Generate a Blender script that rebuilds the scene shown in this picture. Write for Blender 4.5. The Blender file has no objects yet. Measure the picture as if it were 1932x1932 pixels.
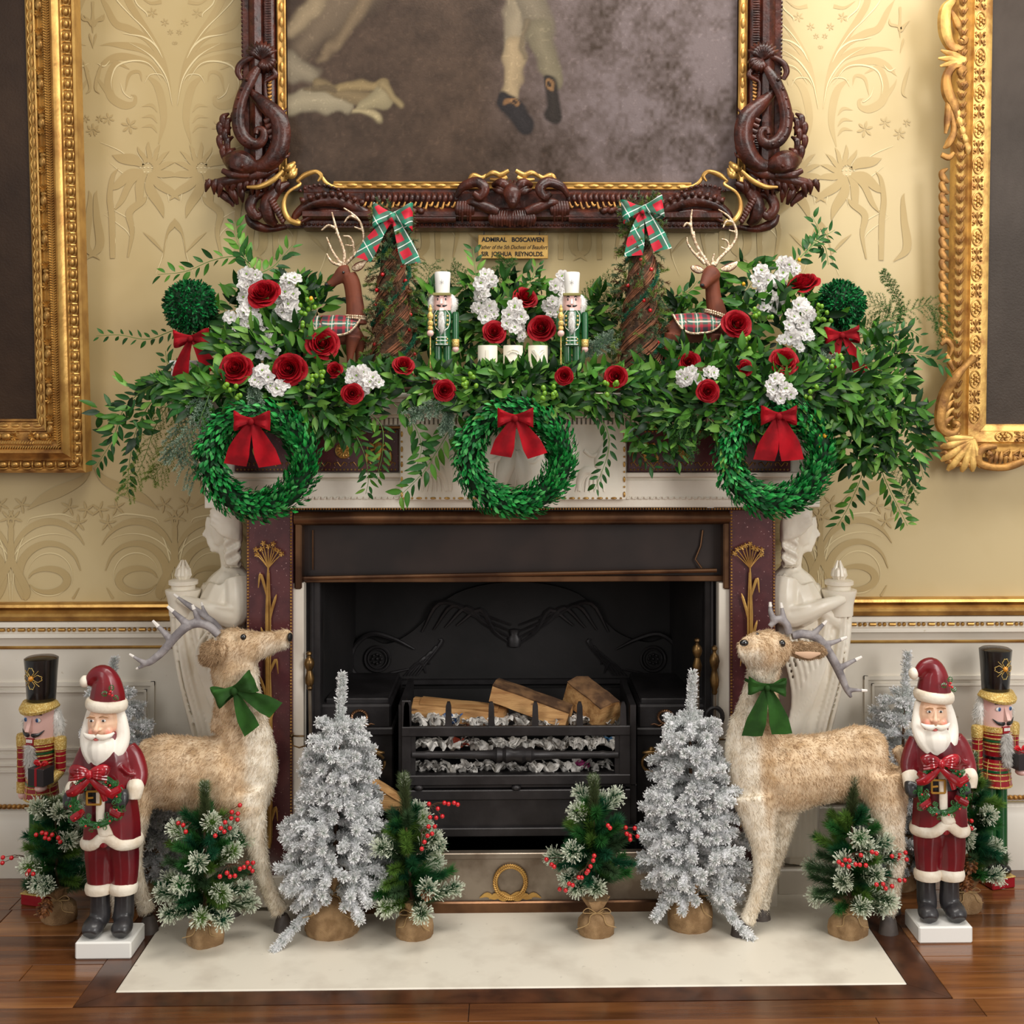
import bpy, bmesh, math, random
import numpy as np
from mathutils import Vector, Matrix, Euler, Quaternion, noise
PI = math.pi
S = bpy.context.scene
COL = S.collection
R = random.Random(7)
NR = np.random.RandomState(11)

# ---------------------------------------------------------------- camera
FPX = 2300.0; YAW = math.radians(1.2); CAMY = -3.75; CAMH = 1.45; PPX = 1016.0; PPY = 753.0
cam = bpy.data.cameras.new('camera'); cam.lens = FPX / 1932 * 36; cam.sensor_width = 36
cam.shift_x = -(PPX - 966) / 1932; cam.shift_y = (PPY - 966) / 1932
cam.clip_start = 0.05; cam.clip_end = 60
co = bpy.data.objects.new('camera', cam); COL.objects.link(co)
co.location = (0, CAMY, CAMH); co.rotation_euler = (PI/2, 0, -YAW)
S.camera = co

# ---------------------------------------------------------------- world and lights
S.view_settings.view_transform = 'Standard'; S.view_settings.look = 'None'
S.view_settings.gamma = 1.0; S.view_settings.use_curve_mapping = False
S.view_settings.exposure = 0.12
w = bpy.data.worlds.new('room_light'); S.world = w; w.use_nodes = True
w.node_tree.nodes['Background'].inputs[0].default_value = (1.0, 0.955, 0.89, 1)
w.node_tree.nodes['Background'].inputs[1].default_value = 0.40
def area(name, loc, target, sx, sy, power, color=(1, 1, 1)):
    l = bpy.data.lights.new(name, 'AREA'); l.shape = 'RECTANGLE'; l.size = sx; l.size_y = sy
    l.energy = power; l.color = color
    o = bpy.data.objects.new(name, l); COL.objects.link(o); o.location = loc
    d = Vector(target) - Vector(loc)
    o.rotation_euler = d.to_track_quat('-Z', 'Y').to_euler()
    return o
area('window_light', (3.4, -4.6, 2.7), (0, 0, 1.1), 1.6, 2.6, 138, (1, 0.98, 0.95))
area('window_light', (-2.6, -5.4, 2.9), (0, 0, 1.1), 1.6, 2.6, 48, (1, 0.98, 0.95))
area('overhead_fill_light', (0.7, -1.25, 3.75), (0.3, -0.35, 0.6), 3.0, 0.9, 84, (1, 0.95, 0.88))  # unseen panel added overhead so the wall fades from top to bottom

# ---------------------------------------------------------------- pixel <-> place
_fw = Vector((math.sin(YAW), math.cos(YAW), 0)); _rt = Vector((math.cos(YAW), -math.sin(YAW), 0))
def ray(px, py): return _fw * FPX + _rt * (px - PPX) + Vector((0, 0, 1)) * (PPY - py)
def P(px, py, y):
    d = ray(px, py); t = (y - CAMY) / d.y
    return Vector((d.x * t, y, CAMH + d.z * t))
def F(px, py, z=0.0):
    d = ray(px, py); t = (z - CAMH) / d.z
    return Vector((d.x * t, CAMY + d.y * t, z))
def K(y): return (y - CAMY) / FPX          # metres per pixel at depth plane y

# ---------------------------------------------------------------- materials
def srgb(r, g, b):
    f = lambda c: (c/255/12.92) if c/255 <= 0.04045 else ((c/255 + 0.055)/1.055)**2.4
    return (f(r), f(g), f(b), 1)
class NT:
    def __init__(s, name):
        s.m = bpy.data.materials.new(name); s.m.use_nodes = True; s.t = s.m.node_tree
        s.b = s.t.nodes['Principled BSDF']
    def n(s, typ, **k):
        x = s.t.nodes.new(typ)
        for a, v in k.items(): setattr(x, a, v)
        return x
    def l(s, a, b): s.t.links.new(a, b)
def mat(name, c, rough=.6, metal=0.0, c2=None, scale=8, detail=4, bump=0.0, bscale=None, mix=(.4, .6),
        attr=False, coat=0, sheen=0, spec=None, stretch=None, kind='noise', c3=None, s3=60, m3=(.6, .7), trans=0, sub=0):
    n = NT(name); b = n.b
    b.inputs['Roughness'].default_value = rough; b.inputs['Metallic'].default_value = metal
    if coat: b.inputs['Coat Weight'].default_value = coat; b.inputs['Coat Roughness'].default_value = .12
    if sheen:
        b.inputs['Sheen Weight'].default_value = sheen; b.inputs['Sheen Roughness'].default_value = .4
        b.inputs['Sheen Tint'].default_value = c
    if spec is not None: b.inputs['Specular IOR Level'].default_value = spec
    if sub:
        b.inputs['Subsurface Weight'].default_value = sub; b.inputs['Subsurface Radius'].default_value = (.02, .012, .008)
    if trans: b.inputs['Transmission Weight'].default_value = trans
    tc = n.n('ShaderNodeTexCoord'); mp = n.n('ShaderNodeMapping'); n.l(tc.outputs['Object'], mp.inputs[0])
    if stretch: mp.inputs['Scale'].default_value = stretch
    def tex(sc, det=4):
        if kind == 'voronoi':
            t = n.n('ShaderNodeTexVoronoi'); t.inputs['Scale'].default_value = sc; n.l(mp.outputs[0], t.inputs['Vector']); return t.outputs['Distance']
        t = n.n('ShaderNodeTexNoise'); t.inputs['Scale'].default_value = sc; t.inputs['Detail'].default_value = det
        n.l(mp.outputs[0], t.inputs['Vector']); return t.outputs['Fac']
    colout = None
    if attr:
        a = n.n('ShaderNodeAttribute'); a.attribute_name = 'Col'; colout = a.outputs['Color']
    if c2 is not None:
        rp = n.n('ShaderNodeMapRange'); rp.inputs[1].default_value = mix[0]; rp.inputs[2].default_value = mix[1]
        n.l(tex(scale, detail), rp.inputs[0])
        mx = n.n('ShaderNodeMix', data_type='RGBA'); n.l(rp.outputs[0], mx.inputs[0])
        if colout: 
            mx.blend_type = 'MULTIPLY'; n.l(colout, mx.inputs[6])
        else: mx.inputs[6].default_value = c
        mx.inputs[7].default_value = c2; colout = mx.outputs[2]
    if c3 is not None:
        rp = n.n('ShaderNodeMapRange'); rp.inputs[1].default_value = m3[0]; rp.inputs[2].default_value = m3[1]
        n.l(tex(s3, 3), rp.inputs[0])
        mx = n.n('ShaderNodeMix', data_type='RGBA'); n.l(rp.outputs[0], mx.inputs[0])
        if colout: n.l(colout, mx.inputs[6])
        else: mx.inputs[6].default_value = c
        mx.inputs[7].default_value = c3; colout = mx.outputs[2]
    if colout: n.l(colout, b.inputs['Base Color'])
    else: b.inputs['Base Color'].default_value = c
    if bump:
        bp = n.n('ShaderNodeBump'); bp.inputs['Strength'].default_value = bump; bp.inputs['Distance'].default_value = .004
        n.l(tex(bscale or scale*4, 4), bp.inputs['Height']); n.l(bp.outputs[0], b.inputs['Normal'])
    return n.m
M = {}
M['silk'] = mat('gold_silk_wallpaper', srgb(192, 172, 128), .5, c2=srgb(178, 156, 108), scale=1.6, bump=.12, bscale=9, spec=.5)
M['damask'] = mat('damask_weave', srgb(168, 144, 96), .62, c2=srgb(180, 158, 112), scale=2.2, mix=(.35, .65))
M['damask_line'] = mat('damask_outline_weave', srgb(212, 194, 148), .42)
M['paint'] = mat('cream_white_paint', srgb(226, 219, 206), .42, c2=srgb(214, 205, 190), scale=3, c3=srgb(190, 176, 150), s3=40, m3=(.72, .8))
M['marble'] = mat('white_marble', srgb(232, 224, 210), .3, c2=srgb(214, 202, 186), scale=5, detail=8, mix=(.42, .7))
M['statuary'] = mat('statuary_marble', srgb(236, 228, 212), .34, c2=srgb(222, 210, 190), scale=6, sub=.08, mix=(.45, .7))
M['hearth'] = mat('worn_pale_marble', srgb(226, 218, 202), .33, c2=srgb(202, 192, 176), scale=7, detail=9, mix=(.48, .72), c3=srgb(168, 158, 142), s3=38, m3=(.68, .82), bump=.05, bscale=30)
M['wood'] = mat('polished_oak', srgb(134, 84, 44), .22, c2=srgb(94, 54, 26), scale=5, detail=8, stretch=(.5, 6, 6), mix=(.35, .65), bump=.1, bscale=30, coat=.35)
M['wood2'] = mat('polished_oak_pale', srgb(154, 102, 56), .22, c2=srgb(112, 66, 34), scale=5, detail=8, stretch=(.5, 6, 6), mix=(.35, .65), bump=.1, bscale=30, coat=.35)
M['wood3'] = mat('polished_oak_dark', srgb(114, 70, 38), .22, c2=srgb(76, 42, 22), scale=5, detail=8, stretch=(.5, 6, 6), mix=(.35, .65), bump=.1, bscale=30, coat=.35)
M['woodb'] = mat('dark_oak_border', srgb(88, 52, 32), .28, c2=srgb(58, 32, 20), scale=5, detail=8, stretch=(3, 3, 3), mix=(.35, .65), coat=.3)
M['gap'] = mat('dark_joint', srgb(28, 15, 9), .8)
M['gold'] = mat('aged_gilding', srgb(206, 164, 92), .36, .7, c2=srgb(160, 116, 60), scale=14, mix=(.4, .7), bump=.2, bscale=60)
M['goldd'] = mat('worn_gilding', srgb(182, 134, 70), .46, .6, c2=srgb(120, 80, 42), scale=22, mix=(.4, .65), bump=.35, bscale=50)
M['goldp'] = mat('pale_gilding', srgb(214, 172, 96), .42, .55, c2=srgb(158, 112, 58), scale=24, mix=(.42, .68), bump=.35, bscale=50)
M['brass'] = mat('old_brass', srgb(134, 104, 62), .34, .8, c2=srgb(80, 60, 38), scale=18)
M['bronze'] = mat('dull_bronze', srgb(122, 88, 62), .32, .8, c2=srgb(84, 58, 42), scale=8)
M['mahog'] = mat('carved_mahogany', srgb(78, 34, 22), .36, c2=srgb(36, 15, 11), scale=26, detail=6, bump=.6, bscale=70, coat=.12, mix=(.35, .65), spec=.35)
M['porph'] = mat('red_porphyry', srgb(92, 50, 52), .22, c2=srgb(78, 42, 46), scale=20, c3=srgb(190, 150, 146), s3=150, m3=(.66, .72))
M['iron'] = mat('blackleaded_iron', srgb(52, 49, 50), .42, .35, c2=srgb(38, 35, 36), scale=12, bump=.15, bscale=60)
M['soot'] = mat('sooty_iron', srgb(30, 26, 26), .75, c2=srgb(15, 12, 12), scale=4, detail=7, bump=.3, bscale=24, c3=srgb(70, 60, 52), s3=3.2, m3=(.64, .8))
M['hood'] = mat('dull_hood_metal', srgb(50, 38, 34), .42, .2, c2=srgb(34, 26, 24), scale=4, bump=.06)
M['steel'] = mat('stained_steel', srgb(150, 138, 124), .34, .65, c2=srgb(112, 98, 84), scale=9, detail=7)
M['canvas'] = mat('painted_canvas', (.1, .1, .1, 1), .42, attr=True, bump=.2, bscale=160, spec=.18)
M['black'] = mat('black_gloss', srgb(18, 16, 16), .22, coat=.4)
M['blackm'] = mat('black_matt', srgb(16, 15, 15), .6)
M['eye'] = mat('glass_eye', srgb(10, 9, 8), .05, coat=1)

# ---------------------------------------------------------------- mesh building
class MB:
    """collects shapes into one mesh"""
    def __init__(s): s.v = []; s.f = []; s.M = Matrix()
    def add(s, vs, fs):
        o = len(s.v); Mx = s.M
        s.v.extend([tuple(Mx @ Vector(p)) for p in vs]); s.f.extend([tuple(i + o for i in f) for f in fs]); return s
    def box(s, x0, x1, y0, y1, z0, z1):
        vs = [(x, y, z) for x in (x0, x1) for y in (y0, y1) for z in (z0, z1)]
        return s.add(vs, [(0,1,3,2), (4,6,7,5), (0,4,5,1), (2,3,7,6), (0,2,6,4), (1,5,7,3)])
    def obox(s, c, sx, sy, sz, rot=None):
        rm = (Euler(rot).to_matrix() if rot is not None and not isinstance(rot, Matrix) else (rot or Matrix.Identity(3)))
        vs = [Vector(c) + rm @ Vector((x*sx/2, y*sy/2, z*sz/2)) for x in (-1, 1) for y in (-1, 1) for z in (-1, 1)]
        return s.add(vs, [(0,1,3,2), (4,6,7,5), (0,4,5,1), (2,3,7,6), (0,2,6,4), (1,5,7,3)])
    def bbox(s, x0, x1, y0, y1, z0, z1, b=.004):
        """box with chamfered edges"""
        vs = []; cx, cy, cz = (x0+x1)/2, (y0+y1)/2, (z0+z1)/2; hx, hy, hz = abs(x1-x0)/2, abs(y1-y0)/2, abs(z1-z0)/2
        b = min(b, hx*.9, hy*.9, hz*.9); bm = bmesh.new()
        bmesh.ops.create_cube(bm, size=1)
        for v in bm.verts: v.co = Vector((cx + v.co.x*2*hx, cy + v.co.y*2*hy, cz + v.co.z*2*hz))
        bmesh.ops.bevel(bm, geom=bm.edges[:], offset=b, segments=1, affect='EDGES')
        bm.verts.index_update(); s.add([v.co[:] for v in bm.verts], [[v.index for v in f.verts] for f in bm.faces]); bm.free(); return s
    def loft(s, rings, cap=True, closed=True):
        n = len(rings[0]); vs = [p for r in rings for p in r]; fs = []
        for i in range(len(rings)-1):
            for j in range(n if closed else n-1):
                a, b = i*n+j, i*n+(j+1) % n; fs.append((a, b, b+n, a+n))
        if cap and closed:
            fs.append(tuple(range(n))[::-1]); fs.append(tuple(range((len(rings)-1)*n, len(rings)*n)))
        return s.add(vs, fs)
    def tube(s, pts, rad, n=8, flat=1.0, flatdir=None, cap=True):
        pts = [Vector(p) for p in pts]; m = len(pts)
        if not hasattr(rad, '__len__'): rad = [rad]*m
        rings = []; prev = None
        for i, p in enumerate(pts):
            t = (pts[min(i+1, m-1)] - pts[max(i-1, 0)])
            t = t.normalized() if t.length > 1e-9 else Vector((0, 0, 1))
            if flatdir is not None:
                u = Vector(flatdir) - t*t.dot(Vector(flatdir))
                u = u.normalized() if u.length > 1e-4 else (prev or t.orthogonal().normalized())
            elif prev is None: u = t.orthogonal().normalized()
            else:
                u = prev - t*t.dot(prev); u = u.normalized() if u.length > 1e-6 else t.orthogonal().normalized()
            prev = u; w_ = t.cross(u)
            rings.append([p + (u*math.cos(a)*flat + w_*math.sin(a))*rad[i] for a in [2*PI*k/n for k in range(n)]])
        return s.loft(rings, cap)
    def lathe(s, prof, c=(0, 0, 0), n=16, sx=1, sy=1, a0=0, a1=2*PI, ridge=None):
        """prof: (radius, z) list around a vertical axis"""
        full = abs(a1-a0-2*PI) < 1e-6; k = n if full else n+1; rings = []
        for r, z in prof:
            rr = []
            for j in range(k):
                a = a0 + (a1-a0)*j/n; q = r*(1 + (ridge(a, z) if ridge else 0))
                rr.append((c[0]+math.cos(a)*q*sx, c[1]+math.sin(a)*q*sy, c[2]+z))
            rings.append(rr)
        return s.loft(rings, cap=full, closed=full)
    def ball(s, c, r, n=10, m=7, rot=None):
        if not hasattr(r, '__len__'): r = (r, r, r)
        rm = Euler(rot).to_matrix() if rot is not None else Matrix.Identity(3); c = Vector(c)
        vs = [c + rm @ Vector((0, 0, -r[2]))]; fs = []
        for i in range(1, m):
            a = -PI/2 + PI*i/m
            for j in range(n):
                b = 2*PI*j/n; vs.append(c + rm @ Vector((r[0]*math.cos(a)*math.cos(b), r[1]*math.cos(a)*math.sin(b), r[2]*math.sin(a))))
        vs.append(c + rm @ Vector((0, 0, r[2]))); L = len(vs)-1
        for j in range(n): fs.append((0, 1+(j+1) % n, 1+j)); fs.append((L, L-n+j, L-n+(j+1) % n))
        for i in range(m-2):
            for j in range(n):
                a, b = 1+i*n+j, 1+i*n+(j+1) % n; fs.append((a, b, b+n, a+n))
        return s.add(vs, fs)
    def prism(s, pts, y0, y1):
        """outline in (x, z) given a thickness from y0 to y1"""
        n = len(pts); vs = [(x, y0, z) for x, z in pts] + [(x, y1, z) for x, z in pts]
        return s.add(vs, [tuple(range(n)), tuple(range(n, 2*n))[::-1]] + [(i, (i+1) % n + 0, (i+1) % n + n, i+n) for i in range(n)])
    def extrude(s, prof, a, b, up=(0, 0, 1), cap=True):
        """profile (out, up) swept straight from a to b; out = toward -Y"""
        r0 = [Vector(a) + Vector((0, -o, 0)) + Vector(up)*u for o, u in prof]; r1 = [Vector(b) + Vector((0, -o, 0)) + Vector(up)*u for o, u in prof]
        return s.loft([r0, r1], cap)
    def sheet(s, fn, nu, nv, th=0.0):
        """surface fn(u,v) with optional thickness"""
        g = [[Vector(fn(i/nu, j/nv)) for j in range(nv+1)] for i in range(nu+1)]
        vs = [p for r in g for p in r]; W = nv+1
        fs = [(i*W+j, (i+1)*W+j, (i+1)*W+j+1, i*W+j+1) for i in range(nu) for j in range(nv)]
        if th:
            nn = []
            for i in range(nu+1):
                for j in range(nv+1):
                    du = g[min(i+1, nu)][j] - g[max(i-1, 0)][j]; dv = g[i][min(j+1, nv)] - g[i][max(j-1, 0)]
                    c = du.cross(dv); nn.append(c.normalized() if c.length > 1e-12 else Vector((0, -1, 0)))
            L = len(vs); vs = vs + [p - n_*th for p, n_ in zip(vs, nn)]
            fs = fs + [tuple(i+L for i in f)[::-1] for f in fs]
            for i in range(nu):
                fs.append((i*W, i*W+L, (i+1)*W+L, (i+1)*W)); fs.append((i*W+nv, (i+1)*W+nv, (i+1)*W+nv+L, i*W+nv+L))
            for j in range(nv):
                fs.append((j, j+1, j+1+L, j+L)); q = nu*W; fs.append((q+j, q+j+L, q+j+1+L, q+j+1))
        return s.add(vs, fs)
    def mesh(s, name, m=None, smooth=True):
        me = bpy.data.meshes.new(name); me.from_pydata(s.v, [], s.f)
        if m is not None: me.materials.append(m)
        fix_normals(me)
        if smooth: autosmooth(me)
        return me
    def build(s, name, m, parent=None, smooth=True): return link(name, s.mesh(name, m, smooth), parent)
def fix_normals(me):
    bm = bmesh.new(); bm.from_mesh(me)
    bmesh.ops.recalc_face_normals(bm, faces=bm.faces); bm.to_mesh(me); bm.free()
def autosmooth(me, ang=38):
    n = len(me.polygons)
    if not n: return
    me.polygons.foreach_set('use_smooth', np.ones(n, dtype=bool))
    bm = bmesh.new(); bm.from_mesh(me); lim = math.radians(ang)
    for e in bm.edges: e.smooth = not (len(e.link_faces) == 2 and e.calc_face_angle(0) > lim)
    bm.to_mesh(me); bm.free()
def link(name, me, parent=None, mtx=None):
    o = bpy.data.objects.new(name, me); COL.objects.link(o)
    if parent is not None: o.parent = parent
    if mtx is not None: o.matrix_local = mtx if isinstance(mtx, Matrix) else Matrix(mtx.tolist())
    return o
def thing(name, label, cat, loc=(0, 0, 0), rz=0, group=None):
    o = bpy.data.objects.new(name, None); COL.objects.link(o); o.empty_display_size = .05
    o.location = loc; o.rotation_euler = (0, 0, rz); o['label'] = label; o['category'] = cat
    if group: o['group'] = group
    return o
def tag(o, label, cat, group=None, kind=None):
    if label: o['label'] = label
    if cat: o['category'] = cat
    if group: o['group'] = group
    if kind: o['kind'] = kind
    return o
def struct(name, label=None):
    o = bpy.data.objects.new(name, None); COL.objects.link(o); o['kind'] = 'structure'; o['label'] = label or name; return o
def copy_tree(o, parent=None):
    c = o.copy(); COL.objects.link(c)
    if parent is not None: c.parent = parent
    for ch in list(o.children): copy_tree(ch, c)
    return c
def spline(pts, n=8):
    """Catmull-Rom through tuples of any length"""
    a = [np.array(p, float) for p in pts]; a = [2*a[0]-a[1]] + a + [2*a[-1]-a[-2]]; out = []
    for i in range(1, len(a)-2):
        for k in range(n):
            t = k/n; p0, p1, p2, p3 = a[i-1:i+3]
            out.append(.5*((2*p1)+(-p0+p2)*t+(2*p0-5*p1+4*p2-p3)*t*t+(-p0+3*p1-3*p2+p3)*t**3))
    out.append(a[-2]); return out
def fast_mesh(name, V, Fc, m, col=None, smooth=False):
    """numpy vertices and equal-sized faces -> mesh"""
    me = bpy.data.meshes.new(name); V = np.asarray(V, np.float32); Fc = np.asarray(Fc, np.int32); k = Fc.shape[1]
    me.vertices.add(len(V)); me.vertices.foreach_set('co', V.ravel())
    me.loops.add(Fc.size); me.loops.foreach_set('vertex_index', Fc.ravel())
    me.polygons.add(len(Fc)); me.polygons.foreach_set('loop_start', np.arange(0, Fc.size, k, dtype=np.int32))
    if smooth: me.polygons.foreach_set('use_smooth', np.ones(len(Fc), dtype=bool))
    me.update(calc_edges=True)
    if col is not None: setcol(me, col)
    if m is not None: me.materials.append(m)
    return me
def setcol(me, col):
    col = np.asarray(col, np.float32)
    if col.shape[1] == 3: col = np.concatenate([col, np.ones((len(col), 1), np.float32)], 1)
    a = me.color_attributes.new('Col', 'FLOAT_COLOR', 'POINT'); a.data.foreach_set('color', col.ravel())
def verts_np(me):
    a = np.empty(len(me.vertices)*3, np.float32); me.vertices.foreach_get('co', a); return a.reshape(-1, 3)
def remesh(mb, name, m, voxel=.006, smooth=3, adapt=0):
    """melt the closed shapes in mb into one continuous skin"""
    me = bpy.data.meshes.new('tmp'); me.from_pydata(mb.v, [], mb.f); fix_normals(me)
    o = bpy.data.objects.new('tmp', me); COL.objects.link(o)
    r = o.modifiers.new('r', 'REMESH'); r.mode = 'VOXEL'; r.voxel_size = voxel; r.adaptivity = adapt; r.use_smooth_shade = True
    if smooth: q = o.modifiers.new('s', 'SMOOTH'); q.factor = .5; q.iterations = smooth
    dg = bpy.context.evaluated_depsgraph_get(); out = bpy.data.meshes.new_from_object(o.evaluated_get(dg)); out.name = name
    bpy.data.objects.remove(o); bpy.data.meshes.remove(me)
    out.materials.clear(); out.materials.append(m)
    out.polygons.foreach_set('use_smooth', np.ones(len(out.polygons), dtype=bool))
    return out
def fr(loc, z, up=(0, 0, 1), s=1.0, roll=0.0):
    """matrix with local +Y along z(direction), local +Z near up"""
    y = Vector(z).normalized(); u = Vector(up); x = y.cross(u)
    x = x.normalized() if x.length > 1e-5 else y.orthogonal().normalized()
    zz = x.cross(y)
    if not hasattr(s, '__len__'): s = (s, s, s)
    m = Matrix((x*s[0], y*s[1], zz*s[2])).transposed().to_4x4()
    if roll: m = Matrix((x, y, zz)).transposed().to_4x4() @ Matrix.Rotation(roll, 4, 'Y') @ Matrix.Diagonal((s[0], s[1], s[2], 1))
    m.translation = Vector(loc); return m
def stamp(tv, tf, mats):
    """template vertices/faces placed by many matrices -> V, F arrays"""
    tv = np.asarray(tv, float); tf = np.asarray(tf, int); A = np.array([np.array(m) for m in mats])
    V = np.einsum('nij,vj->nvi', A[:, :3, :3], tv) + A[:, None, :3, 3]
    Fc = tf[None] + (np.arange(len(mats))*len(tv))[:, None, None]
    return V.reshape(-1, 3), Fc.reshape(-1, tf.shape[1])
def sph(rng=R):
    z = rng.uniform(-1, 1); a = rng.uniform(0, 2*PI); r = math.sqrt(1-z*z); return Vector((r*math.cos(a), r*math.sin(a), z))
def text(s, size, m, parent, loc, name='lettering', shear=0, extrude=.0004, rot=(PI/2, 0, 0), sx=1.0, bold=0):
    cu = bpy.data.curves.new('t', 'FONT'); cu.body = s; cu.size = size; cu.extrude = extrude; cu.shear = shear; cu.offset = bold
    cu.align_x = 'CENTER'; cu.align_y = 'CENTER'; cu.resolution_u = 3
    o = bpy.data.objects.new('t', cu); COL.objects.link(o)
    dg = bpy.context.evaluated_depsgraph_get(); me = bpy.data.meshes.new_from_object(o.evaluated_get(dg))
    bpy.data.objects.remove(o); bpy.data.curves.remove(cu); me.materials.clear(); me.materials.append(m); me.name = name
    q = link(name, me, parent); q.location = loc; q.rotation_euler = rot; q.scale = (sx, 1, 1); return q

# ================================================================ the room
def wp(px, py, yf): return P(px, py, yf)
def bxp(mb, px0, px1, py0, py1, yf, yb, bev=0.0):
    """box whose front face at depth yf spans these picture coordinates"""
    a = P(px0, py0, yf); b = P(px1, py1, yf)
    if bev: mb.bbox(a.x, b.x, yf, yb, b.z, a.z, bev)
    else: mb.box(a.x, b.x, yf, yb, b.z, a.z)
    return mb
HX0 = F(220, 1867).x; HX1 = F(1709, 1852).x; HY = -0.752       # hearth slab
BX0 = HX0 - .075; BX1 = HX1 + .085; BY = HY - .068             # its oak border
# floor
fl = struct('floor', 'polished oak plank floor')
MB().box(-2.6, 2.6, -3.7, .05, -.03, -.006).build('sub_floor', M['gap'], fl, False)
MB().box(-2.6, 2.6, -3.7, -1.42, -.03, 0).build('far_boards', M['wood'], fl, False)['kind'] = 'stuff'
row = 0; yy = -.001
while yy > -1.40:
    y1 = max(yy - .0855, -1.42); segs = []
    if y1 < BY: 
        if yy > BY + .001: y_t = yy
        x = -2.3 + R.uniform(-.8, 0)
        segs = [(-2.3, 2.3)]
    else: segs = [(-2.3, BX0 - .0015), (BX1 + .0015, 2.3)]
    if y1 < BY < yy:                                            # the row that meets the border: end the short row first
        y1 = BY - .0015
        segs = [(-2.3, BX0 - .0015), (BX1 + .0015, 2.3)]
    for (xa, xb) in segs:
        x = xa - R.uniform(0, .9)
        while x < xb:
            L = R.uniform(.9, 1.7); a, b = max(x, xa), min(x + L, xb); x += L
            if b - a < .05 or abs((a+b)/2) - (b-a)/2 > 1.75: continue
            MB().bbox(a + .0008, b - .0008, y1 + .0009, yy - .0009, -.02, R.uniform(-.0006, .0004), .0012).build('plank', M[R.choice(['wood', 'wood', 'wood2', 'wood3'])], fl, False)
    yy = y1; row += 1
# oak border with mitred corners
for pts in ([(BX0, BY), (BX1, BY), (HX1, HY), (HX0, HY)], [(BX0, BY), (HX0, HY), (HX0, -.0), (BX0, -.0)], [(BX1, BY), (BX1, 0), (HX1, 0), (HX1, HY)]):
    cx = sum(p[0] for p in pts)/4; cy = sum(p[1] for p in pts)/4
    q = [(cx + (p[0]-cx)*.999, cy + (p[1]-cy)*.999) for p in pts]
    mb = MB(); mb.add([(x, y, -.02) for x, y in q] + [(x, y, .0005) for x, y in q], [(0,1,2,3), (4,5,6,7), (0,1,5,4), (1,2,6,5), (2,3,7,6), (3,0,4,7)])
    mb.build('border_board', M['woodb'], fl, False)
hs = MB(); hs.bbox(HX0 + .002, HX1 - .002, HY + .002, -.02, -.02, .003, .003)
tag(hs.build('hearth_slab', M['hearth'], None, False), 'pale worn marble hearth slab set flush in the oak floor', 'hearth slab')

# wall behind, with the chimney opening
wl = struct('wall_back', 'wall hung with gold damask silk')
WZ = 3.3; OX = .68; OZ = 1.16
mb = MB()
mb.box(-2.6, -OX, 0, .06, 0, WZ); mb.box(OX, 2.6, 0, .06, 0, WZ); mb.box(-OX, OX, 0, .06, OZ, WZ)
mb.build('silk_hanging', M['silk'], wl, False)
# damask pattern: flat woven motifs, mirrored about its axes
DM = MB(); DL = MB()
def dpt(px, py, ax, k, mir): # picture coordinates measured on the first half repeat, axis at px 330
    x = (px - 330)*.00163*(-1 if mir else 1) + ax
    return x, 1.45 - (py - 753)*.00163
class Dam:
    def __init__(s): s.rib = []; s.lin = []; s.blob = []
dam = Dam()
z1 = lambda x, y: (160 + x/3.863, y/3.863)
def rz(*pts): dam.rib.append([(z1(a, b) + (w_/3.863,)) for a, b, w_ in pts])
def lz(*pts): dam.lin.append([(z1(a, b) + (w_/3.863,)) for a, b, w_ in pts])
rz((540, 1060, 8), (575, 900, 44), (565, 760, 56), (530, 640, 52), (470, 580, 20), (450, 570, 2))
rz((636, 780, 2), (610, 600, 24), (560, 430, 42), (480, 280, 46), (390, 140, 48), (320, 20, 50), (300, -80, 40))
rz((540, 430, 3), (450, 300, 40), (330, 230, 55), (230, 190, 50), (160, 60, 38), (110, -20, 2))
rz((600, 590, 3), (520, 440, 40), (420, 370, 60), (300, 350, 52), (190, 340, 24), (120, 350, 2))
rz((590, 600, 3), (480, 480, 34), (360, 440, 50), (250, 430, 55), (160, 470, 45), (95, 540, 2))
rz((330, 520, 5), (230, 480, 40), (180, 600, 56), (200, 720, 62), (290, 780, 60), (360, 770, 36), (372, 720, 22), (340, 705, 3))
rz((190, 740, 2), (150, 660, 30), (110, 600, 18), (95, 560, 2))
rz((420, 610, 2), (400, 540, 22), (330, 560, 26), (300, 680, 3))
for (x, y) in ((470, 770), (470, 850), (460, 920)): rz((530, y+60, 3), (490, y+10, 26), (420, y+20, 2))
rz((560, 30, 30), (480, 40, 20), (400, -10, 2)); 
for (x, y, r) in ((495, 110, 38), (585, 180, 30), (625, 250, 22), (650, 330, 14), (180, 880, 44), (75, 960, 46), (330, 930, 60), (20, 880, 30)):
    for k in range(6):
        a = k*PI/3 + .3; rz((x + 6*math.cos(a), y + 6*math.sin(a), 3), (x + r*.6*math.cos(a), y + r*.6*math.sin(a), r*.33), (x + r*math.cos(a), y + r*math.sin(a), r*.12))
rz((0, 130, 2), (40, 170, 22), (70, 200, 30), (70, 110, 14), (70, 40, 20), (70, 30, 2)); rz((70, 260, 2), (80, 180, 16), (140, 160, 20), (150, 120, 3)); rz((70, 370, 2), (50, 290, 16), (45, 262, 3)); rz((0, 470, 3), (30, 560, 26), (50, 660, 20), (20, 700, 2))
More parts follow.
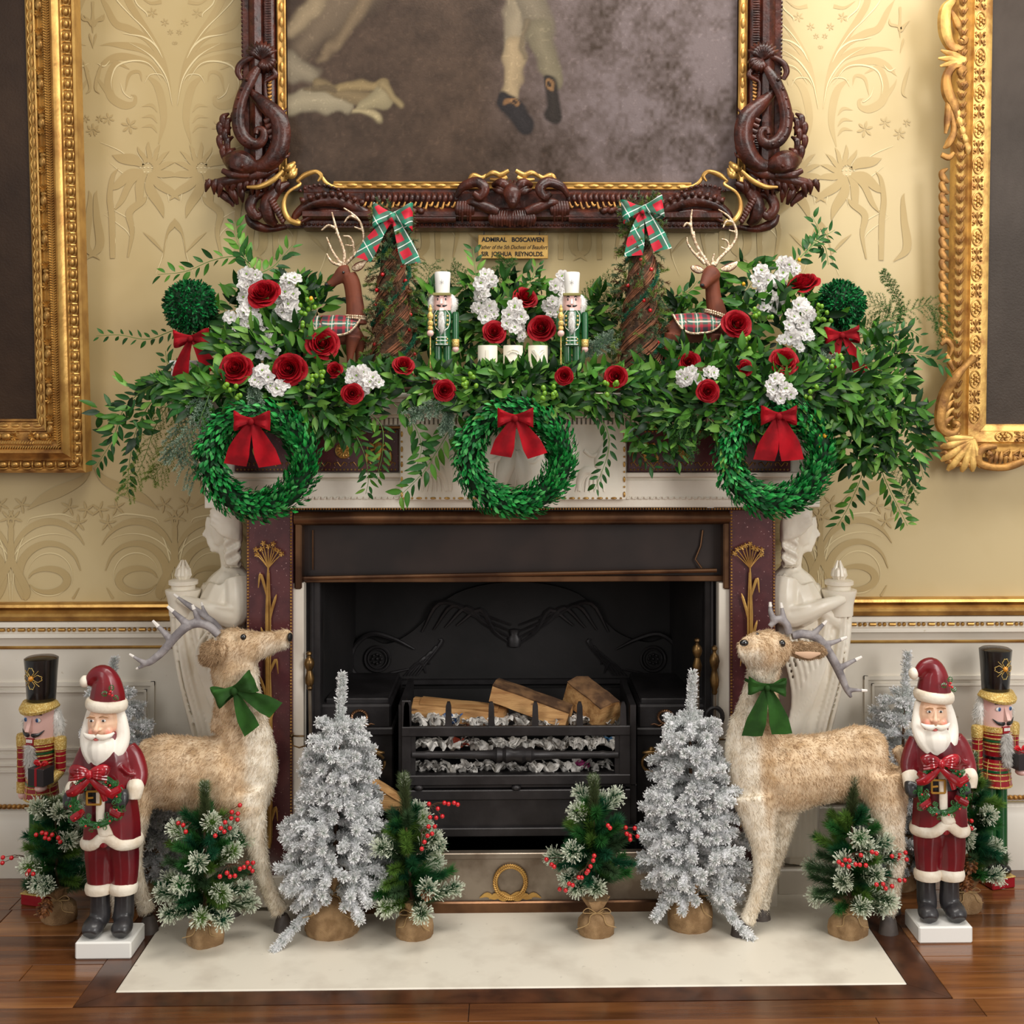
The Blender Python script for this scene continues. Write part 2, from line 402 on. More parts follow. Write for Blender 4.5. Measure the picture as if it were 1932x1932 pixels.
# the large flower
for a, L, w_ in ((200, 270, 80), (150, 330, 70), (105, 300, 60), (72, 380, 70), (45, 330, 62), (15, 230, 52), (-12, 200, 40), (-38, 200, 34), (-62, 190, 34), (-88, 190, 34), (-115, 170, 32), (-150, 90, 20), (128, 400, 46)):
    a = math.radians(a); x, y = 460, 1235; c, s_ = math.cos(a), math.sin(a); b = .25*L
    rz((x + 40*c, y + 40*s_, 20), (x + L*.4*c - b*.3*s_, y + L*.4*s_ + b*.3*c, w_), (x + L*.75*c, y + L*.75*s_, w_*.8), (x + L*c, y + L*s_, 2))
for k in range(17):
    a = math.radians(-150 + k*13.5); x, y = 460, 1235
    lz((x + 62*math.cos(a), y + 50*math.sin(a), 2), (x + 130*math.cos(a), y + 120*math.sin(a), 3), (x + 150*math.cos(a), y + 140*math.sin(a), 1))
for k in range(14):
    x, y = 410 + (k % 5)*28, 1200 + (k//5)*32; lz((x-9, y, 1), (x, y, 9), (x+9, y, 1))
rz((320, 1880, 10), (350, 1700, 32), (330, 1560, 50), (420, 1480, 44), (460, 1440, 3)); rz((210, 1890, 36), (205, 1600, 44), (190, 1450, 40), (210, 1300, 30), (250, 1240, 3))
rz((120, 1900, 3), (20, 1800, 60), (40, 1600, 50), (50, 1450, 28), (40, 1400, 3))
rz((570, 1890, 3), (600, 1720, 12), (640, 1650, 40), (660, 1600, 3)); rz((580, 1850, 2), (500, 1760, 22), (430, 1700, 3))

# pale woven veins
lz((640, 780, 2), (600, 590, 8), (520, 460, 12), (440, 390, 6), (330, 330, 2)); lz((570, 440, 2), (520, 350, 12), (440, 290, 12), (340, 270, 7), (280, 260, 2))
lz((560, 600, 2), (470, 480, 7), (350, 460, 12), (240, 500, 12), (200, 600, 7), (205, 670, 2)); lz((540, 370, 2), (440, 230, 8), (330, 120, 7), (240, 20, 9), (200, -60, 3))
lz((265, 620, 2), (290, 690, 7), (340, 730, 5), (350, 710, 1)); lz((190, 460, 2), (150, 500, 10), (100, 480, 2)); lz((440, 620, 2), (480, 560, 6), (560, 560, 6), (600, 620, 2))
lz((160, 1560, 2), (280, 1480, 6), (310, 1380, 6), (420, 1280, 7), (460, 1300, 2)); lz((150, 1570, 2), (300, 1680, 7), (340, 1740, 3)); lz((180, 1520, 2), (320, 1600, 7), (370, 1660, 2))
lz((190, 1200, 2), (300, 1280, 6), (400, 1260, 5)); lz((450, 1500, 2), (470, 1400, 6), (440, 1340, 4)); lz((560, 1340, 3), (600, 1400, 8), (615, 1480, 3)); lz((120, 1050, 2), (260, 1110, 6), (350, 1180, 3))
lz((200, 1830, 3), (230, 1760, 5), (190, 1640, 5), (180, 1540, 2)); lz((600, 1750, 2), (560, 1900, 6), (520, 2000, 3)); lz((360, -60, 3), (380, 40, 9), (450, 110, 7), (460, 140, 3))
# lower scrolls, measured lower down
def ring(cx, cy, rx, ry, w0, a0, a1, out, wt=1.0):
    n = 12; out.append([(cx + rx*math.cos(math.radians(a0+(a1-a0)*k/n)), cy + ry*math.sin(math.radians(a0+(a1-a0)*k/n)), max(.8, w0*math.sin(PI*(k+.4)/(n+.8)))) for k in range(n+1)])
for dy in (0,):
    ring(258, 1085+dy, 58, 62, 15, -170, 160, dam.rib); ring(262, 1092+dy, 36, 22, 14, 20, 350, dam.rib); ring(258, 1070+dy, 74, 88, 13, -150, -10, dam.rib)
    ring(258, 1085+dy, 42, 44, 2.2, -200, -20, dam.lin); ring(260, 1095+dy, 36, 26, 2.2, 10, 190, dam.lin); ring(252, 1075+dy, 80, 70, 2.4, -120, 20, dam.lin)
    for k, (x, y) in enumerate(((190, 960), (205, 985), (222, 955), (310, 950), (325, 975))):
        for q in range(5):
            a = q*PI*.4 + k; dam.rib.append([(x, y+dy, 2), (x+9*math.cos(a), y+dy+9*math.sin(a), 4.5), (x+17*math.cos(a), y+dy+17*math.sin(a), 1)])
    dam.rib.append([(325, 1135+dy, 1), (300, 1115+dy, 13), (330, 1050+dy, 12), (328, 1000+dy, 6), (330, 980+dy, 1)]); dam.rib.append([(300, 960+dy, 1), (272, 940+dy, 16), (240, 925+dy, 22), (200, 905+dy, 14), (180, 880+dy, 2)])
    dam.lin.append([(328, 1130+dy, 1), (322, 1060+dy, 2.4), (300, 1000+dy, 2.4), (250, 980+dy, 1)]); dam.lin.append([(215, 975+dy, 1), (240, 968+dy, 3), (290, 975+dy, 2), (300, 985+dy, 1)])
def put(mb, rib, ax, mir, y, dz):
    pts = spline(rib, 5); L = []; Rr = []
    for i, p in enumerate(pts):
        a = pts[max(i-1, 0)][:2]; b = pts[min(i+1, len(pts)-1)][:2]; d = b - a; n_ = np.array([-d[1], d[0]]); n_ = n_/(np.linalg.norm(n_)+1e-9)
        w_ = max(p[2], .3)*.5
        for arr, s_ in ((L, 1), (Rr, -1)):
            q = p[:2] + n_*w_*s_; arr.append(dpt(q[0], q[1], ax, 0, mir))
    vs = [(x, y, z+dz) for x, z in L] + [(x, y, z+dz) for x, z in Rr]; k = len(L)
    vs = [v if v[2] < WZ - .05 else (v[0], v[1], WZ - .05) for v in vs]
    mb.add(vs, [(i, i+1, k+i+1, k+i) for i in range(k-1)])
axis0 = P(330, 400, 0).x; step = .496
for i in range(-3, 5):
    ax = axis0 + step*i
    if abs(ax) > 2.3 or (-.62 < ax < .62 and False): continue
    for mir in (0, 1):
        for j, r_ in enumerate(dam.rib): put(DM, r_, ax, mir, -.0006 - .00002*j - .00001*mir, 0)
        for j, r_ in enumerate(dam.lin): put(DL, r_, ax, mir, -.0011 - .00001*j - .000005*mir, 0)
def clip_low(mb):
    keep = [f for f in mb.f if min(mb.v[i][2] for i in f) > .835 and not (abs(mb.v[f[0]][0]) < .8 and mb.v[f[0]][2] < 1.35)]; mb.f = keep
for mb, nm, mt in ((DM, 'damask_pattern', 'damask'), (DL, 'damask_veins', 'damask_line')):
    clip_low(mb); me_ = bpy.data.meshes.new(nm); me_.from_pydata(mb.v, [], mb.f); me_.materials.append(M[mt]); o = link(nm, me_, wl); o['kind'] = 'stuff'

# painted dado on both sides of the chimneypiece
def dado(side):
    x0, x1 = (-2.6, P(445, 1200, -.03).x) if side == 'left' else (P(1485, 1200, -.03).x, 2.6)
    dz = 0 if side == 'left' else .007
    w_ = struct('trim_1' if side == 'left' else 'trim_2', 'painted dado panelling ' + side + ' of the fireplace')
    w_.location = (0, 0, dz)
    e = lambda prof, z, nm, mt: MB().extrude(prof, (x0, 0, z), (x1, 0, z)).build(nm, M[mt], w_)
    e([(0, .008), (.026, .008), (.034, .004), (.036, -.004), (.024, -.012), (0, -.012)], .824, 'gilt_cap', 'gold')
    e([(0, 0), (.024, 0), (.036, -.003), (.046, -.010), (.046, -.018), (.036, -.026), (.03, -.034), (0, -.036)], .812, 'gilt_torus', 'gold')
    e([(0, 0), (.040, 0), (.040, -.015), (.028, -.016), (.028, -.034), (.040, -.035), (.040, -.047), (.030, -.049), (0, -.05)], .776, 'white_fillet', 'paint')
    e([(0, 0), (.030, 0), (.018, -.018), (.014, -.030), (.014, -.036), (0, -.036)], .727, 'cove', 'paint')
    e([(0, 0), (.016, 0), (.019, -.004), (.016, -.009), (0, -.009)], .700, 'gilt_bead', 'gold')
    e([(0, 0), (.010, 0), (.010, -.49), (0, -.49)], .69, 'wainscot_board', 'paint')
    # bead and reel
    k = .0305; x = x0; i = 0
    long = MB(); long.tube([(-.0115, 0, 0), (-.0095, 0, 0), (.0095, 0, 0), (.0115, 0, 0)], [.002, .0055, .0055, .002], 8); ml = long.mesh('reel', M['gold'])
    sm = MB(); sm.ball((0, 0, 0), (.0062, .006, .0062), 8, 6); ms = sm.mesh('bead', M['gold'])
    x = max(x0, -1.75) + .01
    while x < min(x1, 1.75) - .03:
        for dx, me, nm in ((.012, ml, 'reel'), (.0335, ms, 'bead'), (.0485, ms, 'bead')):
            if x + dx < x1 - .004:
                o = link(nm, me, w_); o.location = (x + dx, -.031, .7515)
        x += .0605
    # raised panel mouldings
    edge = (P(292, 1300, -.012).x if side == 'left' else P(1630, 1300, -.012).x)
    a, b = (-2.4, edge) if side == 'left' else (edge, 2.4)
    for (za, zb) in ((.59, .36),):
        for wd, ins in ((.012, 0), (.007, .024)):
            mb = MB(); A, B, C_, D_ = a+ins, b-ins, za-ins, zb+ins
            mb.box(A, B, -.018, -.008, C_-wd, C_); mb.box(A, B, -.018, -.008, D_, D_+wd)
            mb.box(A, A+wd, -.0178, -.008, D_, C_); mb.box(B-wd, B, -.0178, -.008, D_, C_); mb.build('panel_moulding', M['paint'], w_, False)
    e([(0, 0), (.018, 0), (.018, -.006), (.013, -.01), (0, -.01)], .342, 'rail_moulding', 'paint')
    e([(0, 0), (.016, 0), (.016, -.006), (0, -.006)], .322, 'rail_moulding', 'paint')
    mb = MB(); x = max(x0, -1.75)
    while x < min(x1, 1.75): mb.ball((x, -.018, .213), (.0085, .008, .008), 8, 5); x += .0148
    o = mb.build('gilt_rope_moulding', M['goldd'], w_); o['kind'] = 'stuff'
    bb = struct('baseboard_' + side, 'white painted baseboard'); bb.location = (0, 0, 0)
    MB().extrude([(0, .2), (.014, .2), (.022, .192), (.024, .17), (.03, .16), (.03, 0), (0, 0)], (x0, 0, 0), (x1, 0, 0)).build('skirting', M['paint'], bb)
dado('left'); dado('right')

# ================================================================ chimneypiece
CP = thing('fireplace_surround', 'white marble and red porphyry chimneypiece with gilt mounts', 'fireplace', (0, -.3, 0)); CPI = Matrix.Translation((0, .3, 0))
def cp(mb, name, m, parent=None, smooth=True):
    mb.v = [(x, y + .3, z) for x, y, z in mb.v]; return mb.build(name, M[m], parent or CP, smooth)
YS, YF, YP = -.42, -.30, -.28
mb = MB(); a = P(297, 741, YS); b = P(1640, 750, YS); mb.bbox(a.x, b.x, YS, -.001, b.z, a.z, .004); SHELF_Z = a.z
cp(mb, 'shelf', 'marble', smooth=False)
def band(name, px0, px1, py0, py1, yf, m='marble', yb=-.001, bev=.002): mb = MB(); bxp(mb, px0, px1, py0, py1, yf, yb, bev); return cp(mb, name, m, smooth=False)
band('cyma_moulding', 306, 1630, 750, 759, -.40); band('corona', 317, 1615, 759, 782, -.385); band('bed_moulding', 340, 1592, 782, 788, -.36)
band('dentil_ground', 366, 1566, 788, 804, -.325); band('gilt_fillet', 364, 1568, 804, 808, -.335, 'goldd')
mb = MB(); x = P(370, 790, -.34).x; xe = P(1562, 790, -.34).x; za = P(966, 789, -.34).z; zb = P(966, 801, -.34).z
while x < xe: mb.box(x, x+.0075, -.342, -.32, zb, za); x += .0125
cp(mb, 'dentils', 'marble', smooth=False)['kind'] = 'stuff'
band('frieze_block', 375, 1557, 808, 893, YF + .012, 'marble')
for (a_, b_) in ((442, 752), (1184, 1492)):
    band('porphyry_panel', a_, b_, 810, 890, YF, 'porph', YF + .02)
    mb = MB()
    for k in range(44):
        t = a_ + 6 + (b_-a_-12)*k/43; p = P(t, 886, YF - .002); mb.ball(p, .003, 6, 4)
        p = P(t, 814, YF - .002); mb.ball(p, .003, 6, 4)
    cp(mb, 'gilt_beading', 'gold')['kind'] = 'stuff'
    # faint incised leaf scrolls along the panel foot
    mb = MB()
    for k in range(10):
        cx = a_ + 18 + (b_-a_-36)*k/9
        for s_ in (-1, 1):
            mb.tube([P(cx, 880, YF-.001), P(cx+s_*6, 872, YF-.002), P(cx+s_*12, 874, YF-.002), P(cx+s_*10, 879, YF-.001)], [.0012, .002, .002, .001], 5)
    cp(mb, 'gilt_scrollwork', 'goldd')['kind'] = 'stuff'
def rosette(px, py, r_px, yf):
    mb = MB(); p = P(px, py, yf); r = r_px*K(yf); mb.ball(p, (r, .004, r), 16, 6); mb.ball(p + Vector((0, -.005, 0)), (r*.3, .005, r*.3), 8, 6)
    for k in range(12):
        a = k*PI/6; mb.ball(p + Vector((r*.62*math.cos(a), -.004, r*.62*math.sin(a))), (r*.3, .0035, r*.13), 6, 4, (0, -a, 0))
    cp(mb, 'gilt_rosette', 'gold')
for px in (492, 648, 1290, 1440): rosette(px, 850, 16, YF - .003)
def oxskull(px, py):
    q = lambda x, y, d=0: P(px + x, py + y, YF - .006 - d)
    mb = MB(); mb.tube([q(0, -16), q(0, -8, .004), q(0, 4, .004), q(0, 18)], [.010, .014, .009, .004], 8, 1)
    for s_ in (-1, 1):
        mb.tube([q(s_*6, -10), q(s_*16, -15), q(s_*21, -8), q(s_*20, -2)], [.005, .004, .003, .001], 6); mb.tube([q(s_*6, -5), q(s_*13, -3), q(s_*17, 3)], [.003, .005, .001], 6)
        mb.ball(q(s_*22, 10), (.006, .004, .016), 6, 5)
    cp(mb, 'gilt_ox_skull', 'gold')
oxskull(714, 852); oxskull(1218, 852)
band('architrave_top', 372, 1560, 893, 900, -.325); band('architrave_strip', 380, 1552, 900, 907, -.312, 'hearth'); band('architrave', 386, 1547, 907, 957, -.318)
mb = MB()
for x in np.arange(392, 1544, 11.5):
    p = P(x, 939, -.320); mb.tube([p + Vector((-.007, 0, .003)), p + Vector((-.004, -.003, -.002)), p + Vector((.004, -.003, -.002)), p + Vector((.007, 0, .003))], [.001, .0026, .0026, .001], 5)
cp(mb, 'leaf_tongue_moulding', 'marble')['kind'] = 'stuff'
mb = MB()
for x in np.arange(470, 1465, 5.2): mb.ball(P(x, 960, -.312), .0032, 6, 4)
cp(mb, 'gilt_beading', 'goldd')['kind'] = 'stuff'
# centre tablet with relief
band('tablet', 755, 1181, 800, 943, -.338, 'statuary', -.3)
YT = -.339
for (p0, p1) in (((758, 940), (1178, 940)), ((1178, 812), (1178, 940)), ((758, 812), (758, 940))):
    mb = MB(); n = int(max(abs(p1[0]-p0[0]), abs(p1[1]-p0[1]))/13)
    for k in range(n):
        t = (k+.5)/n; p = P(p0[0]+(p1[0]-p0[0])*t, p0[1]+(p1[1]-p0[1])*t, YT - .001); h = abs(p1[0]-p0[0]) > 10
        if k % 2: mb.ball(p, .0032, 6, 5)
        else: mb.ball(p, (.0085, .0035, .0035) if h else (.0035, .0035, .0085), 8, 5)
    cp(mb, 'gilt_bead_and_reel', 'gold')['kind'] = 'stuff'
mb = MB()
def rel(pts, d=.004):
    pts = spline(pts, 4); mb.tube([P(p[0], p[1], YT - d*.2) for p in pts], [max(.0012, p[2]*K(YT)) for p in pts], 8, .45, (0, 1, 0))
for ox, fl_ in ((790, 1), (1146, -1)):       # seated draped figures at the ends
    o = lambda x: ox + fl_*x
    rel([(o(0), 905, 2), (o(12), 880, 11), (o(10), 860, 12), (o(4), 842, 7)]); rel([(o(3), 836, 2), (o(3), 830, 8), (o(3), 823, 4)]); rel([(o(14), 895, 8), (o(40), 888, 9), (o(52), 906, 6), (o(54), 926, 4)])
    rel([(o(8), 852, 5), (o(28), 860, 4), (o(44), 850, 3)])
    for k in range(7): rel([(o(6+k*5), 884+k*1.5, 1.5), (o(10+k*7), 905, 2.4), (o(6+k*9), 928, 1.2)])
rel([(940, 935, 4), (948, 900, 14), (958, 870, 16), (962, 846, 12)]); rel([(965, 838, 2), (966, 830, 9), (967, 822, 3)]); rel([(985, 935, 4), (990, 900, 13), (982, 868, 13), (975, 850, 6)])
rel([(950, 860, 6), (925, 870, 4), (908, 858, 3)]); rel([(985, 862, 6), (1006, 872, 4), (1020, 860, 3)])
for k in range(8): rel([(936+k*8, 865, 1), (938+k*8+R.uniform(-6, 6), 895, 2.2), (934+k*9, 925, 1)])
rel([(1070, 925, 3), (1074, 890, 8), (1080, 862, 8), (1084, 850, 4)]); rel([(1084, 842, 5), (1085, 836, 6)]); rel([(850, 925, 3), (846, 890, 8), (842, 862, 8), (838, 850, 4)]); rel([(838, 842, 5), (837, 836, 6)])
cp(mb, 'marble_relief', 'statuary')
# pilasters
def lily(cx, top, bot, flip):
    """bronze flower stem applied to a pilaster"""
    Y = YP - .006; g = MB(); q = lambda x, y, d=0: P(cx + flip*x, y, Y - d)
    n = 10; st = spline([(0, top+40, 1.5), (-2, (top+bot)/2-90, 4.5), (2, (top+bot)/2+40, 6), (0, bot-40, 8), (0, bot, 5)], 6)
    g.tube([q(p[0], p[1], .004) for p in st], [p[2]*K(Y) for p in st], 8, .6, (0, 1, 0))
    for dx in (-4, 4): 
        g.tube([q(dx*.4, top+60, .004), q(dx, top+140, .006), q(dx*.7, (top+bot)/2+60, .006), q(dx, bot-60, .006)], [.0015, .0028, .003, .003], 6)
    root = cp(g, 'gilt_lily_mount', 'gold')
    def lf(x, y, dx, dy, w_, droop=0):
        m_ = MB(); pts = spline([(x, y, 1), (x+dx*.3, y+dy*.5, w_), (x+dx*.75, y+dy*.95, w_), (x+dx, y+dy+droop, .8)], 4)
        m_.tube([q(p[0], p[1], .006) for p in pts], [p[2]*K(Y) for p in pts], 6, .4, (0, 1, 0)); cp(m_, 'bronze_leaf', 'gold', root)
    for k in range(10):
        yy_ = top + 75 + (bot-top-140)*k/9; s_ = 1 if k % 2 else -1
        lf(s_*3, yy_ + 30, s_*R.uniform(10, 16), -R.uniform(28, 50), 2.8, 28 if k % 3 == 0 else -8)
    for k in range(9):
        a = math.radians(-160 + 140*k/8); L = R.uniform(22, 32)
        m_ = MB(); x1, y1 = L*math.cos(a), top + 34 + L*math.sin(a)*.95
        m_.tube([q(0, top+52, .004), q(x1*.5, (top+50+y1)/2, .006), q(x1, y1, .008)], .0016, 6)
        for j in range(5):
            b = 2*PI*j/5 + k; m_.tube([q(x1, y1, .008), q(x1 + 5*math.cos(b), y1 + 5*math.sin(b), .010)], [.002, .0026], 5)
        cp(m_, 'bronze_flower', 'gold', root)
for (x0, x1, xs0, xs1, cx, fl_) in ((465, 552, 552, 573, 506, 1), (1377, 1463, 1356, 1377, 1415, -1)):
    band('pilaster', x0, x1, 962, 1660, YP, 'porph'); band('pilaster_plinth', x0-4, x1+4, 1655, 1712, YP - .012, 'marble')
    band('marble_slip', xs0, xs1, 1100, 1700, YP + .016, 'marble', -.22)
    for xe in (x0 + 3, x1 - 3):
        mb = MB(); 
        for yv in np.arange(966, 1655, 6.0): mb.ball(P(xe, yv, YP - .001), .0036, 6, 4)
        cp(mb, 'gilt_beading', 'goldd')['kind'] = 'stuff'
    lily(cx, 1020, 1600, fl_)
# bronze frame and hood
IR = thing('fire_surround', 'dark bronze and iron lining with hood inside the fireplace opening', 'fireplace lining', (0, -.24, 0))
def ir(mb, name, m, smooth=True, parent=None):
    mb.v = [(x, y + .24, z) for x, y, z in mb.v]; return mb.build(name, M[m], parent or IR, smooth)
mb = MB(); mb.tube([P(556, 978, -.262), P(1376, 976, -.262)], 13.5*K(-.26), 14); ir(mb, 'top_rail', 'bronze')
mb = MB(); bxp(mb, 556, 1376, 963, 970, -.262, -.2); ir(mb, 'back_fillet', 'iron', False)
for (a_, b_) in ((555, 569), (1365, 1378)):
    mb = MB(); bxp(mb, a_, b_, 966, 1112, -.272, -.2, .004); ir(mb, 'bracket', 'bronze', False)
mb = MB(); bxp(mb, 569, 1366, 985, 1096, -.225, -.215); ir(mb, 'hood_plate', 'hood', False)
mb = MB(); bxp(mb, 569, 1366, 1088, 1097, -.238, -.2, .002); ir(mb, 'hood_lip', 'bronze', False)
mb = MB(); mb.tube([P(567, 1091, -.25), P(1352, 1076, -.25)], 4.2*K(-.25), 8); ir(mb, 'curtain_rod', 'bronze')
mb = MB(); mb.tube([P(1326, 1000, -.232), P(1322, 1030, -.232), P(1312, 1055, -.236), P(1324, 1072, -.24)], 2*K(-.25), 6); mb.tube([P(590, 1000, -.232), P(590, 1075, -.232)], 1.5*K(-.25), 6); ir(mb, 'hanger', 'bronze')
for (a_, b_, c_) in ((572, 604, 588), (1330, 1358, 1344)):
    mb = MB(); bxp(mb, a_, b_, 1095, 1700, -.2, .1, .003); ir(mb, 'iron_stile', 'iron', False)
    mb = MB(); mb.tube([P(c_, 1096, -.205), P(c_, 1690, -.205)], .006, 6); ir(mb, 'stile_moulding', 'iron')
# chamber
CH = thing('firebox', 'sooty cast iron firebox with scrolled fireback', 'firebox', (0, 0, 0))
ch = lambda mb, n_, m='soot', s=False: mb.build(n_, M[m], CH, s)
xL = P(600, 1300, -.2).x; xR = P(1334, 1300, -.2).x
mb = MB(); mb.add([(xL, -.2, 0), (xL+.05, .26, 0), (xL+.05, .26, 1.3), (xL, -.2, 1.3)], [(0,1,2,3)]); mb.add([(xL-.04, -.2, 0), (xL-.04, .3, 0), (xL-.04, .3, 1.3), (xL-.04, -.2, 1.3)], [(0,1,2,3)]); ch(mb, 'side_cheek')
mb = MB(); mb.add([(xR, -.2, 0), (xR-.05, .26, 0), (xR-.05, .26, 1.3), (xR, -.2, 1.3)], [(0,1,2,3)]); ch(mb, 'side_cheek')
mb = MB(); mb.box(xL-.05, xR+.05, .26, .3, 0, 1.3); ch(mb, 'back_wall'); mb = MB(); mb.box(xL-.05, xR+.05, -.2, .3, 1.2, 1.26); ch(mb, 'throat'); mb = MB(); mb.box(xL-.05, xR+.05, -.26, .3, -.02, .004); ch(mb, 'inner_hearth')
# fireback plate: arched outline with scroll ends
YB = .235
ol = spline([(640, 1284), (655, 1240), (690, 1205), (730, 1215), (780, 1190), (860, 1120), (975, 1098), (1090, 1120), (1160, 1190), (1220, 1212), (1262, 1205), (1296, 1240), (1308, 1284)], 5)
pts = [(P(p[0], p[1], YB).x, P(p[0], p[1], YB).z) for p in ol] + [(P(1308, 1330, YB).x, P(1308, 1330, YB).z), (P(640, 1330, YB).x, P(640, 1330, YB).z)]
mb = MB(); mb.prism(pts[::-1], YB, YB+.02); FBK = ch(mb, 'fireback')
def fb(mb, n_): return mb.build(n_, M['iron'], FBK)
mb = MB(); bxp(mb, 606, 1330, 1284, 1290, YB - .02, YB + .02, .002); fb(mb, 'ledge')
for cx in (712, 1232):
    mb = MB(); c = P(cx, 1243, YB - .006)
    for rr, tr in ((.040, .005), (.030, .003)): mb.tube([c + Vector((rr*math.cos(a), 0, rr*math.sin(a))) for a in np.linspace(0, 2*PI, 25)], tr, 6)
    for k in range(8): mb.ball(c + Vector((.015*math.cos(k*PI/4), -.004, .015*math.sin(k*PI/4))), .005, 6, 5)
    mb.ball(c, (.006, .006, .006), 6, 5); fb(mb, 'roundel')
    s_ = -1 if cx < 966 else 1; mb = MB()
    sp = [(cx + s_*(50+4*0)*math.cos(a)*1.0, 1245 + 46*math.sin(a)) for a in np.linspace(-1.4, 2.2, 14)]
    sp = spline([(cx - s_*70, 1225, 2), (cx - s_*30, 1205, 5), (cx + s_*12, 1196, 6), (cx + s_*44, 1222, 6), (cx + s_*48, 1262, 6), (cx + s_*14, 1285, 5), (cx - s_*26, 1270, 4), (cx - s_*60, 1262, 2)], 4)
    mb.tube([P(p[0], p[1], YB-.006) for p in sp], [p[2]*K(YB)*.8 for p in sp], 7)
    for k in range(5):
        sp = spline([(cx - s_*(50+k*6), 1275, 1), (cx - s_*(80+k*10), 1250-k*9, 4), (cx - s_*(92+k*6), 1270-k*16, 1)], 4); mb.tube([P(p[0], p[1], YB-.004) for p in sp], [p[2]*K(YB) for p in sp], 6)
    fb(mb, 'scroll_leaf')
mb = MB()
for s_ in (-1, 1):
    for k in range(4):
        sp = spline([(972 + s_*8, 1215-k*12, 2), (972 + s_*(40+k*18), 1190-k*14, 4), (972 + s_*(66+k*26), 1150-k*4, 5), (972 + s_*(110+k*22), 1180+k*4, 2)], 4); mb.tube([P(p[0], p[1], YB-.004) for p in sp], [p[2]*K(YB) for p in sp], 6)
mb.lathe([(.001, -.03), (.02, -.025), (.024, 0), (.014, .012), (.02, .03), (.001, .034)], P(970, 1205, YB-.004), 12, 1, .5); fb(mb, 'urn_ornament')
# ----- hob grate
GR = thing('fire_grate', 'black iron hob grate with spiked basket front', 'grate', (0, -.22, 0))
def gr(mb, name, m='iron', smooth=False, parent=None, bev=0):
    mb.v = [(x, y + .22, z) for x, y, z in mb.v]; return mb.build(name, M[m], parent or GR, smooth)
YG = -.25
for sgn, (a_, b_) in ((-1, (606, 742)), (1, (1200, 1336))):
    mb = MB(); bxp(mb, a_, b_, 1382, 1700, -.16, .2, .004); h = gr(mb, 'hob_box')
    mb = MB(); bxp(mb, a_-2 if sgn < 0 else a_+4, b_-4 if sgn < 0 else b_+2, 1330, 1374, -.165, .2, .006); gr(mb, 'hob_top')
    mb = MB(); bxp(mb, a_, b_, 1374, 1388, -.178, .2, .004); gr(mb, 'hob_rim')
    mb = MB(); bxp(mb, a_+8, b_-8, 1318, 1330, -.14, .2, .004); gr(mb, 'hob_lid')
    cx = 678 if sgn < 0 else 1256; mb = MB(); c = P(cx, 1353, -.172)
    for k in range(22):
        a = 2*PI*k/22 + .3; mb.ball(c + Vector((.022*math.cos(a), 0, .019*math.sin(a))), (.0062, .005, .0035), 6, 4, (0, -a + .8, 0))
    for s_ in (-1, 1): mb.tube([c + Vector((s_*.004, 0, -.02)), c + Vector((s_*.02, 0, -.026)), c + Vector((s_*.034, 0, -.020)), c + Vector((s_*.045, 0, -.022))], [.002, .004, .003, .001], 6)
    gr(mb, 'wreath_mount', 'bronze', True, h)
    cx = 707 if sgn < 0 else 1230; mb = MB(); c = P(cx, 1420, -.185)
    mb.tube([c + Vector((.03*math.cos(a), -.006, -.028 + .026*math.sin(a))) for a in np.linspace(.5, 2*PI+.2, 18)], [.0045]*18, 7)
    mb.ball(c + Vector((0, 0, 0)), (.03, .008, .008), 8, 5); mb.ball(c + Vector((0, .002, .006)), (.012, .008, .012), 8, 5); gr(mb, 'ring_handle', 'brass', True, h)
def bar(name, px0, px1, py0, py1, yf=YG, t=.012, b=.0025): mb = MB(); bxp(mb, px0, px1, py0, py1, yf, yf+t, b); return gr(mb, name)
bar('basket_post', 757, 776, 1322, 1480); bar('basket_post', 1168, 1190, 1372, 1480)
bar('top_bar', 757, 1190, 1372, 1388, YG - .003, .016)
for x in (767, 846, 927, 1010, 1094, 1176):
    mb = MB(); n = 8; k = K(YG); zt = P(x, 1325, YG).z; zb_ = P(x, 1375, YG).z
    mb.loft([[Vector((P(x, 1350, YG).x + sx*w_*k, YG + sy*.006 + .006, z)) for sx, sy in ((-1, -1), (1, -1), (1, 1), (-1, 1))] for w_, z in ((6.5, zb_), (5, zb_ + (zt-zb_)*.85), (2.5, zt))]); gr(mb, 'spike')
mb = MB(); sp = [(778, 1424, 6), (800, 1424, 6.5), (808, 1424, 8), (815, 1424, 6.5), (890, 1424, 7.5), (930, 1424, 9), (938, 1424, 15), (948, 1424, 12), (955, 1424, 16), (970, 1424, 11), (985, 1424, 16), (992, 1424, 12), (1002, 1424, 15), (1010, 1424, 9), (1060, 1424, 7.5), (1130, 1424, 6.5), (1137, 1424, 8), (1144, 1424, 6.5), (1166, 1424, 6)]
mb.tube([P(p[0], p[1]-.0, YG+.004) for p in sp], [p[2]*K(YG) for p in sp], 12); gr(mb, 'turned_bar', smooth=True)
mb = MB(); bxp(mb, 776, 784, 1388, 1465, YG+.004, YG+.012); bxp(mb, 1160, 1168, 1388, 1465, YG+.004, YG+.012); gr(mb, 'inner_upright')
bar('lower_bar', 757, 1190, 1464, 1480, YG - .002, .03); bar('bottom_bar', 770, 1190, 1492, 1508, YG, .03)
for x in (790, 974, 1172):
    mb = MB(); mb.ball(P(x, 1486, YG+.004), (.014, .01, .0085), 10, 6); gr(mb, 'bun_foot', smooth=True)
bar('ash_panel', 772, 1190, 1508, 1566, YG + .008, .02, .002); bar('ash_rail', 764, 1196, 1564, 1577, YG - .004, .03)
for s_, x in ((-1, 764), (1, 1190)): bar('grate_leg', x-8, x+12, 1480, 1700, YG + .02, .1)
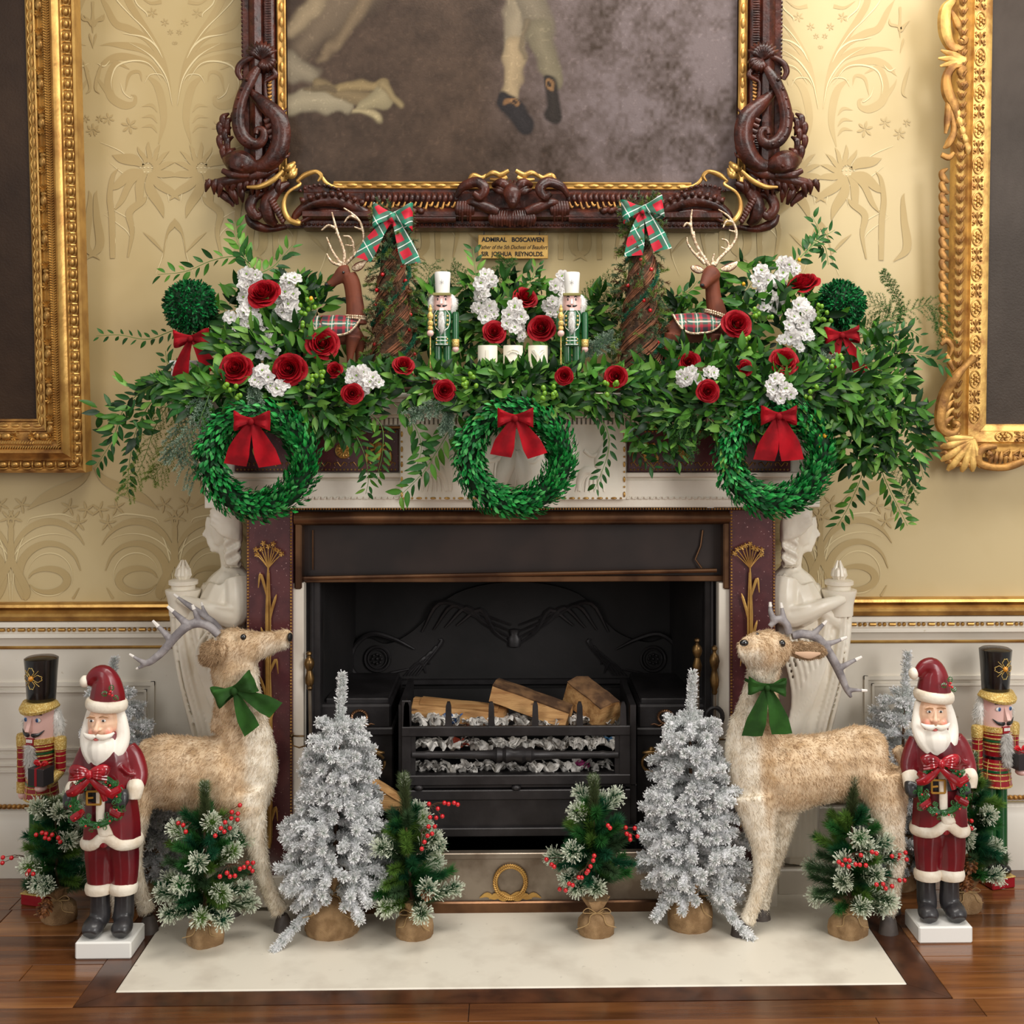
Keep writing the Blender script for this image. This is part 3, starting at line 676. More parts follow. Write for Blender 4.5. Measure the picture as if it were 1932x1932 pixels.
mb = MB(); bxp(mb, 757, 1190, 1470, 1484, YG+.01, .1); gr(mb, 'basket_floor')
for x in (752, 1189): mb = MB(); bxp(mb, x, x+11, 1330, 1480, -.235, .1); gr(mb, 'basket_cheek')
mb = MB(); a = P(757, 1330, .1); b = P(1190, 1484, .1); mb.box(a.x, b.x, .1, .12, b.z, a.z + .05); gr(mb, 'basket_back', 'soot')
# fender plate
FE = thing('ash_fender', 'stained steel ash fender with gilt wreath in front of the grate', 'fender', (0, -.31, 0))
def fe(mb, n_, m, smooth=False, parent=None): mb.v = [(x, y+.31, z) for x, y, z in mb.v]; return mb.build(n_, M[m], parent or FE, smooth)
mb = MB(); bxp(mb, 690, 1262, 1618, 1706, -.305, -.285, .002); fe(mb, 'plate', 'steel')
mb = MB(); bxp(mb, 688, 1264, 1612, 1619, -.308, -.28, .002); fe(mb, 'top_lip', 'steel')
mb = MB(); bxp(mb, 686, 1266, 1704, 1722, -.315, -.28, .004); fe(mb, 'base_moulding', 'bronze')
mb = MB()
for x in (690, 1262): bxp(mb, x-6, x+6, 1618, 1706, -.312, -.28, .002)
fe(mb, 'end_post', 'bronze')
mb = MB(); c = P(963, 1664, -.309)
for k in range(46):
    a = 2*PI*k/46
    for rr, tt in ((.0, .6), (.006, -.6)): mb.ball(c + Vector(((.040 + rr)*math.cos(a), -.003, (.042 + rr)*math.sin(a))), (.0065, .004, .0032), 6, 4, (0, -a + PI/2 + tt, 0))
fe(mb, 'gilt_wreath', 'gold', True)
mb = MB()
for s_ in (-1, 1):
    sp = spline([(0, 28, 3), (16*s_, 22, 5), (30*s_, 30, 4), (44*s_, 24, 5), (58*s_, 30, 1)], 4); mb.tube([P(963+p[0], 1664+p[1], -.309) for p in sp], [p[2]*K(-.3) for p in sp], 6, .5, (0, 1, 0))
    sp = spline([(0, 28, 3), (14*s_, 33, 4), (28*s_, 24, 4), (40*s_, 32, 1)], 4); mb.tube([P(963+p[0], 1664+p[1], -.311) for p in sp], [p[2]*K(-.3) for p in sp], 6, .5, (0, 1, 0))
fe(mb, 'gilt_ribbon', 'gold', True)

# ================================================================ pictures on the wall
class Lean:
    """plane leaning forward from the wall: passes (y0, z0), tilts by a"""
    def __init__(s, y0, z0, deg):
        a = math.radians(deg); s.o = Vector((0, y0, z0)); s.u = Vector((0, -math.sin(a), math.cos(a))); s.n = Vector((0, -math.cos(a), -math.sin(a)))
    def __call__(s, px, py, off=0.0):
        d = ray(px, py); c = Vector((0, CAMY, CAMH)); t = (s.o + s.n*off - c).dot(s.n)/d.dot(s.n); return c + d*t
    def k(s): return (s.o.y - CAMY)/FPX
def rail(mb, A, along, L0, L1, across, n, prof, m0=1, m1=0):
    """moulding along `along` from L0 to L1; prof (c across, off); mitre m0 at the start, m1 at the end"""
    rings = []
    for L, m_ in ((L0, -m0), (L1, m1)): rings.append([A + along*(L + m_*c) + across*c + n*o for c, o in prof])
    mb.loft(rings)
def frame_mtx(p, x, n): # local x along, local -y out of the wall, z completes
    x = x.normalized(); yy = -n; z = x.cross(yy); m = Matrix((x, yy, z)).transposed().to_4x4(); m.translation = p; return m
XR = Vector((1, 0, 0))
def canvas(name, parent, pl, x0, x1, y0, y1, nx, ny, fn, off, mt='canvas'):
    us = np.linspace(x0, x1, nx); vs = np.linspace(y0, y1, ny)
    V = [tuple(pl(u, v, off)) for v in vs for u in us]; idx = np.arange(nx*ny).reshape(ny, nx)
    Fc = np.stack([idx[:-1, :-1], idx[1:, :-1], idx[1:, 1:], idx[:-1, 1:]], -1).reshape(-1, 4)
    U, W = np.meshgrid(us, vs); col = fn(U.ravel(), W.ravel())
    me = fast_mesh(name, V, Fc, M[mt], col); return link(name, me, parent)
def vnoise(x, y, s, seed=0):
    rng = np.random.RandomState(seed); g = rng.rand(64, 64); X = x/s; Y = y/s
    xi = np.floor(X).astype(int); yi = np.floor(Y).astype(int); fx = X-xi; fy = Y-yi; fx = fx*fx*(3-2*fx); fy = fy*fy*(3-2*fy)
    G = lambda a, b: g[a % 64, b % 64]
    return (G(xi, yi)*(1-fx)+G(xi+1, yi)*fx)*(1-fy) + (G(xi, yi+1)*(1-fx)+G(xi+1, yi+1)*fx)*fy
def lin(c): c = np.asarray(c, float)/255; return np.where(c <= .04045, c/12.92, ((c+.055)/1.055)**2.4)
def paint_centre(x, y):
    n1 = vnoise(x, y, 70, 1)*.45 + vnoise(x, y, 24, 2)*.35 + vnoise(x, y*.8, 6, 3)*.3
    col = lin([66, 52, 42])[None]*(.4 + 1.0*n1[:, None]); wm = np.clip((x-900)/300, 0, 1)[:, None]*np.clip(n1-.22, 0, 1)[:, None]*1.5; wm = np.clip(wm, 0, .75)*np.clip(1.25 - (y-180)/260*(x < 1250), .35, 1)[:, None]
    col = col*(1-wm) + lin([112, 101, 102])[None]*wm  # window glare painted in on the right, together with varnish bloom
    def cap(x1, y1, x2, y2, r1, r2, c, soft=7):
        nonlocal col
        X = x + (vnoise(x, y, 22, 5)-.5)*14; Y = y + (vnoise(x, y, 22, 6)-.5)*14
        dx, dy = x2-x1, y2-y1; t = np.clip(((X-x1)*dx + (Y-y1)*dy)/(dx*dx+dy*dy), 0, 1)
        d = np.hypot(X-x1-t*dx, Y-y1-t*dy); r = r1 + (r2-r1)*t; a = np.clip((r-d)/soft + .5, 0, 1); a = a*a*(3-2*a)
        sh = (.75 + .35*np.clip(1 - d/np.maximum(r, 1), 0, 1)); col = col*(1-a[:, None]) + lin(c)[None]*(a*sh)[:, None]
    cap(660, -30, 570, 90, 60, 20, [96, 82, 66], 44); cap(600, 0, 550, 60, 20, 14, [128, 112, 88], 14); cap(690, 0, 610, 110, 14, 8, [104, 88, 68], 12)
    cap(545, 125, 585, 140, 26, 20, [122, 111, 92], 14); cap(545, 195, 640, 188, 20, 26, [138, 127, 104], 11); cap(600, 160, 690, 190, 10, 12, [112, 96, 70], 8)
    cap(640, 160, 725, 165, 9, 14, [126, 108, 76]); cap(680, 205, 720, 185, 8, 22, [132, 120, 92]); cap(725, 165, 757, 200, 10, 6, [124, 108, 78]); cap(665, 205, 715, 222, 3, 8, [148, 134, 102]); cap(575, 172, 630, 168, 3, 5, [92, 78, 58], 6)
    cap(985, -20, 970, 90, 30, 24, [124, 112, 92], 12); cap(970, 90, 962, 185, 22, 13, [140, 122, 94], 9); cap(1000, -20, 1020, 60, 34, 26, [104, 94, 78], 12); cap(1015, 60, 1045, 150, 24, 14, [104, 95, 76], 10)
    cap(995, 40, 985, 110, 6, 3, [96, 84, 66], 8); cap(955, 190, 990, 235, 14, 20, [38, 34, 34], 8); cap(1035, 150, 1045, 215, 10, 16, [40, 34, 30], 8)
    cap(962, 192, 970, 200, 8, 7, [120, 88, 58], 3); cap(964, 195, 967, 198, 4, 4, [48, 38, 32], 3); cap(1036, 157, 1036, 168, 7, 6, [118, 88, 58], 3); cap(1036, 160, 1036, 165, 3, 3, [44, 36, 30], 2)
    cr = vnoise(x, y, 5, 8); col *= (1 + .25*(cr > .86))[:, None]; return np.clip(col, 0, 1)
def paint_dark(c0, c1, seed):
    def f(x, y):
        n1 = vnoise(x, y, 120, seed)*.6 + vnoise(x, y, 26, seed+1)*.25 + vnoise(x, y, 7, seed+2)*.2
        return lin(c0)[None]*(1-n1[:, None]) + lin(c1)[None]*n1[:, None]
    return f
def part(mb, name, m, parent, smooth=True):
    o = parent.location; mb.v = [(a-o[0], b-o[1], c-o[2]) for a, b, c in mb.v]; return mb.build(name, M[m], parent, smooth)
def along_orn(me, name, parent, p0, along, n, spacing, L0, L1, across, c, off, mir=False):
    s = L0
    while s < L1:
        m_ = frame_mtx(p0 + along*s + across*c + n*off - Vector(parent.location), along, n); link(name, me, parent, m_); s += spacing

# ---- left picture
LP = Lean(-.045, P(72, 790, 0).z, 4.2)
O = LP(72, 790); pic = thing('framed_painting', 'left tall dark painting in a wide carved gilt frame with egg beading', 'painting', (O.x - .4, O.y, O.z - .16))
prof = [(0, .004), (0, .012), (.006, .016), (.008, .012), (.010, .016), (.028, .022), (.030, .030), (.034, .030), (.038, .022), (.048, .024), (.060, .034), (.072, .052), (.078, .055), (.079, .042), (.083, .042), (.088, .060), (.096, .066), (.104, .055), (.112, .050), (.118, .058), (.124, .050), (.140, .046), (.150, .054), (.157, .052), (.158, -.0), (0, -.0)]
mb = MB(); rail(mb, O, LP.u, 0, 1.7, XR, LP.n, prof, 1, 0); part(mb, 'frame_rail', 'gold', pic)
mb = MB(); rail(mb, O, -XR, 0, 1.1, -LP.u, LP.n, prof, 1, 0); part(mb, 'frame_rail', 'goldd', pic)
mb = MB(); mb.ball((0, 0, 0), (.0125, .009, .0085), 10, 7); mb.tube([(-.014, .002, -.011), (-.006, -.003, -.013), (.006, -.003, -.013), (.014, .002, -.011)], [.001, .0022, .0022, .001], 5)
mb.tube([(-.014, .002, .011), (-.006, -.003, .013), (.006, -.003, .013), (.014, .002, .011)], [.001, .0022, .0022, .001], 5); mb.tube([(.017, .002, -.012), (.017, -.003, 0), (.017, .002, .012)], [.001, .0028, .001], 5)
egg = mb.mesh('egg', M['gold'])
mb = MB(); mb.ball((0, -.002, 0), (.017, .011, .012), 10, 7); mb.ball((.020, -.001, 0), (.007, .008, .010), 8, 5)
for k in range(7):
    a = -1.2 + 2.4*k/6
    for s_ in (1, -1): mb.tube([(s_*.030 + .006, .004, 0), (s_*.030 + .006 + .016*math.cos(a)*(-s_ if k % 2 else s_)*.6, -.006, .013*math.sin(a)), (s_*.030 + .006 + .024*math.cos(a)*(-s_ if k % 2 else s_)*.6, -.001, .017*math.sin(a))], [.002, .0038, .001], 5)
acorn = mb.mesh('acorn', M['gold'])
mb = MB(); mb.ball((0, 0, 0), (.013, .004, .005), 8, 5); mb.tube([(-.015, 0, .006), (0, -.002, .009), (.015, 0, .006)], [.001, .0018, .001], 4); mb.tube([(-.015, 0, -.006), (0, -.002, -.009), (.015, 0, -.006)], [.001, .0018, .001], 4)
lens = mb.mesh('carved_leaf', M['goldp'])
for (al, ac, L0, L1) in ((LP.u, XR, -.12, 1.35), (-XR, -LP.u, -.12, .16)):
    along_orn(egg, 'egg', pic, O, al, LP.n, .0345, L0, L1, ac, .132, .052); along_orn(acorn, 'acorn', pic, O, al, LP.n, .113, L0 + .09, L1, ac, .050, .032); along_orn(lens, 'carved_leaf', pic, O, al, LP.n, .033, L0 + .115, L1, ac, .019, .021)
    mb = MB(); s = L0 + .04
    while s < L1:
        p = O + al*s + ac*.0815 + LP.n*.054; mb.tube([p - ac*.004 - al*.003, p + LP.n*.002, p + ac*.004 + al*.003], .0021, 5)
        if s > L0 + .06:
            q = O + al*s + ac*.069 + LP.n*.052; w_ = .5 + .5*abs(math.sin(s*28)); mb.tube([q - ac*.009*w_, q + LP.n*.006 + al*.002, q + ac*.006], [.001, .003, .0012], 5)
        s += .0075
    part(mb, 'rope_and_gadroons', 'gold', pic)['kind'] = 'stuff'
canvas('canvas', pic, LP, 74, -420, 792, -330, 60, 90, paint_dark([40, 26, 17], [64, 46, 32], 21), .003).location = -Vector(pic.location)

# ---- right picture
RP = Lean(-.03, P(1857, 800, 0).z, 2.4)
O = RP(1857, 800); pic = thing('framed_painting', 'right tall dark painting in a gilt frame with shell corners and scrolls', 'painting', (O.x + .4, O.y, O.z - .1))
prof = [(0, .004), (0, .014), (.008, .018), (.022, .020), (.024, .026), (.060, .028), (.062, .022), (.066, .018), (.078, .024), (.086, .038), (.092, .044), (.112, .040), (.116, .020), (.118, 0), (0, 0)]
mb = MB(); rail(mb, O, RP.u, 0, 1.8, -XR, RP.n, prof, 1, 0); part(mb, 'frame_rail', 'goldp', pic)
mb = MB(); rail(mb, O, XR, 0, 1.1, -RP.u, RP.n, [(c*.88, o) for c, o in prof], 1, 0); part(mb, 'frame_rail', 'goldp', pic)
mb = MB()
mb.tube([(.026*math.cos(a), -.001, .0155*math.sin(a)) for a in np.linspace(0, 2*PI, 17)], .002, 5); mb.ball((0, -.001, 0), (.006, .006, .005), 6, 5)
for k in range(6): a = k*PI/3; mb.ball((.012*math.cos(a), -.001, .010*math.sin(a)), (.006, .004, .0045), 6, 4, (0, -a, 0))
rosm = mb.mesh('carved_rosette', M['goldp'])
mb = MB(); mb.tube([(-.020, 0, 0), (.020, 0, 0)], .0022, 5)
for s_ in (1, -1):
    for t_ in (1, -1):
        mb.tube([(t_*.003, 0, s_*.003), (t_*.014, -.002, s_*.008), (t_*.010, -.002, s_*.014), (t_*.003, -.002, s_*.011)], [.002, .003, .0025, .001], 5); mb.ball((t_*.018, -.001, s_*.013), (.004, .003, .004), 5, 4)
strap = mb.mesh('carved_strapwork', M['goldd'])
mb = MB()
for s_ in (1, -1): mb.tube([(-.012, 0, 0), (-.003, -.003, s_*.005), (.010, -.002, s_*.013), (.013, .001, s_*.016)], [.002, .004, .004, .001], 5)
mb.ball((0, -.003, 0), (.009, .005, .005), 6, 5); bud = mb.mesh('carved_husk', M['goldd'])
for (al, ac, L0, L1, f_) in ((RP.u, -XR, .03, 1.42, 1), (XR, -RP.u, .05, .16, .88)):
    along_orn(rosm, 'carved_rosette', pic, O, al, RP.n, .108, L0, L1, ac, .042*f_, .029); along_orn(strap, 'carved_strapwork', pic, O, al, RP.n, .108, L0 + .054, L1, ac, .042*f_, .028)
    along_orn(bud, 'carved_husk', pic, O, al, RP.n, .031, L0, L1, ac, .102*f_, .044)
def gp(pts, m='goldd', nm='carved_scroll', n=8, off=.045, flat=.7, par=None, pl=None, sub=5):
    """carved stroke from picture points (x, y, r_px[, extra height])"""
    pl = pl or RP; par = par or pic; pts = spline([(p[0], p[1], p[2], p[3] if len(p) > 3 else 0) for p in pts], sub); k = pl.k()
    mb = MB(); mb.tube([pl(p[0], p[1], off + p[3]) for p in pts], [max(p[2], .3)*k for p in pts], n, flat, pl.n); return part(mb, nm, m, par)
# silhouette crest along the outer edge
for y in range(330, 640, 21): gp([(1788, y-12, 2), (1777, y-4, 6), (1781, y+8, 7), (1790, y+14, 3)], nm='outer_leaf', off=.03)
gp([(1800, 0, 6), (1784, 20, 12), (1783, 60, 13), (1795, 88, 10), (1815, 88, 7), (1822, 70, 5)], 'goldp', off=.04); gp([(1822, 70, 7), (1817, 78, 9), (1812, 74, 3)]); gp([(1795, 20, 3), (1806, 45, 8), (1812, 60, 3)])
for k, (a, L) in enumerate(((-150, 44), (-165, 50), (178, 52), (160, 50))): gp([(1822, 112, 4), (1822 + L*.5*math.cos(math.radians(a)), 112 - L*.5*math.sin(math.radians(a)), 7), (1822 + L*math.cos(math.radians(a)), 112 - L*math.sin(math.radians(a)), 2)], 'goldp', 'corner_leaf')
gp([(1818, 125, 5), (1800, 124, 8), (1786, 145, 9), (1788, 175, 12), (1800, 200, 10), (1806, 225, 4)], 'goldd'); gp([(1822, 128, 5), (1812, 135, 8), (1816, 148, 3)]); gp([(1812, 160, 3), (1822, 160, 6), (1818, 170, 2)])
for k in range(5): gp([(1800+k*5, 200+k*16, 3), (1806+k*5, 212+k*17, 7), (1810+k*4, 228+k*16, 2)], 'goldp', 'husk_drop')
gp([(1790, 190, 6), (1788, 225, 7), (1784, 252, 3)]); gp([(1792, 200, 4), (1800, 245, 6), (1790, 270, 7), (1780, 280, 2)]); gp([(1776, 292, 5), (1790, 297, 6), (1800, 288, 3)])
gp([(1774, 648, 6), (1786, 642, 6), (1796, 655, 5), (1792, 672, 2)]); gp([(1785, 664, 2), (1790, 680, 6), (1800, 700, 3)])
gp([(1838, 675, 9, .01), (1822, 690, 6, .012), (1800, 715, 10, .01), (1782, 745, 12), (1773, 790, 11), (1780, 812, 9), (1798, 818, 8), (1808, 805, 6)], 'goldd'); gp([(1808, 805, 8), (1803, 800, 8), (1800, 806, 3)])
for k in range(5): gp([(1800, 725+k*15, 2), (1790 - k*1, 738+k*14, 6), (1782, 762+k*12, 3), (1786+k*2, 778+k*8, 1)], 'goldp' if k % 2 else 'goldd')
for a, L in ((195, 62), (215, 72), (232, 76), (252, 66), (270, 62), (285, 56), (178, 52)):
    a = math.radians(a); c, s_ = math.cos(a), -math.sin(a)
    gp([(1835, 828, 6), (1835 + L*.45*c, 828 + L*.45*s_, 8), (1835 + L*.8*c, 828 + L*.8*s_, 8), (1835 + L*c*1.02, 828 + L*s_, 3)], 'goldp', 'corner_leaf')
    for t in (.55, .8): gp([(1835 + L*t*c, 828 + L*t*s_, 4), (1835 + L*t*c - 9*s_, 828 + L*t*s_ + 9*c, 5), (1835 + L*(t+.1)*c - 13*s_, 828 + L*(t+.1)*s_ + 13*c, 1)], 'goldd', 'corner_leaf')
gp([(1880, 842, 5), (1856, 845, 8), (1845, 860, 9), (1852, 876, 8), (1890, 882, 7), (1920, 874, 8), (1960, 856, 4)]); gp([(1862, 852, 5), (1868, 858, 7), (1862, 864, 3)])
for k in range(7): gp([(1872+k*9, 852, 2), (1870+k*9, 864, 5), (1866+k*10, 876, 2)], 'goldd')
canvas('canvas', pic, RP, 1855, 2350, 802, -400, 60, 90, paint_dark([46, 36, 27], [70, 60, 52], 31), .003).location = -Vector(pic.location)

# ---- centre picture
CL = Lean(-.02, P(966, 430, 0).z, 2.6)
O0 = CL(546, 346); O1 = CL(1387, 346); cpic = thing('framed_painting', 'large central dark painting in a carved mahogany frame with dolphins', 'painting', (0, O0.y, CL(966, 430).z))
for (O, al, sg) in ((O0, CL.u, -1), (O1, CL.u, 1)):
    ac = XR*sg
    pr = [(.0, .02), (.0, .034), (.026, .036), (.028, .024), (.030, .024), (.034, .044), (.042, .050), (.060, .052), (.066, .046), (.070, .056), (.088, .064), (.104, .056), (.110, .046), (.126, .048), (.130, .020), (.132, -.005), (0, -.005)]
    mb = MB(); rail(mb, O, al, -.03, 1.2, ac, CL.n, pr, 0, 0); part(mb, 'frame_rail', 'mahog', cpic)
    mb = MB(); rail(mb, O, al, -.01, 1.2, ac, CL.n, [(0, .02), (0, .036), (.004, .040), (.008, .037), (.019, .037), (.023, .041), (.027, .038), (.027, .02)], 0, 0); part(mb, 'gilt_slip', 'gold', cpic)
    mb = MB(); s = .1
    while s < 1.1: p = O + al*s + ac*.051 + CL.n*.050; mb.tube([p - ac*.010, p + CL.n*.0028, p + ac*.010], .0026, 5); s += .0075
    part(mb, 'fluting', 'mahog', cpic)['kind'] = 'stuff'
    mb = MB(); s = .2
    while s < 1.1: p = O + al*s + ac*.129 + CL.n*.040; mb.ball(p, (.0045, .006, .006), 6, 4); s += .0125
    part(mb, 'outer_beading', 'mahog', cpic)['kind'] = 'stuff'
mb = MB(); mb.ball((0, 0, 0), (.0165, .005, .0065), 8, 6); gb = mb.mesh('gilt_egg', M['gold'])
for (O, sg) in ((O0, -1), (O1, 1)): along_orn(gb, 'gilt_egg', cpic, O, CL.u, CL.n, .0445, .03, .62, XR*sg, .0135, .038)
# bottom rail
A = CL(546, 352); B = CL(1387, 352); L = (B - A).length
mb = MB(); rail(mb, A, XR, .05, L - .05, -CL.u, CL.n, [(.0, .02), (.0, .034), (.02, .036), (.024, .042), (.066, .040), (.07, .055), (.082, .068), (.096, .070), (.104, .058), (.108, .048), (.128, .048), (.134, .03), (.136, -.005), (0, -.005)], 0, 0); part(mb, 'frame_rail', 'mahog', cpic)
mb = MB(); rail(mb, A + CL.u*.012, XR, .14, L - .14, -CL.u, CL.n, [(0, .02), (0, .036), (.004, .040), (.008, .037), (.016, .037), (.020, .041), (.023, .038), (.023, .02)], 0, 0); part(mb, 'gilt_slip', 'gold', cpic)
along_orn(gb, 'gilt_egg', cpic, A + CL.u*.012, XR, CL.n, .0445, .15, L*.5 - .17, -CL.u, .012, .038); along_orn(gb, 'gilt_egg', cpic, A + CL.u*.012, XR, CL.n, .0445, L*.5 + .20, L - .13, -CL.u, .012, .038)
mb = MB(); s = .03
while s < L - .03: p = A + XR*s - CL.u*.119 + CL.n*.048; mb.ball(p, (.006, .006, .0045), 6, 4); s += .0125
part(mb, 'outer_beading', 'mahog', cpic)['kind'] = 'stuff'
mb = MB(); a0 = CL(470, 430); mb.box(CL(478, 430).x, CL(1455, 430).x, -.03, -.004, CL(966, 432).z, CL(966, 425).z); part(mb, 'back_edge', 'mahog', cpic)
def mg(pts, m='mahog', nm='carved_scroll', off=.06, flat=.8, n=9, sub=5):
    gp(pts, m, nm, n, off, flat, cpic, CL, sub); gp([(1933 - p[0],) + tuple(p[1:]) for p in pts], m, nm, n, off, flat, cpic, CL, sub)
# dolphin corners (built on the left, mirrored to the right)
mg([(468, 316, 10), (500, 312, 15, .01), (522, 290, 18, .015), (531, 255, 18, .015), (524, 222, 17, .012), (502, 200, 14, .008), (484, 184, 10), (470, 170, 6)], nm='dolphin_body')
mg([(424, 300, 8), (438, 303, 19, .01), (456, 308, 23, .02), (476, 316, 16, .01), (486, 322, 8)], nm='dolphin_head', flat=.9)
mg([(420, 322, 5, .02), (440, 330, 7, .03), (470, 330, 6, .02)], nm='dolphin_jaw'); mg([(453, 311, 2, .04), (456, 313, 5, .045), (459, 315, 2, .04)], nm='dolphin_eye'); mg([(440, 302, 2, .03), (452, 298, 4, .04), (464, 306, 2, .035)], nm='brow')
mg([(487, 128, 7, .01), (473, 150, 11, .015), (458, 180, 11, .02), (450, 215, 12, .02), (452, 245, 12, .02), (466, 266, 12, .02), (486, 272, 10, .02), (498, 260, 8, .02), (496, 245, 6, .02), (485, 244, 5, .02), (483, 253, 4, .025)], nm='tail_scroll')
for k in range(9): x, y = [(470, 150), (461, 168), (455, 186), (451, 204), (450, 222), (452, 240), (458, 256), (468, 267), (480, 272)][k]; mg([(x-9, y-3, 1, .025), (x-5, y, 3.5, .032), (x-7, y+4, 1, .025)], nm='scroll_bead')
mg([(455, 150, 4), (449, 135, 6), (455, 120, 6), (475, 108, 5), (495, 106, 3)], nm='tail_strap'); mg([(514, 130, 4), (520, 142, 5), (508, 150, 4), (500, 158, 3), (502, 190, 4)], nm='tail_strap')
for k in range(9):
    a = math.radians(20 + k*17.5); mg([(493, 112, 3), (493 + 16*math.cos(a), 106 - 16*math.sin(a), 5, .012), (493 + 30*math.cos(a), 104 - 26*math.sin(a), 2)], nm='tail_fluke')
for k in range(6):
    a = math.radians(-10 - k*22); mg([(497, 110, 3), (500 + 14*math.cos(a), 112 - 14*math.sin(a), 6, .014), (500 + 22*math.cos(a), 114 - 24*math.sin(a), 2)], nm='tail_fluke')
for k in range(8): mg([(520 - k*3.0, 300 - k*10, 5, .022), (541 - k*.8, 295 - k*12, 3, .015), (547 - k*1.0, 288 - k*12, 1)], nm='back_fin', off=.055)
for k in range(7): mg([(505 + k*1, 178 + k*6 + 20, 2), (512 + k*2, 182 + k*6 + 20, 4, .012), (504 + k*2, 190 + k*6 + 22, 2)], nm='carved_frill', off=.05)
for k in range(7): mg([(513, 152+k*7, 1.5), (508, 155+k*7, 3), (505, 153+k*7, 1.2)], 'goldd', 'gilt_frill', off=.056)
for i, (x, y) in enumerate(((424, 218), (418, 232), (432, 226), (428, 244), (418, 256), (432, 262), (424, 276), (436, 284), (445, 212), (440, 290))):
    mg([(x+8, y-4, 2), (x-3, y+4, 6.5, .01), (x-2, y+20, 5, .008), (x+2, y+30, 1.5)], nm='bulrush_leaf', off=.05)
for k in range(12): x = 392 + k*12; mg([(x+4, 338, 3, .02), (x, 348 + (k % 3)*2, 6, .02), (x-4+(k % 2)*4, 362 + (k % 3)*5, 1.5, .01)], nm='water_leaf', off=.05)
mg([(388, 340, 1.5), (402, 346, 7, .01), (430, 342, 10, .02), (465, 334, 10, .02), (500, 326, 9, .015), (524, 318, 4)], nm='water_leaf', off=.05)
mg([(400, 350, 2), (420, 366, 8), (436, 380, 6), (440, 390, 2)], nm='water_leaf', off=.045); mg([(430, 345, 6), (440, 365, 8, .01), (448, 386, 3)], nm='water_leaf', off=.05); mg([(448, 345, 6), (455, 362, 7, .01), (458, 382, 2)], nm='water_leaf', off=.05)
mg([(466, 353, 2.5, .03), (490, 352, 4.5, .035), (515, 340, 5, .035), (534, 322, 3, .03)], 'gold', 'gilt_arc', off=.05)
mg([(535, 322, 3), (546, 316, 7, .01), (556, 306, 3)], 'gold', 'gilt_leaf', off=.05); mg([(540, 332, 3), (552, 330, 7, .01), (560, 318, 2)], 'gold', 'gilt_leaf', off=.05); mg([(540, 338, 2), (550, 326, 5, .012), (557, 312, 2)], 'gold', 'gilt_leaf', off=.05)
mg([(560, 342, 3), (576, 330, 5), (596, 324, 4), (606, 332, 4), (600, 342, 2)], 'gold', 'gilt_scroll', off=.045); mg([(560, 342, 2, .01), (566, 348, 3, .02), (545, 362, 3, .03), (536, 380, 4, .03), (537, 400, 5, .035), (548, 416, 5, .04), (564, 421, 5, .035), (560, 414, 2, .03)], 'gold', 'gilt_c_scroll', off=.04)
mg([(606, 332, 3), (616, 346, 4), (632, 353, 3), (650, 354, 3)], 'gold', 'gilt_scroll', off=.04)
mg([(552, 418, 5), (562, 402, 8), (586, 385, 10, .005), (622, 378, 11, .01), (660, 388, 11, .005), (694, 404, 9), (720, 413, 7)], nm='arched_moulding', off=.055)
mg([(566, 420, 3), (596, 404, 5), (625, 400, 6), (655, 404, 5), (680, 418, 3)], nm='arched_moulding', off=.06)
for k in range(9): x = 566 + k*14; y = 392 - 17*math.sin(PI*(k+.8)/9); mg([(x, y-14, 2, .02), (x+5, y-9, 5, .026), (x+3, y-2, 2, .02)], nm='acanthus_lobe', off=.055)
for k in range(11): x = 566+k*9; y = 372 - 14*math.sin(PI*(k+.8)/10); mg([(x-3, y-6, 1), (x, y-9, 3.2), (x+3, y-6, 1)], nm='carved_bead', off=.05)
mg([(545, 345, 5), (520, 360, 12, .01), (505, 385, 14, .015), (508, 410, 12, .01), (520, 424, 7)], nm='corner_shell', off=.045); mg([(500, 365, 5), (480, 372, 10), (472, 392, 10, .01), (484, 408, 9, .01), (494, 400, 5, .01), (488, 392, 3, .015)], nm='corner_scroll', off=.045)
mg([(465, 405, 4), (475, 420, 9), (495, 430, 8), (515, 432, 6), (540, 428, 5)], nm='corner_scroll', off=.035); mg([(520, 350, 4), (500, 354, 9), (480, 362, 7), (468, 376, 3)], nm='corner_shell', off=.03)
for k in range(9): mg([(516+k*3, 372+k*5, 2, .02), (509+k*3, 378+k*5, 4, .026), (512+k*3, 385+k*5, 1, .02)], nm='carved_bead', off=.05)
for k in range(17): x = 690 + k*10.5; mg([(x, 364, 2), (x+3, 374, 4.2, .01), (x-3, 386 + (k % 3)*3, 2)], 'mahog', 'gadroon_leaf', off=.045); mg([(x+1, 381, 1.6, .01), (x-3, 388+(k % 3)*3, 2.6, .012), (x-7, 386+(k % 3)*3, 1, .01)], 'goldd', 'gilt_leaf_tip', off=.045)
for k in range(4): mg([(742+k*14, 392, 3), (752+k*14, 398, 6, .012), (762+k*13, 394, 2)], nm='acanthus_lobe', off=.06)
mg([(730, 412, 6), (780, 413, 7), (860, 413, 7)], nm='half_round', off=.06)
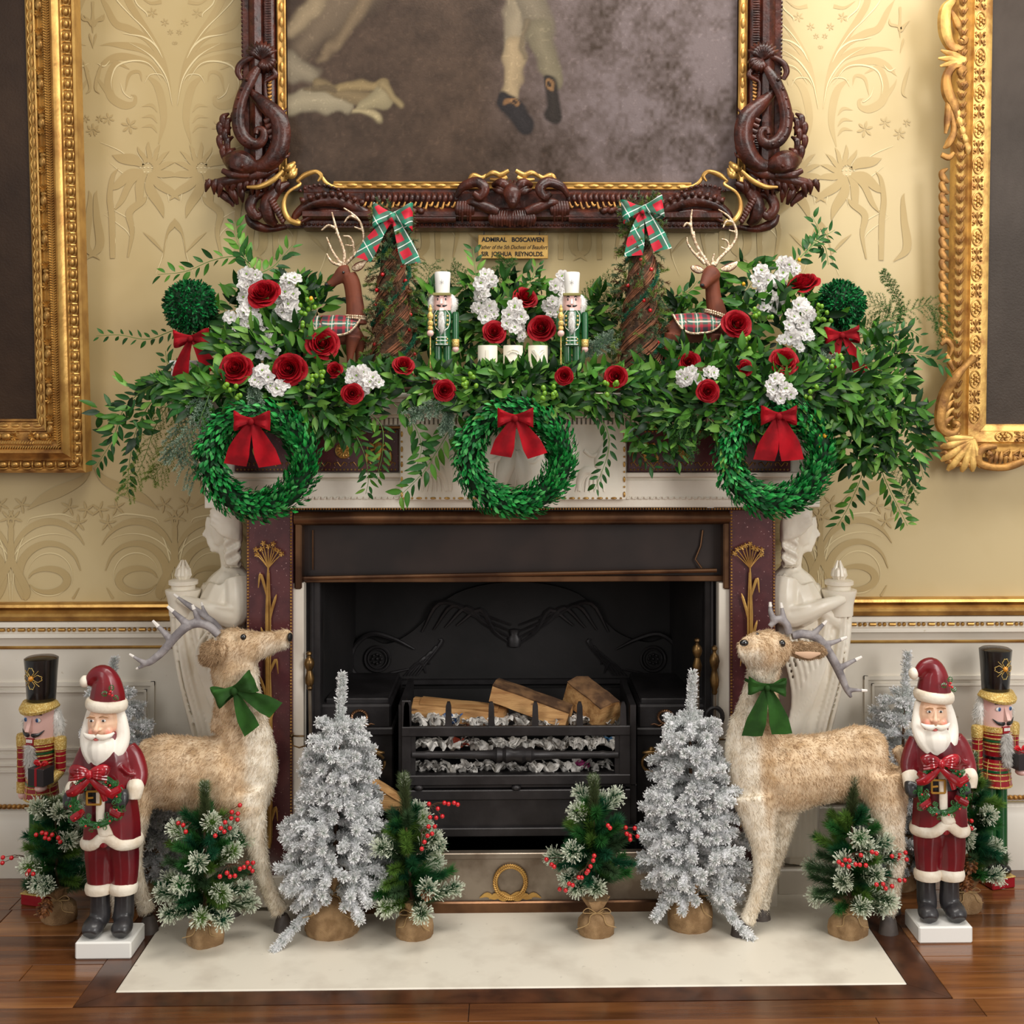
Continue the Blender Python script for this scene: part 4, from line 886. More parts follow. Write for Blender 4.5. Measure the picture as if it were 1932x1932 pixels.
# centre mask with garlands and fringe
mg([(860, 372, 4), (874, 352, 8, .01), (900, 344, 10, .02), (915, 356, 9, .03), (905, 372, 8, .03), (893, 364, 5, .035)], nm='centre_scroll'); mg([(884, 342, 3), (893, 332, 6), (908, 336, 5), (918, 330, 3)], 'gold', 'gilt_leaf', off=.05)
mg([(915, 334, 3), (930, 326, 5, .01), (944, 330, 5, .01), (960, 322, 4, .01)], 'gold', 'gilt_scroll', off=.05); mg([(925, 338, 3), (945, 340, 5, .01), (957, 334, 4, .01)], 'gold', 'gilt_scroll', off=.05)
mg([(872, 388, 3), (892, 382, 8, .015), (920, 392, 10, .02), (940, 400, 8, .02)], nm='centre_paw'); mg([(930, 350, 5), (945, 345, 9, .02), (955, 352, 9, .02)], nm='mane')
for k in range(7): mg([(864+k*5, 380, 3, .01), (862+k*5, 396, 4, .014), (862+k*5, 412+(k % 3)*4, 1.5)], nm='fringe', off=.06)
for k in range(9): mg([(928+k*5, 398, 3, .02), (926+k*5, 412, 5, .026), (927+k*5, 424+(k*7 % 5), 2, .02)], nm='fringe', off=.055)
for k in range(8):
    a = math.radians(200 + k*20); mg([(958, 366, 5, .02), (958 + 18*math.cos(a), 366 + 16*math.sin(a), 6, .02), (958 + 30*math.cos(a), 366 + 26*math.sin(a), 2, .01)], nm='mane', off=.06)
gp([(966, 348, 6), (966, 360, 16, .02), (967, 376, 15, .028), (967, 388, 8, .03), (967, 396, 3)], 'mahog', 'lion_mask', 10, .07, .9, cpic, CL); gp([(966, 362, 3, .02), (967, 374, 5, .026), (967, 382, 6, .026)], 'mahog', 'lion_nose', 8, .085, .9, cpic, CL)
for s_ in (-1, 1): gp([(967+s_*8, 364, 1), (967+s_*7, 366, 3, .004), (967+s_*6, 368, 1)], 'mahog', 'lion_eye', 6, .10, .9, cpic, CL)
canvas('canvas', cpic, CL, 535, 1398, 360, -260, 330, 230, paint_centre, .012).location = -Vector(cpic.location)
# name plaque
pq = thing('name_plaque', 'small gilt name plaque hanging under the central painting', 'plaque', P(968, 466, -.03))
mb = MB(); bxp(mb, 902, 1034, 443, 488, -.035, -.026, .0015); M['plq'] = mat('plaque_gilding', srgb(205, 166, 92), .42, .3, c2=srgb(186, 144, 74), scale=20); part(mb, 'plate', 'plq', pq, False)
for x in (913, 1018): mb = MB(); mb.tube([P(x, 443, -.03), P(x, 430, -.03)], .0016, 6); part(mb, 'hanging_hook', 'iron', pq)
tk = 1/614*.98
def tx(s, px, py, h, sx, m=0, sh=0, bold=0): o = text(s, h*tk*1.38, M['black'], pq, P(px, py, -.0362) - Vector(pq.location), sx=sx, shear=sh, bold=bold); return o
tx('ADMIRAL   BOSCAWEN', 968, 452.5, 8.5, .96, bold=.0006); tx('Father of the 5th Duchess of Beaufort', 968, 466.5, 8, .76, sh=.35); tx('SIR  JOSHUA  REYNOLDS.', 967, 479.5, 8.5, .90, bold=.0004)

# ================================================================ deer and marble figures
def TB(mb, pts, Y, flat=1.0, n=14, sub=4):
    """round limb through picture points (x, y, r_px[, depth offset]); flat scales its depth"""
    pts = spline([(p[0], p[1], p[2], p[3] if len(p) > 3 else 0) for p in pts], sub)
    mb.tube([P(p[0], p[1], Y + p[3]) for p in pts], [max(p[2], .4)*K(Y) for p in pts], n, flat, (0, 1, 0)); return mb
def uv_of(V, Y):
    """front picture coordinates of points standing near depth Y"""
    k = K(Y); x0 = P(966, 753, Y).x; return 966 + (V[:, 0]-x0)/k, 753 - (V[:, 2]-CAMH)/k
def off_me(me, o): me.transform(Matrix.Translation(-Vector(o))); return me
M['fur'] = mat('soft_fur', (.5, .4, .3, 1), .9, attr=True, sheen=.3, bump=.5, bscale=90, spec=.1, c2=srgb(205, 190, 170), scale=26, mix=(.45, .75))
M['furhair'] = mat('fur_hair', (.5, .4, .3, 1), .85, attr=True, spec=.1)
def translucent(m, fac):
    """thin strands and petals let some light through"""
    t = m.node_tree; b = t.nodes['Principled BSDF']; out = t.nodes['Material Output']; tr = t.nodes.new('ShaderNodeBsdfTranslucent'); mx = t.nodes.new('ShaderNodeMixShader'); mx.inputs[0].default_value = fac
    lk = b.inputs['Base Color'].links
    if lk: t.links.new(lk[0].from_socket, tr.inputs[0])
    else: tr.inputs[0].default_value = b.inputs['Base Color'].default_value
    t.links.new(b.outputs[0], mx.inputs[1]); t.links.new(tr.outputs[0], mx.inputs[2]); t.links.new(mx.outputs[0], out.inputs[0])
translucent(M['furhair'], .35)
def fur(me, colfn, n, length, flow, m, name='fur', width=.0011, seed=3):
    """short hair strands growing out of a skin: one thin triangle each"""
    rng = np.random.RandomState(seed); V = verts_np(me).astype(float)
    me.calc_loop_triangles(); T = np.empty(len(me.loop_triangles)*3, np.int32); me.loop_triangles.foreach_get('vertices', T); T = T.reshape(-1, 3)
    A, B, C_ = V[T[:, 0]], V[T[:, 1]], V[T[:, 2]]; N = np.cross(B-A, C_-A); ar = np.linalg.norm(N, axis=1); N = N/(ar[:, None]+1e-12)
    i = rng.choice(len(T), n, p=ar/ar.sum()); a, b = rng.rand(n), rng.rand(n); f = a+b > 1; a[f], b[f] = 1-a[f], 1-b[f]
    Pn = A[i]*(1-a-b)[:, None] + B[i]*a[:, None] + C_[i]*b[:, None]; Nn = N[i]
    fl = flow(Pn); fl = fl - Nn*(fl*Nn).sum(1)[:, None]; fl /= np.linalg.norm(fl, axis=1)[:, None]+1e-9
    clump = np.stack([np.sin(Pn[:, k]*140 + k*2 + np.cos(Pn[:, (k+1) % 3]*90)*2) for k in range(3)], 1)
    D = Nn*.42 + fl*.9 + clump*.28 + rng.normal(0, .22, (n, 3)); D /= np.linalg.norm(D, axis=1)[:, None]; L = length*(.6 + .7*rng.rand(n))[:, None]
    S_ = np.cross(D, rng.normal(0, 1, (n, 3))); S_ /= np.linalg.norm(S_, axis=1)[:, None]; w_ = width*(.7+.6*rng.rand(n))[:, None]
    V3 = np.stack([Pn - Nn*.001 - S_*w_, Pn - Nn*.001 + S_*w_, Pn + D*L], 1).reshape(-1, 3)
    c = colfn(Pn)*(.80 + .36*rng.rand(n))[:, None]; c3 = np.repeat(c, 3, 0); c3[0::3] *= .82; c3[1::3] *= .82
    return fast_mesh(name, V3, np.arange(3*n).reshape(-1, 3), m, np.clip(c3, 0, 1))
TAN = lin([220, 194, 160]); WHT = lin([242, 232, 214]); BRN = lin([176, 142, 104])
M['antler'] = mat('grey_antler', srgb(160, 154, 154), .6, c2=srgb(122, 116, 118), scale=30, bump=.5, bscale=60)
M['antip'] = mat('white_antler_tip', srgb(236, 230, 222), .55)
M['gvelvet'] = mat('green_velvet', srgb(48, 92, 34), .75, c2=srgb(34, 66, 24), scale=14, sheen=.15, spec=.2)
M['rvelvet'] = mat('red_velvet', srgb(168, 6, 24), .75, c2=srgb(120, 2, 14), scale=14, sheen=.12, spec=.2)
M['hoof'] = mat('dark_hoof', srgb(84, 74, 68), .55, c2=srgb(60, 52, 48), scale=20)
def bow(name, label, cat, c, Y, w, h, tails, m, tilt=0, group=None, parent=None, wl=.5, lw=None, fn=None):
    """ribbon bow: c picture centre, w/h loop half width and height in px, tails = [(dx, dy, width)]"""
    k = K(Y); o = None; org = P(c[0], c[1], Y)
    if parent is None: o = thing(name, label, cat, org, 0, group); par = o; base = org
    else: par = parent; base = parent.location if parent.parent is None else Vector((0, 0, 0))
    ct, st = math.cos(tilt), math.sin(tilt)
    def W(x, y, d): X, Z = x*k, -y*k; return (org.x - base[0] + X*ct - Z*st, org.y - base[1] + d, org.z - base[2] + X*st + Z*ct)
    for s_ in (-1, 1):       # loops: a folded band going out and back
        def f(u, v, s_=s_):
            t = u*2*PI; r_ = w*math.sin(t/2)**.8*.98; hh = h*(.28 + .72*math.sin(t/2)**1.2)
            x = s_*r_; d = -.006 - .020*math.sin(t)*w*k/.05 - .004*math.sin(v*PI*3)*math.sin(t/2); y = (v-.5)*2*hh - .12*h*math.sin(t/2) + (u-.5)*h*.3
            return W(x, y, d)
        mb = MB(); mb.sheet(f, 22, 6, .0012); mb.build('bow_loop', m, par)
    for (dx, dy, tw) in tails:
        def f(u, v, dx=dx, dy=dy, tw=tw):
            L = math.hypot(dx, dy); nx, ny = dy/L, -dx/L; wd = tw*(.22 + .78*min(1, u*1.35)**.9); q = (v-.5)*wd
            cut = (.10*abs(v-.5)*2*0 + (.12*(v if dx > 0 else 1-v)))*(u > .8)*(u-.8)/.2
            return W(dx*u**.8 + nx*q + dx*cut*.9, dy*u + ny*q + dy*cut, -.006 - .006*math.sin(u*PI) - .003*math.sin(v*PI*2 + u*4) )
        mb = MB(); mb.sheet(f, 14, 6, .0012); mb.build('bow_tail', m, par)
    mb = MB(); p = W(0, 0, -.016); kr = h*k*.30; mb.ball(p, (kr, kr*.8, kr*1.15), 10, 7); mb.build('bow_knot', m, par)
    return o
def antler(parent, pts, Y, tips, org):
    o = Vector(org)
    mb = MB(); TB(mb, pts, Y, 1, 9)
    for t in tips: TB(mb, [t[0], t[1]] + ([t[2]] if len(t) > 2 else []), Y, 1, 8)
    me = remesh(mb, 'antler', M['antler'], .0025, 2); a = link('antler', off_me(me, o), parent)
    for t in tips:
        e = t[-1]; s_ = t[-2]; m_ = ((e[0]*.55+s_[0]*.45), (e[1]*.55+s_[1]*.45), (e[2]*.55+s_[2]*.45)*1.12, (e[3] if len(e) > 3 else 0)*.55 + (s_[3] if len(s_) > 3 else 0)*.45)
        tb = MB(); TB(tb, [m_, (e[0], e[1], e[2]*1.25, e[3] if len(e) > 3 else 0)], Y, 1, 7); tb.v = [tuple(Vector(v)-o) for v in tb.v]; tb.build('antler_tip', M['antip'], a)
# ---- left deer
Y = -.36; dl = thing('deer_figure', 'tall fluffy standing deer on the left, head raised in profile to the right', 'deer ornament', (P(370, 1700, Y).x, Y, 0)); og = Vector(dl.location)
mb = MB()
TB(mb, [(252, 1440, 46), (290, 1452, 66), (340, 1458, 68), (390, 1462, 70), (430, 1462, 76), (462, 1450, 54)], Y, .8)
TB(mb, [(474, 1548, 8), (472, 1530, 30), (470, 1500, 44), (468, 1450, 56), (462, 1400, 52), (455, 1350, 45), (448, 1305, 42), (442, 1262, 44), (432, 1235, 38)], Y, .72)
TB(mb, [(418, 1228, 36), (440, 1224, 40), (466, 1222, 34), (496, 1216, 25), (522, 1210, 19), (540, 1205, 17)], Y, .8)
TB(mb, [(522, 1204, 14), (540, 1196, 12), (548, 1188, 5)], Y, .8); TB(mb, [(425, 1262, 22), (420, 1290, 16), (418, 1330, 14), (412, 1380, 16)], Y, .7)
TB(mb, [(462, 1498, 42, -.03), (472, 1545, 30, -.045), (484, 1600, 20, -.05), (496, 1650, 16, -.05), (515, 1695, 15, -.05), (530, 1722, 17, -.05)], Y, .85)
TB(mb, [(440, 1500, 40, .03), (446, 1550, 28, .045), (450, 1610, 19, .05), (444, 1670, 14, .05), (438, 1735, 15, .05)], Y, .85)
TB(mb, [(262, 1470, 52, -.02), (250, 1520, 38, -.045), (252, 1570, 24, -.05), (250, 1620, 18, -.05), (262, 1670, 14, -.05), (278, 1722, 15, -.05)], Y, .85)
TB(mb, [(255, 1470, 48, .02), (232, 1530, 34, .045), (225, 1590, 20, .05), (212, 1640, 16, .05), (222, 1690, 13, .05), (228, 1730, 14, .05)], Y, .85)
TB(mb, [(215, 1420, 12), (205, 1450, 14), (200, 1475, 8)], Y, .8)
def collar(V, Y_, f): U, W_ = uv_of(V, Y_); m_ = f(U, W_); m_ = np.clip(m_ + .18*(np.sin(V[:, 0]*90)+np.sin(V[:, 2]*110+V[:, 1]*60))*.5, 0, 1)[:, None]; return TAN*(1-m_) + WHT*m_
sm = lambda a, b, x: np.clip((x-a)/(b-a), 0, 1)
def mL(U, W_):
    chest = sm(470, 500, U)*sm(1235, 1270, W_)*(W_ < 1560); belly = sm(1505, 1545, W_); muz = sm(485, 520, U)*sm(1200, 1215, W_)*(W_ < 1300); jaw = sm(1236, 1262, W_)*sm(455, 480, U)*(W_ < 1300); leg = sm(1520, 1600, W_)
    neck = sm(465, 490, U)*(W_ > 1280)*(W_ < 1500); return np.clip(chest + belly*.8 + muz + jaw + leg + neck, 0, 1)
def dress(root, me, Yd, f, seed, cx, nm='hide'):
    cf = lambda V: collar(V, Yd, f); setcol(me, cf(verts_np(me).astype(float)))
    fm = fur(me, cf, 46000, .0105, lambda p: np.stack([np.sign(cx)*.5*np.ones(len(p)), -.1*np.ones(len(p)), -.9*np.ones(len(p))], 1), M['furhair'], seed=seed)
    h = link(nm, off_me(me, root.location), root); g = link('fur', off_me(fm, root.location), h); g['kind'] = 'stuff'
me = remesh(mb, 'hide', M['fur'], .006, 11); dress(dl, me, Y, mL, 4, -1)
def pt(mb, name, m, root, smooth=True): o = Vector(root.location); mb.v = [tuple(Vector(v)-o) for v in mb.v]; return mb.build(name, M[m], root, smooth)
mb = MB(); TB(mb, [(382, 1218, 6, -.05), (392, 1228, 20, -.06), (402, 1232, 24, -.06), (412, 1222, 18, -.055), (416, 1212, 8, -.045)], Y, .5); TB(mb, [(380, 1232, 8, -.055), (388, 1242, 12, -.06), (400, 1248, 10, -.06)], Y, .5)
me = remesh(mb, 'ear', M['fur'], .004, 3); setcol(me, np.tile(TAN*.9, (len(me.vertices), 1))); fm = fur(me, lambda V: np.tile(TAN*.5+BRN*.5, (len(V), 1)), 5000, .01, lambda p: np.tile([-.4, 0, -.9], (len(p), 1)), M['furhair'], seed=8)
e = link('ear', off_me(me, og), dl); g = link('fur', off_me(fm, og), e); g['kind'] = 'stuff'
mb = MB(); mb.ball(P(459, 1202, Y - .060), (.0085, .007, .0085), 12, 8); pt(mb, 'eye', 'eye', dl)
mb = MB(); mb.ball(P(547, 1202, Y - .012), (.007, .014, .012), 10, 7); pt(mb, 'nose', 'blackm', dl)
for (x, y, d) in ((534, 1736, -.05), (437, 1745, .05), (281, 1738, -.05), (230, 1743, .05)):
    mb = MB(); c = P(x, y, Y + d); mb.lathe([(.012, .045), (.020, .03), (.026, .004), (.027, 0), (.001, 0)], (c.x, c.y, 0), 12); pt(mb, 'hoof', 'hoof', dl)
antler(dl, [(412, 1198, 8, -.03), (396, 1183, 8, -.035), (376, 1176, 8.5, -.04), (354, 1181, 9, -.045), (332, 1200, 8.5, -.05), (308, 1228, 8, -.055), (284, 1248, 7, -.06), (270, 1252, 6, -.06)], Y,
       [[(376, 1174, 7, -.04), (370, 1160, 5, -.04), (363, 1141, 2, -.04)], [(356, 1180, 8, -.045), (340, 1166, 6, -.045), (316, 1144, 2, -.045)], [(325, 1212, 8, -.05), (312, 1196, 6, -.05), (288, 1171, 2, -.05)], [(276, 1252, 6, -.06), (262, 1245, 4, -.06), (244, 1234, 1.5, -.06)], [(276, 1252, 5, -.06), (266, 1258, 3.5, -.06), (257, 1262, 1.5, -.06)]], og)
antler(dl, [(418, 1196, 8, .03), (404, 1176, 7, .035), (386, 1162, 6, .04), (362, 1146, 6, .045), (345, 1134, 4, .045)], Y, [[(360, 1145, 5, .045), (345, 1134, 4, .045), (328, 1121, 1.5, .045)], [(392, 1166, 5, .04), (384, 1150, 3.5, .04), (380, 1136, 1.5, .04)]], og)
mb = MB(); TB(mb, [(410, 1302, 3, -.02), (430, 1308, 3.5, -.06), (455, 1306, 3.5, -.062), (480, 1296, 3, -.03)], Y, .5); pt(mb, 'neck_ribbon', 'gvelvet', dl)
bow('ribbon_bow', 'green velvet bow tied at the neck of the left fluffy deer', 'bow', (444, 1302), Y - .066, 40, 22, [(-2, 78, 34), (52, 62, 36)], M['gvelvet'], .42)
# ---- right deer
Y = -.42; dr = thing('deer_figure', 'tall fluffy standing deer on the right, face turned toward the room', 'deer ornament', (P(1540, 1700, Y).x, Y, 0)); og = Vector(dr.location)
mb = MB()
TB(mb, [(1665, 1440, 52, .02), (1630, 1438, 70, .02), (1580, 1446, 66, .015), (1530, 1452, 66, .005), (1480, 1460, 74), (1435, 1455, 62)], Y, .8)
TB(mb, [(1434, 1548, 8), (1432, 1530, 34), (1430, 1490, 52), (1425, 1440, 56), (1424, 1395, 50), (1428, 1350, 42), (1434, 1310, 34), (1440, 1275, 30), (1446, 1250, 30)], Y, .8)
TB(mb, [(1400, 1360, 22), (1392, 1400, 24), (1394, 1450, 26), (1404, 1500, 20), (1412, 1530, 6)], Y, .9)
TB(mb, [(1458, 1232, 40, -.005), (1446, 1230, 42, -.02), (1432, 1228, 36, -.05), (1418, 1224, 27, -.085), (1410, 1220, 23, -.105)], Y, .9); TB(mb, [(1470, 1225, 30), (1482, 1222, 22, .005), (1492, 1222, 12, .01)], Y, .9)
TB(mb, [(1425, 1258, 18, -.05), (1440, 1275, 22, -.02), (1456, 1282, 18)], Y, .9)
TB(mb, [(1424, 1500, 46, -.03), (1432, 1550, 32, -.045), (1440, 1600, 23, -.05), (1438, 1650, 17, -.05), (1424, 1700, 14, -.05), (1408, 1742, 16, -.05)], Y, .85)
TB(mb, [(1465, 1500, 50, .02), (1468, 1550, 34, .04), (1462, 1600, 24, .05), (1450, 1650, 18, .05), (1440, 1695, 15, .05), (1436, 1726, 15, .05)], Y, .85)
TB(mb, [(1660, 1460, 56, -.01), (1672, 1520, 40, -.03), (1678, 1570, 28, -.04), (1690, 1620, 18, -.04), (1684, 1670, 15, -.04), (1676, 1725, 15, -.04)], Y, .85)
TB(mb, [(1655, 1460, 52, .05), (1662, 1520, 38, .08), (1668, 1570, 24, .09), (1690, 1620, 17, .09), (1688, 1660, 14, .09), (1682, 1705, 14, .09)], Y, .85)
TB(mb, [(1690, 1410, 12), (1704, 1430, 13), (1708, 1462, 8)], Y, .8)
def mR(U, W_):
    chest = 1 - sm(1400, 1425, U - .10*(W_-1400)); chest = chest*sm(1240, 1290, W_)*(W_ < 1560); belly = sm(1495, 1530, W_)*.7; muz = (1-sm(1412, 1440, U))*sm(1205, 1222, W_); leg = sm(1540, 1620, W_); jaw = sm(1240, 1262, W_)*(1-sm(1455, 1475, U))*(W_ < 1300); return np.clip(chest + belly + muz + leg + jaw, 0, 1)
me = remesh(mb, 'hide', M['fur'], .006, 11); dress(dr, me, Y, mR, 5, 1)
mb = MB(); TB(mb, [(1488, 1222, 10, -.005), (1505, 1226, 16, -.01), (1530, 1228, 17, -.01), (1550, 1230, 11, -.01), (1558, 1231, 4, -.01)], Y, .35)
me = remesh(mb, 'ear', M['fur'], .003, 2); setcol(me, np.tile(TAN, (len(me.vertices), 1))); fm = fur(me, lambda V: np.tile(TAN*.5+BRN*.5, (len(V), 1)), 4500, .008, lambda p: np.tile([.9, 0, -.2], (len(p), 1)), M['furhair'], seed=9)
e = link('ear', off_me(me, og), dr); g = link('fur', off_me(fm, og), e); g['kind'] = 'stuff'
mb = MB(); TB(mb, [(1500, 1232, 2, -.027), (1525, 1236, 7, -.028), (1548, 1233, 2, -.022)], Y, .3); M['inear'] = mat('pale_inner_ear', srgb(206, 170, 140), .8); pt(mb, 'inner_ear', 'inear', e.parent)
for (x, y, d, r_) in ((1475, 1214, -.052, .0105), (1428, 1197, -.066, .006)): mb = MB(); mb.ball(P(x, y, Y + d), r_, 12, 8); pt(mb, 'eye', 'eye', dr)
mb = MB(); mb.ball(P(1404, 1213, Y - .135), (.012, .009, .009), 12, 8); pt(mb, 'nose', 'eye', dr)
for (x, y, d) in ((1397, 1768, -.05), (1436, 1735, .05), (1676, 1738, -.04), (1682, 1715, .09)):
    mb = MB(); c = P(x, y, Y + d); mb.lathe([(.014, .05), (.022, .034), (.027, .004), (.028, 0), (.001, 0)], (c.x, c.y, 0), 12, 1, .8); pt(mb, 'hoof', 'hoof', dr)
antler(dr, [(1494, 1200, 8, .01), (1515, 1196, 8.5, .01), (1540, 1203, 9, .015), (1558, 1222, 9, .02), (1576, 1252, 9, .025), (1588, 1278, 8, .03), (1598, 1302, 6, .03), (1606, 1316, 3, .03)], Y,
       [[(1532, 1199, 7, .01), (1545, 1186, 5, .01), (1560, 1171, 2, .01)], [(1552, 1216, 7, .02), (1572, 1212, 5, .02), (1598, 1202, 2, .02)], [(1582, 1262, 7, .025), (1600, 1252, 5, .025), (1626, 1239, 2, .025)], [(1598, 1302, 6, .03), (1612, 1302, 4, .03), (1636, 1303, 2, .03)]], og)
antler(dr, [(1488, 1196, 8, -.01), (1484, 1178, 8, -.01), (1468, 1168, 7, -.01), (1452, 1182, 5, -.01)], Y, [[(1480, 1174, 7, -.01), (1477, 1158, 5, -.01), (1473, 1137, 2, -.01)], [(1460, 1170, 7, -.01), (1454, 1154, 5, -.01), (1453, 1136, 2, -.01)]], og)
mb = MB(); TB(mb, [(1406, 1282, 3, -.03), (1425, 1290, 3.5, -.05), (1450, 1294, 3.5, -.05), (1470, 1292, 3, -.02)], Y, .5); pt(mb, 'neck_ribbon', 'gvelvet', dr)
bow('ribbon_bow', 'green velvet bow tied at the neck of the right fluffy deer', 'bow', (1446, 1296), Y - .068, 36, 17, [(-22, 88, 38), (32, 82, 38)], M['gvelvet'], -.05)

# ---- marble figures beside the chimneypiece
def statue(side):
    Y = -.13; mx = (lambda x: x) if side == 'left' else (lambda x: 1929 - x); sg = 1 if side == 'left' else -1
    st = thing('marble_statue', 'white marble draped woman in profile holding a torch, ' + ('left' if side == 'left' else 'right') + ' of the fireplace', 'statue', (P(mx(420), 1630, Y).x, Y, 0)); og = Vector(st.location)
    def T(mb, pts, flat=1, n=12, sub=4): TB(mb, [(mx(p[0]),) + tuple(p[1:]) for p in pts], Y, flat, n, sub)
    mb = MB()
    T(mb, [(432, 968, 20), (428, 985, 30), (424, 1002, 29), (418, 1018, 22), (412, 1028, 14)], .75); T(mb, [(398, 975, 8), (396, 990, 9), (397, 1003, 8), (399, 1020, 8), (404, 1032, 8), (415, 1036, 9)], .8)
    T(mb, [(396, 992, 5), (389, 1002, 4.5), (384, 1009, 3.4), (391, 1013, 3)], .7, 8); T(mb, [(394, 1018, 4), (389, 1019.5, 2.8)], .9, 8); T(mb, [(395, 1025, 4), (391, 1026, 2.8)], .9, 8); T(mb, [(398, 1034, 5), (404, 1038, 6)], .9, 8)
    T(mb, [(428, 1020, 17), (430, 1045, 16), (436, 1070, 20), (440, 1090, 34)], .85)
    T(mb, [(440, 1080, 26), (432, 1105, 42), (425, 1135, 46), (425, 1165, 48), (424, 1200, 50)], .95); T(mb, [(400, 1105, 18), (394, 1125, 20), (405, 1145, 20)], 1.4)
    T(mb, [(447, 1090, 24, -.07), (450, 1125, 26, -.085), (444, 1160, 24, -.09), (415, 1158, 19, -.1), (380, 1145, 15, -.1), (352, 1135, 11, -.09), (336, 1130, 8, -.08)], .8)
    T(mb, [(424, 1200, 52), (415, 1260, 62), (412, 1330, 58), (418, 1400, 52), (424, 1500, 44), (426, 1620, 40)], .85); T(mb, [(350, 1150, 30), (358, 1210, 34), (375, 1290, 36), (392, 1370, 34), (405, 1430, 26)], .75)
    T(mb, [(432, 1110, 40, -.02), (420, 1140, 44, -.03), (405, 1165, 40, -.03)], 1.2); T(mb, [(385, 1150, 16, -.05), (360, 1165, 18, -.04), (345, 1175, 18, -.03)], 1.2)
    # folds
    for i in range(9):
        x0 = 326 + i*7.5; d = -.055 - .012*math.sin(i*1.3)
        T(mb, [(x0, 1148, 3.5, d), (x0 + 3, 1200, 4.2, d-.005), (x0 + 14 + i*2.2, 1280, 4.5, d-.012), (x0 + 34 + i*3, 1360, 4.5, d-.01), (x0 + 48 + i*3.4, 1420, 3.5, d)], 1.1, 8)
    for i in range(8):
        T(mb, [(395 + i*9, 1185 + i*3, 3, -.085), (370+i*9, 1235 + i*11, 4, -.085), (392+i*8, 1310+i*12, 4.5, -.085), (420+i*6, 1380+i*10, 4, -.07), (440+i*3, 1440 + i*9, 3, -.06)], 1, 8)
    for i in range(7): T(mb, [(385+i*12, 1420, 5, -.06), (390+i*11, 1500, 5.5, -.062), (392+i*11, 1618, 5, -.06)], 1, 8)
    for i in range(6): T(mb, [(452 - i*2, 1082 + i*4, 2.5, -.08), (425 - i*3, 1100+i*7, 3.2, -.085), (396 - i, 1120+i*5, 3, -.06), (384+i*3, 1128+i*4, 2.5, -.02)], 1, 8)
    T(mb, [(455, 1150, 5, -.11), (420, 1146, 4.5, -.115), (392, 1140, 4, -.11)], 1, 8)
    me = remesh(mb, 'body', M['statuary'], .0042, 1); b = link('body', off_me(me, og), st)
    mb = MB()
    for i in range(26):   # waved hair and ringlets
        a = i/25; T(mb, [(402 + 6*math.sin(i), 958 + i*1.2, 3.5, -.055 + .01*math.sin(i*2)), (424 + 5*math.sin(i*1.7), 962 + i*1.8, 4.5, -.064), (446 + 4*math.sin(i*2.1), 976 + i*1.6, 4.5, -.055), (455, 992 + i*1.2, 3.5, -.03)], .9, 7, 3)
    for i in range(8): 
        x = 428 + (i % 4)*7
        pts = [(x + 4*math.sin(j*1.9 + i), 1010 + j*7 + (i//4)*4, 4.2, -.05 + .012*(i//4) + .004*math.cos(j*1.9+i)) for j in range(9)]; T(mb, pts, 1, 7, 2)
    T(mb, [(400, 968, 4, -.04), (425, 962, 5, -.06), (455, 972, 4, -.04)], 1, 7)
    me = remesh(mb, 'hair', M['statuary'], .0035, 1); link('hair', off_me(me, og), b)
    mb = MB(); c = P(mx(346), 1140, Y - .04); k = K(Y - .04)
    mb.lathe([(26*k, -20*k), (27*k, 0), (30*k, 14*k), (33*k, 24*k), (33*k, 28*k), (22*k, 29*k), (22*k, 36*k), (27*k, 38*k), (27*k, 45*k), (22*k, 47*k), (14*k, 48*k)], tuple(c), 18)
    t = pt(mb, 'torch', 'statuary', st)
    mb = MB()
    for i in range(9):
        a = i*2*PI/9; x, y = 9*k*math.cos(a), 9*k*math.sin(a); h = 1 + .15*(i % 2)
        mb.tube([(c.x + x*.5, c.y + y*.5, c.z + 46*k), (c.x + x*1.15, c.y + y*1.15, c.z + 56*k), (c.x + x*1.0, c.y + y, c.z + 65*k), (c.x + x*.35, c.y + y*.35, c.z + (72*h)*k)], [5*k, 6*k, 5*k, 1.5*k], 7)
    mb.v = [tuple(Vector(v)-og) for v in mb.v]; mb.build('flame_finial', M['statuary'], t)
    mb = MB(); x0, x1 = sorted((P(mx(372), 1628, -.2).x, P(mx(462), 1628, -.2).x)); mb.bbox(x0, x1, -.205, -.03, 0, .075, .004); pt(mb, 'plinth', 'marble', st, False)
statue('left'); statue('right')

# ================================================================ painted figures
M['coat'] = mat('painted_red_coat', srgb(128, 16, 28), .34, c2=srgb(86, 10, 22), scale=9, mix=(.35, .65), coat=.25)
M['cream'] = mat('painted_cream_trim', srgb(240, 230, 212), .5, c2=srgb(214, 196, 170), scale=22, bump=.3, bscale=70, mix=(.45, .7))
M['beard'] = mat('painted_white_beard', srgb(244, 238, 226), .5, c2=srgb(220, 206, 188), scale=18, mix=(.5, .75))
M['skin'] = mat('painted_face', (.8, .5, .4, 1), .4, attr=True, coat=.15)
M['boot'] = mat('painted_black_boot', srgb(52, 50, 52), .38, c2=srgb(34, 33, 35), scale=14, coat=.2)
M['rgloss'] = mat('glossy_red_ribbon', srgb(172, 14, 32), .2, c2=srgb(120, 8, 22), scale=20, coat=.5)
M['holly'] = mat('painted_holly_green', srgb(40, 108, 48), .25, c2=srgb(24, 70, 32), scale=40, coat=.5)
M['berry'] = mat('red_berry', srgb(196, 10, 24), .15, coat=.6)
M['buckle'] = mat('painted_gold', srgb(190, 142, 60), .35, .5)
M['glit'] = mat('gold_glitter', srgb(206, 170, 92), .5, .5, c2=srgb(236, 212, 140), scale=220, mix=(.5, .6), bump=.6, bscale=300)
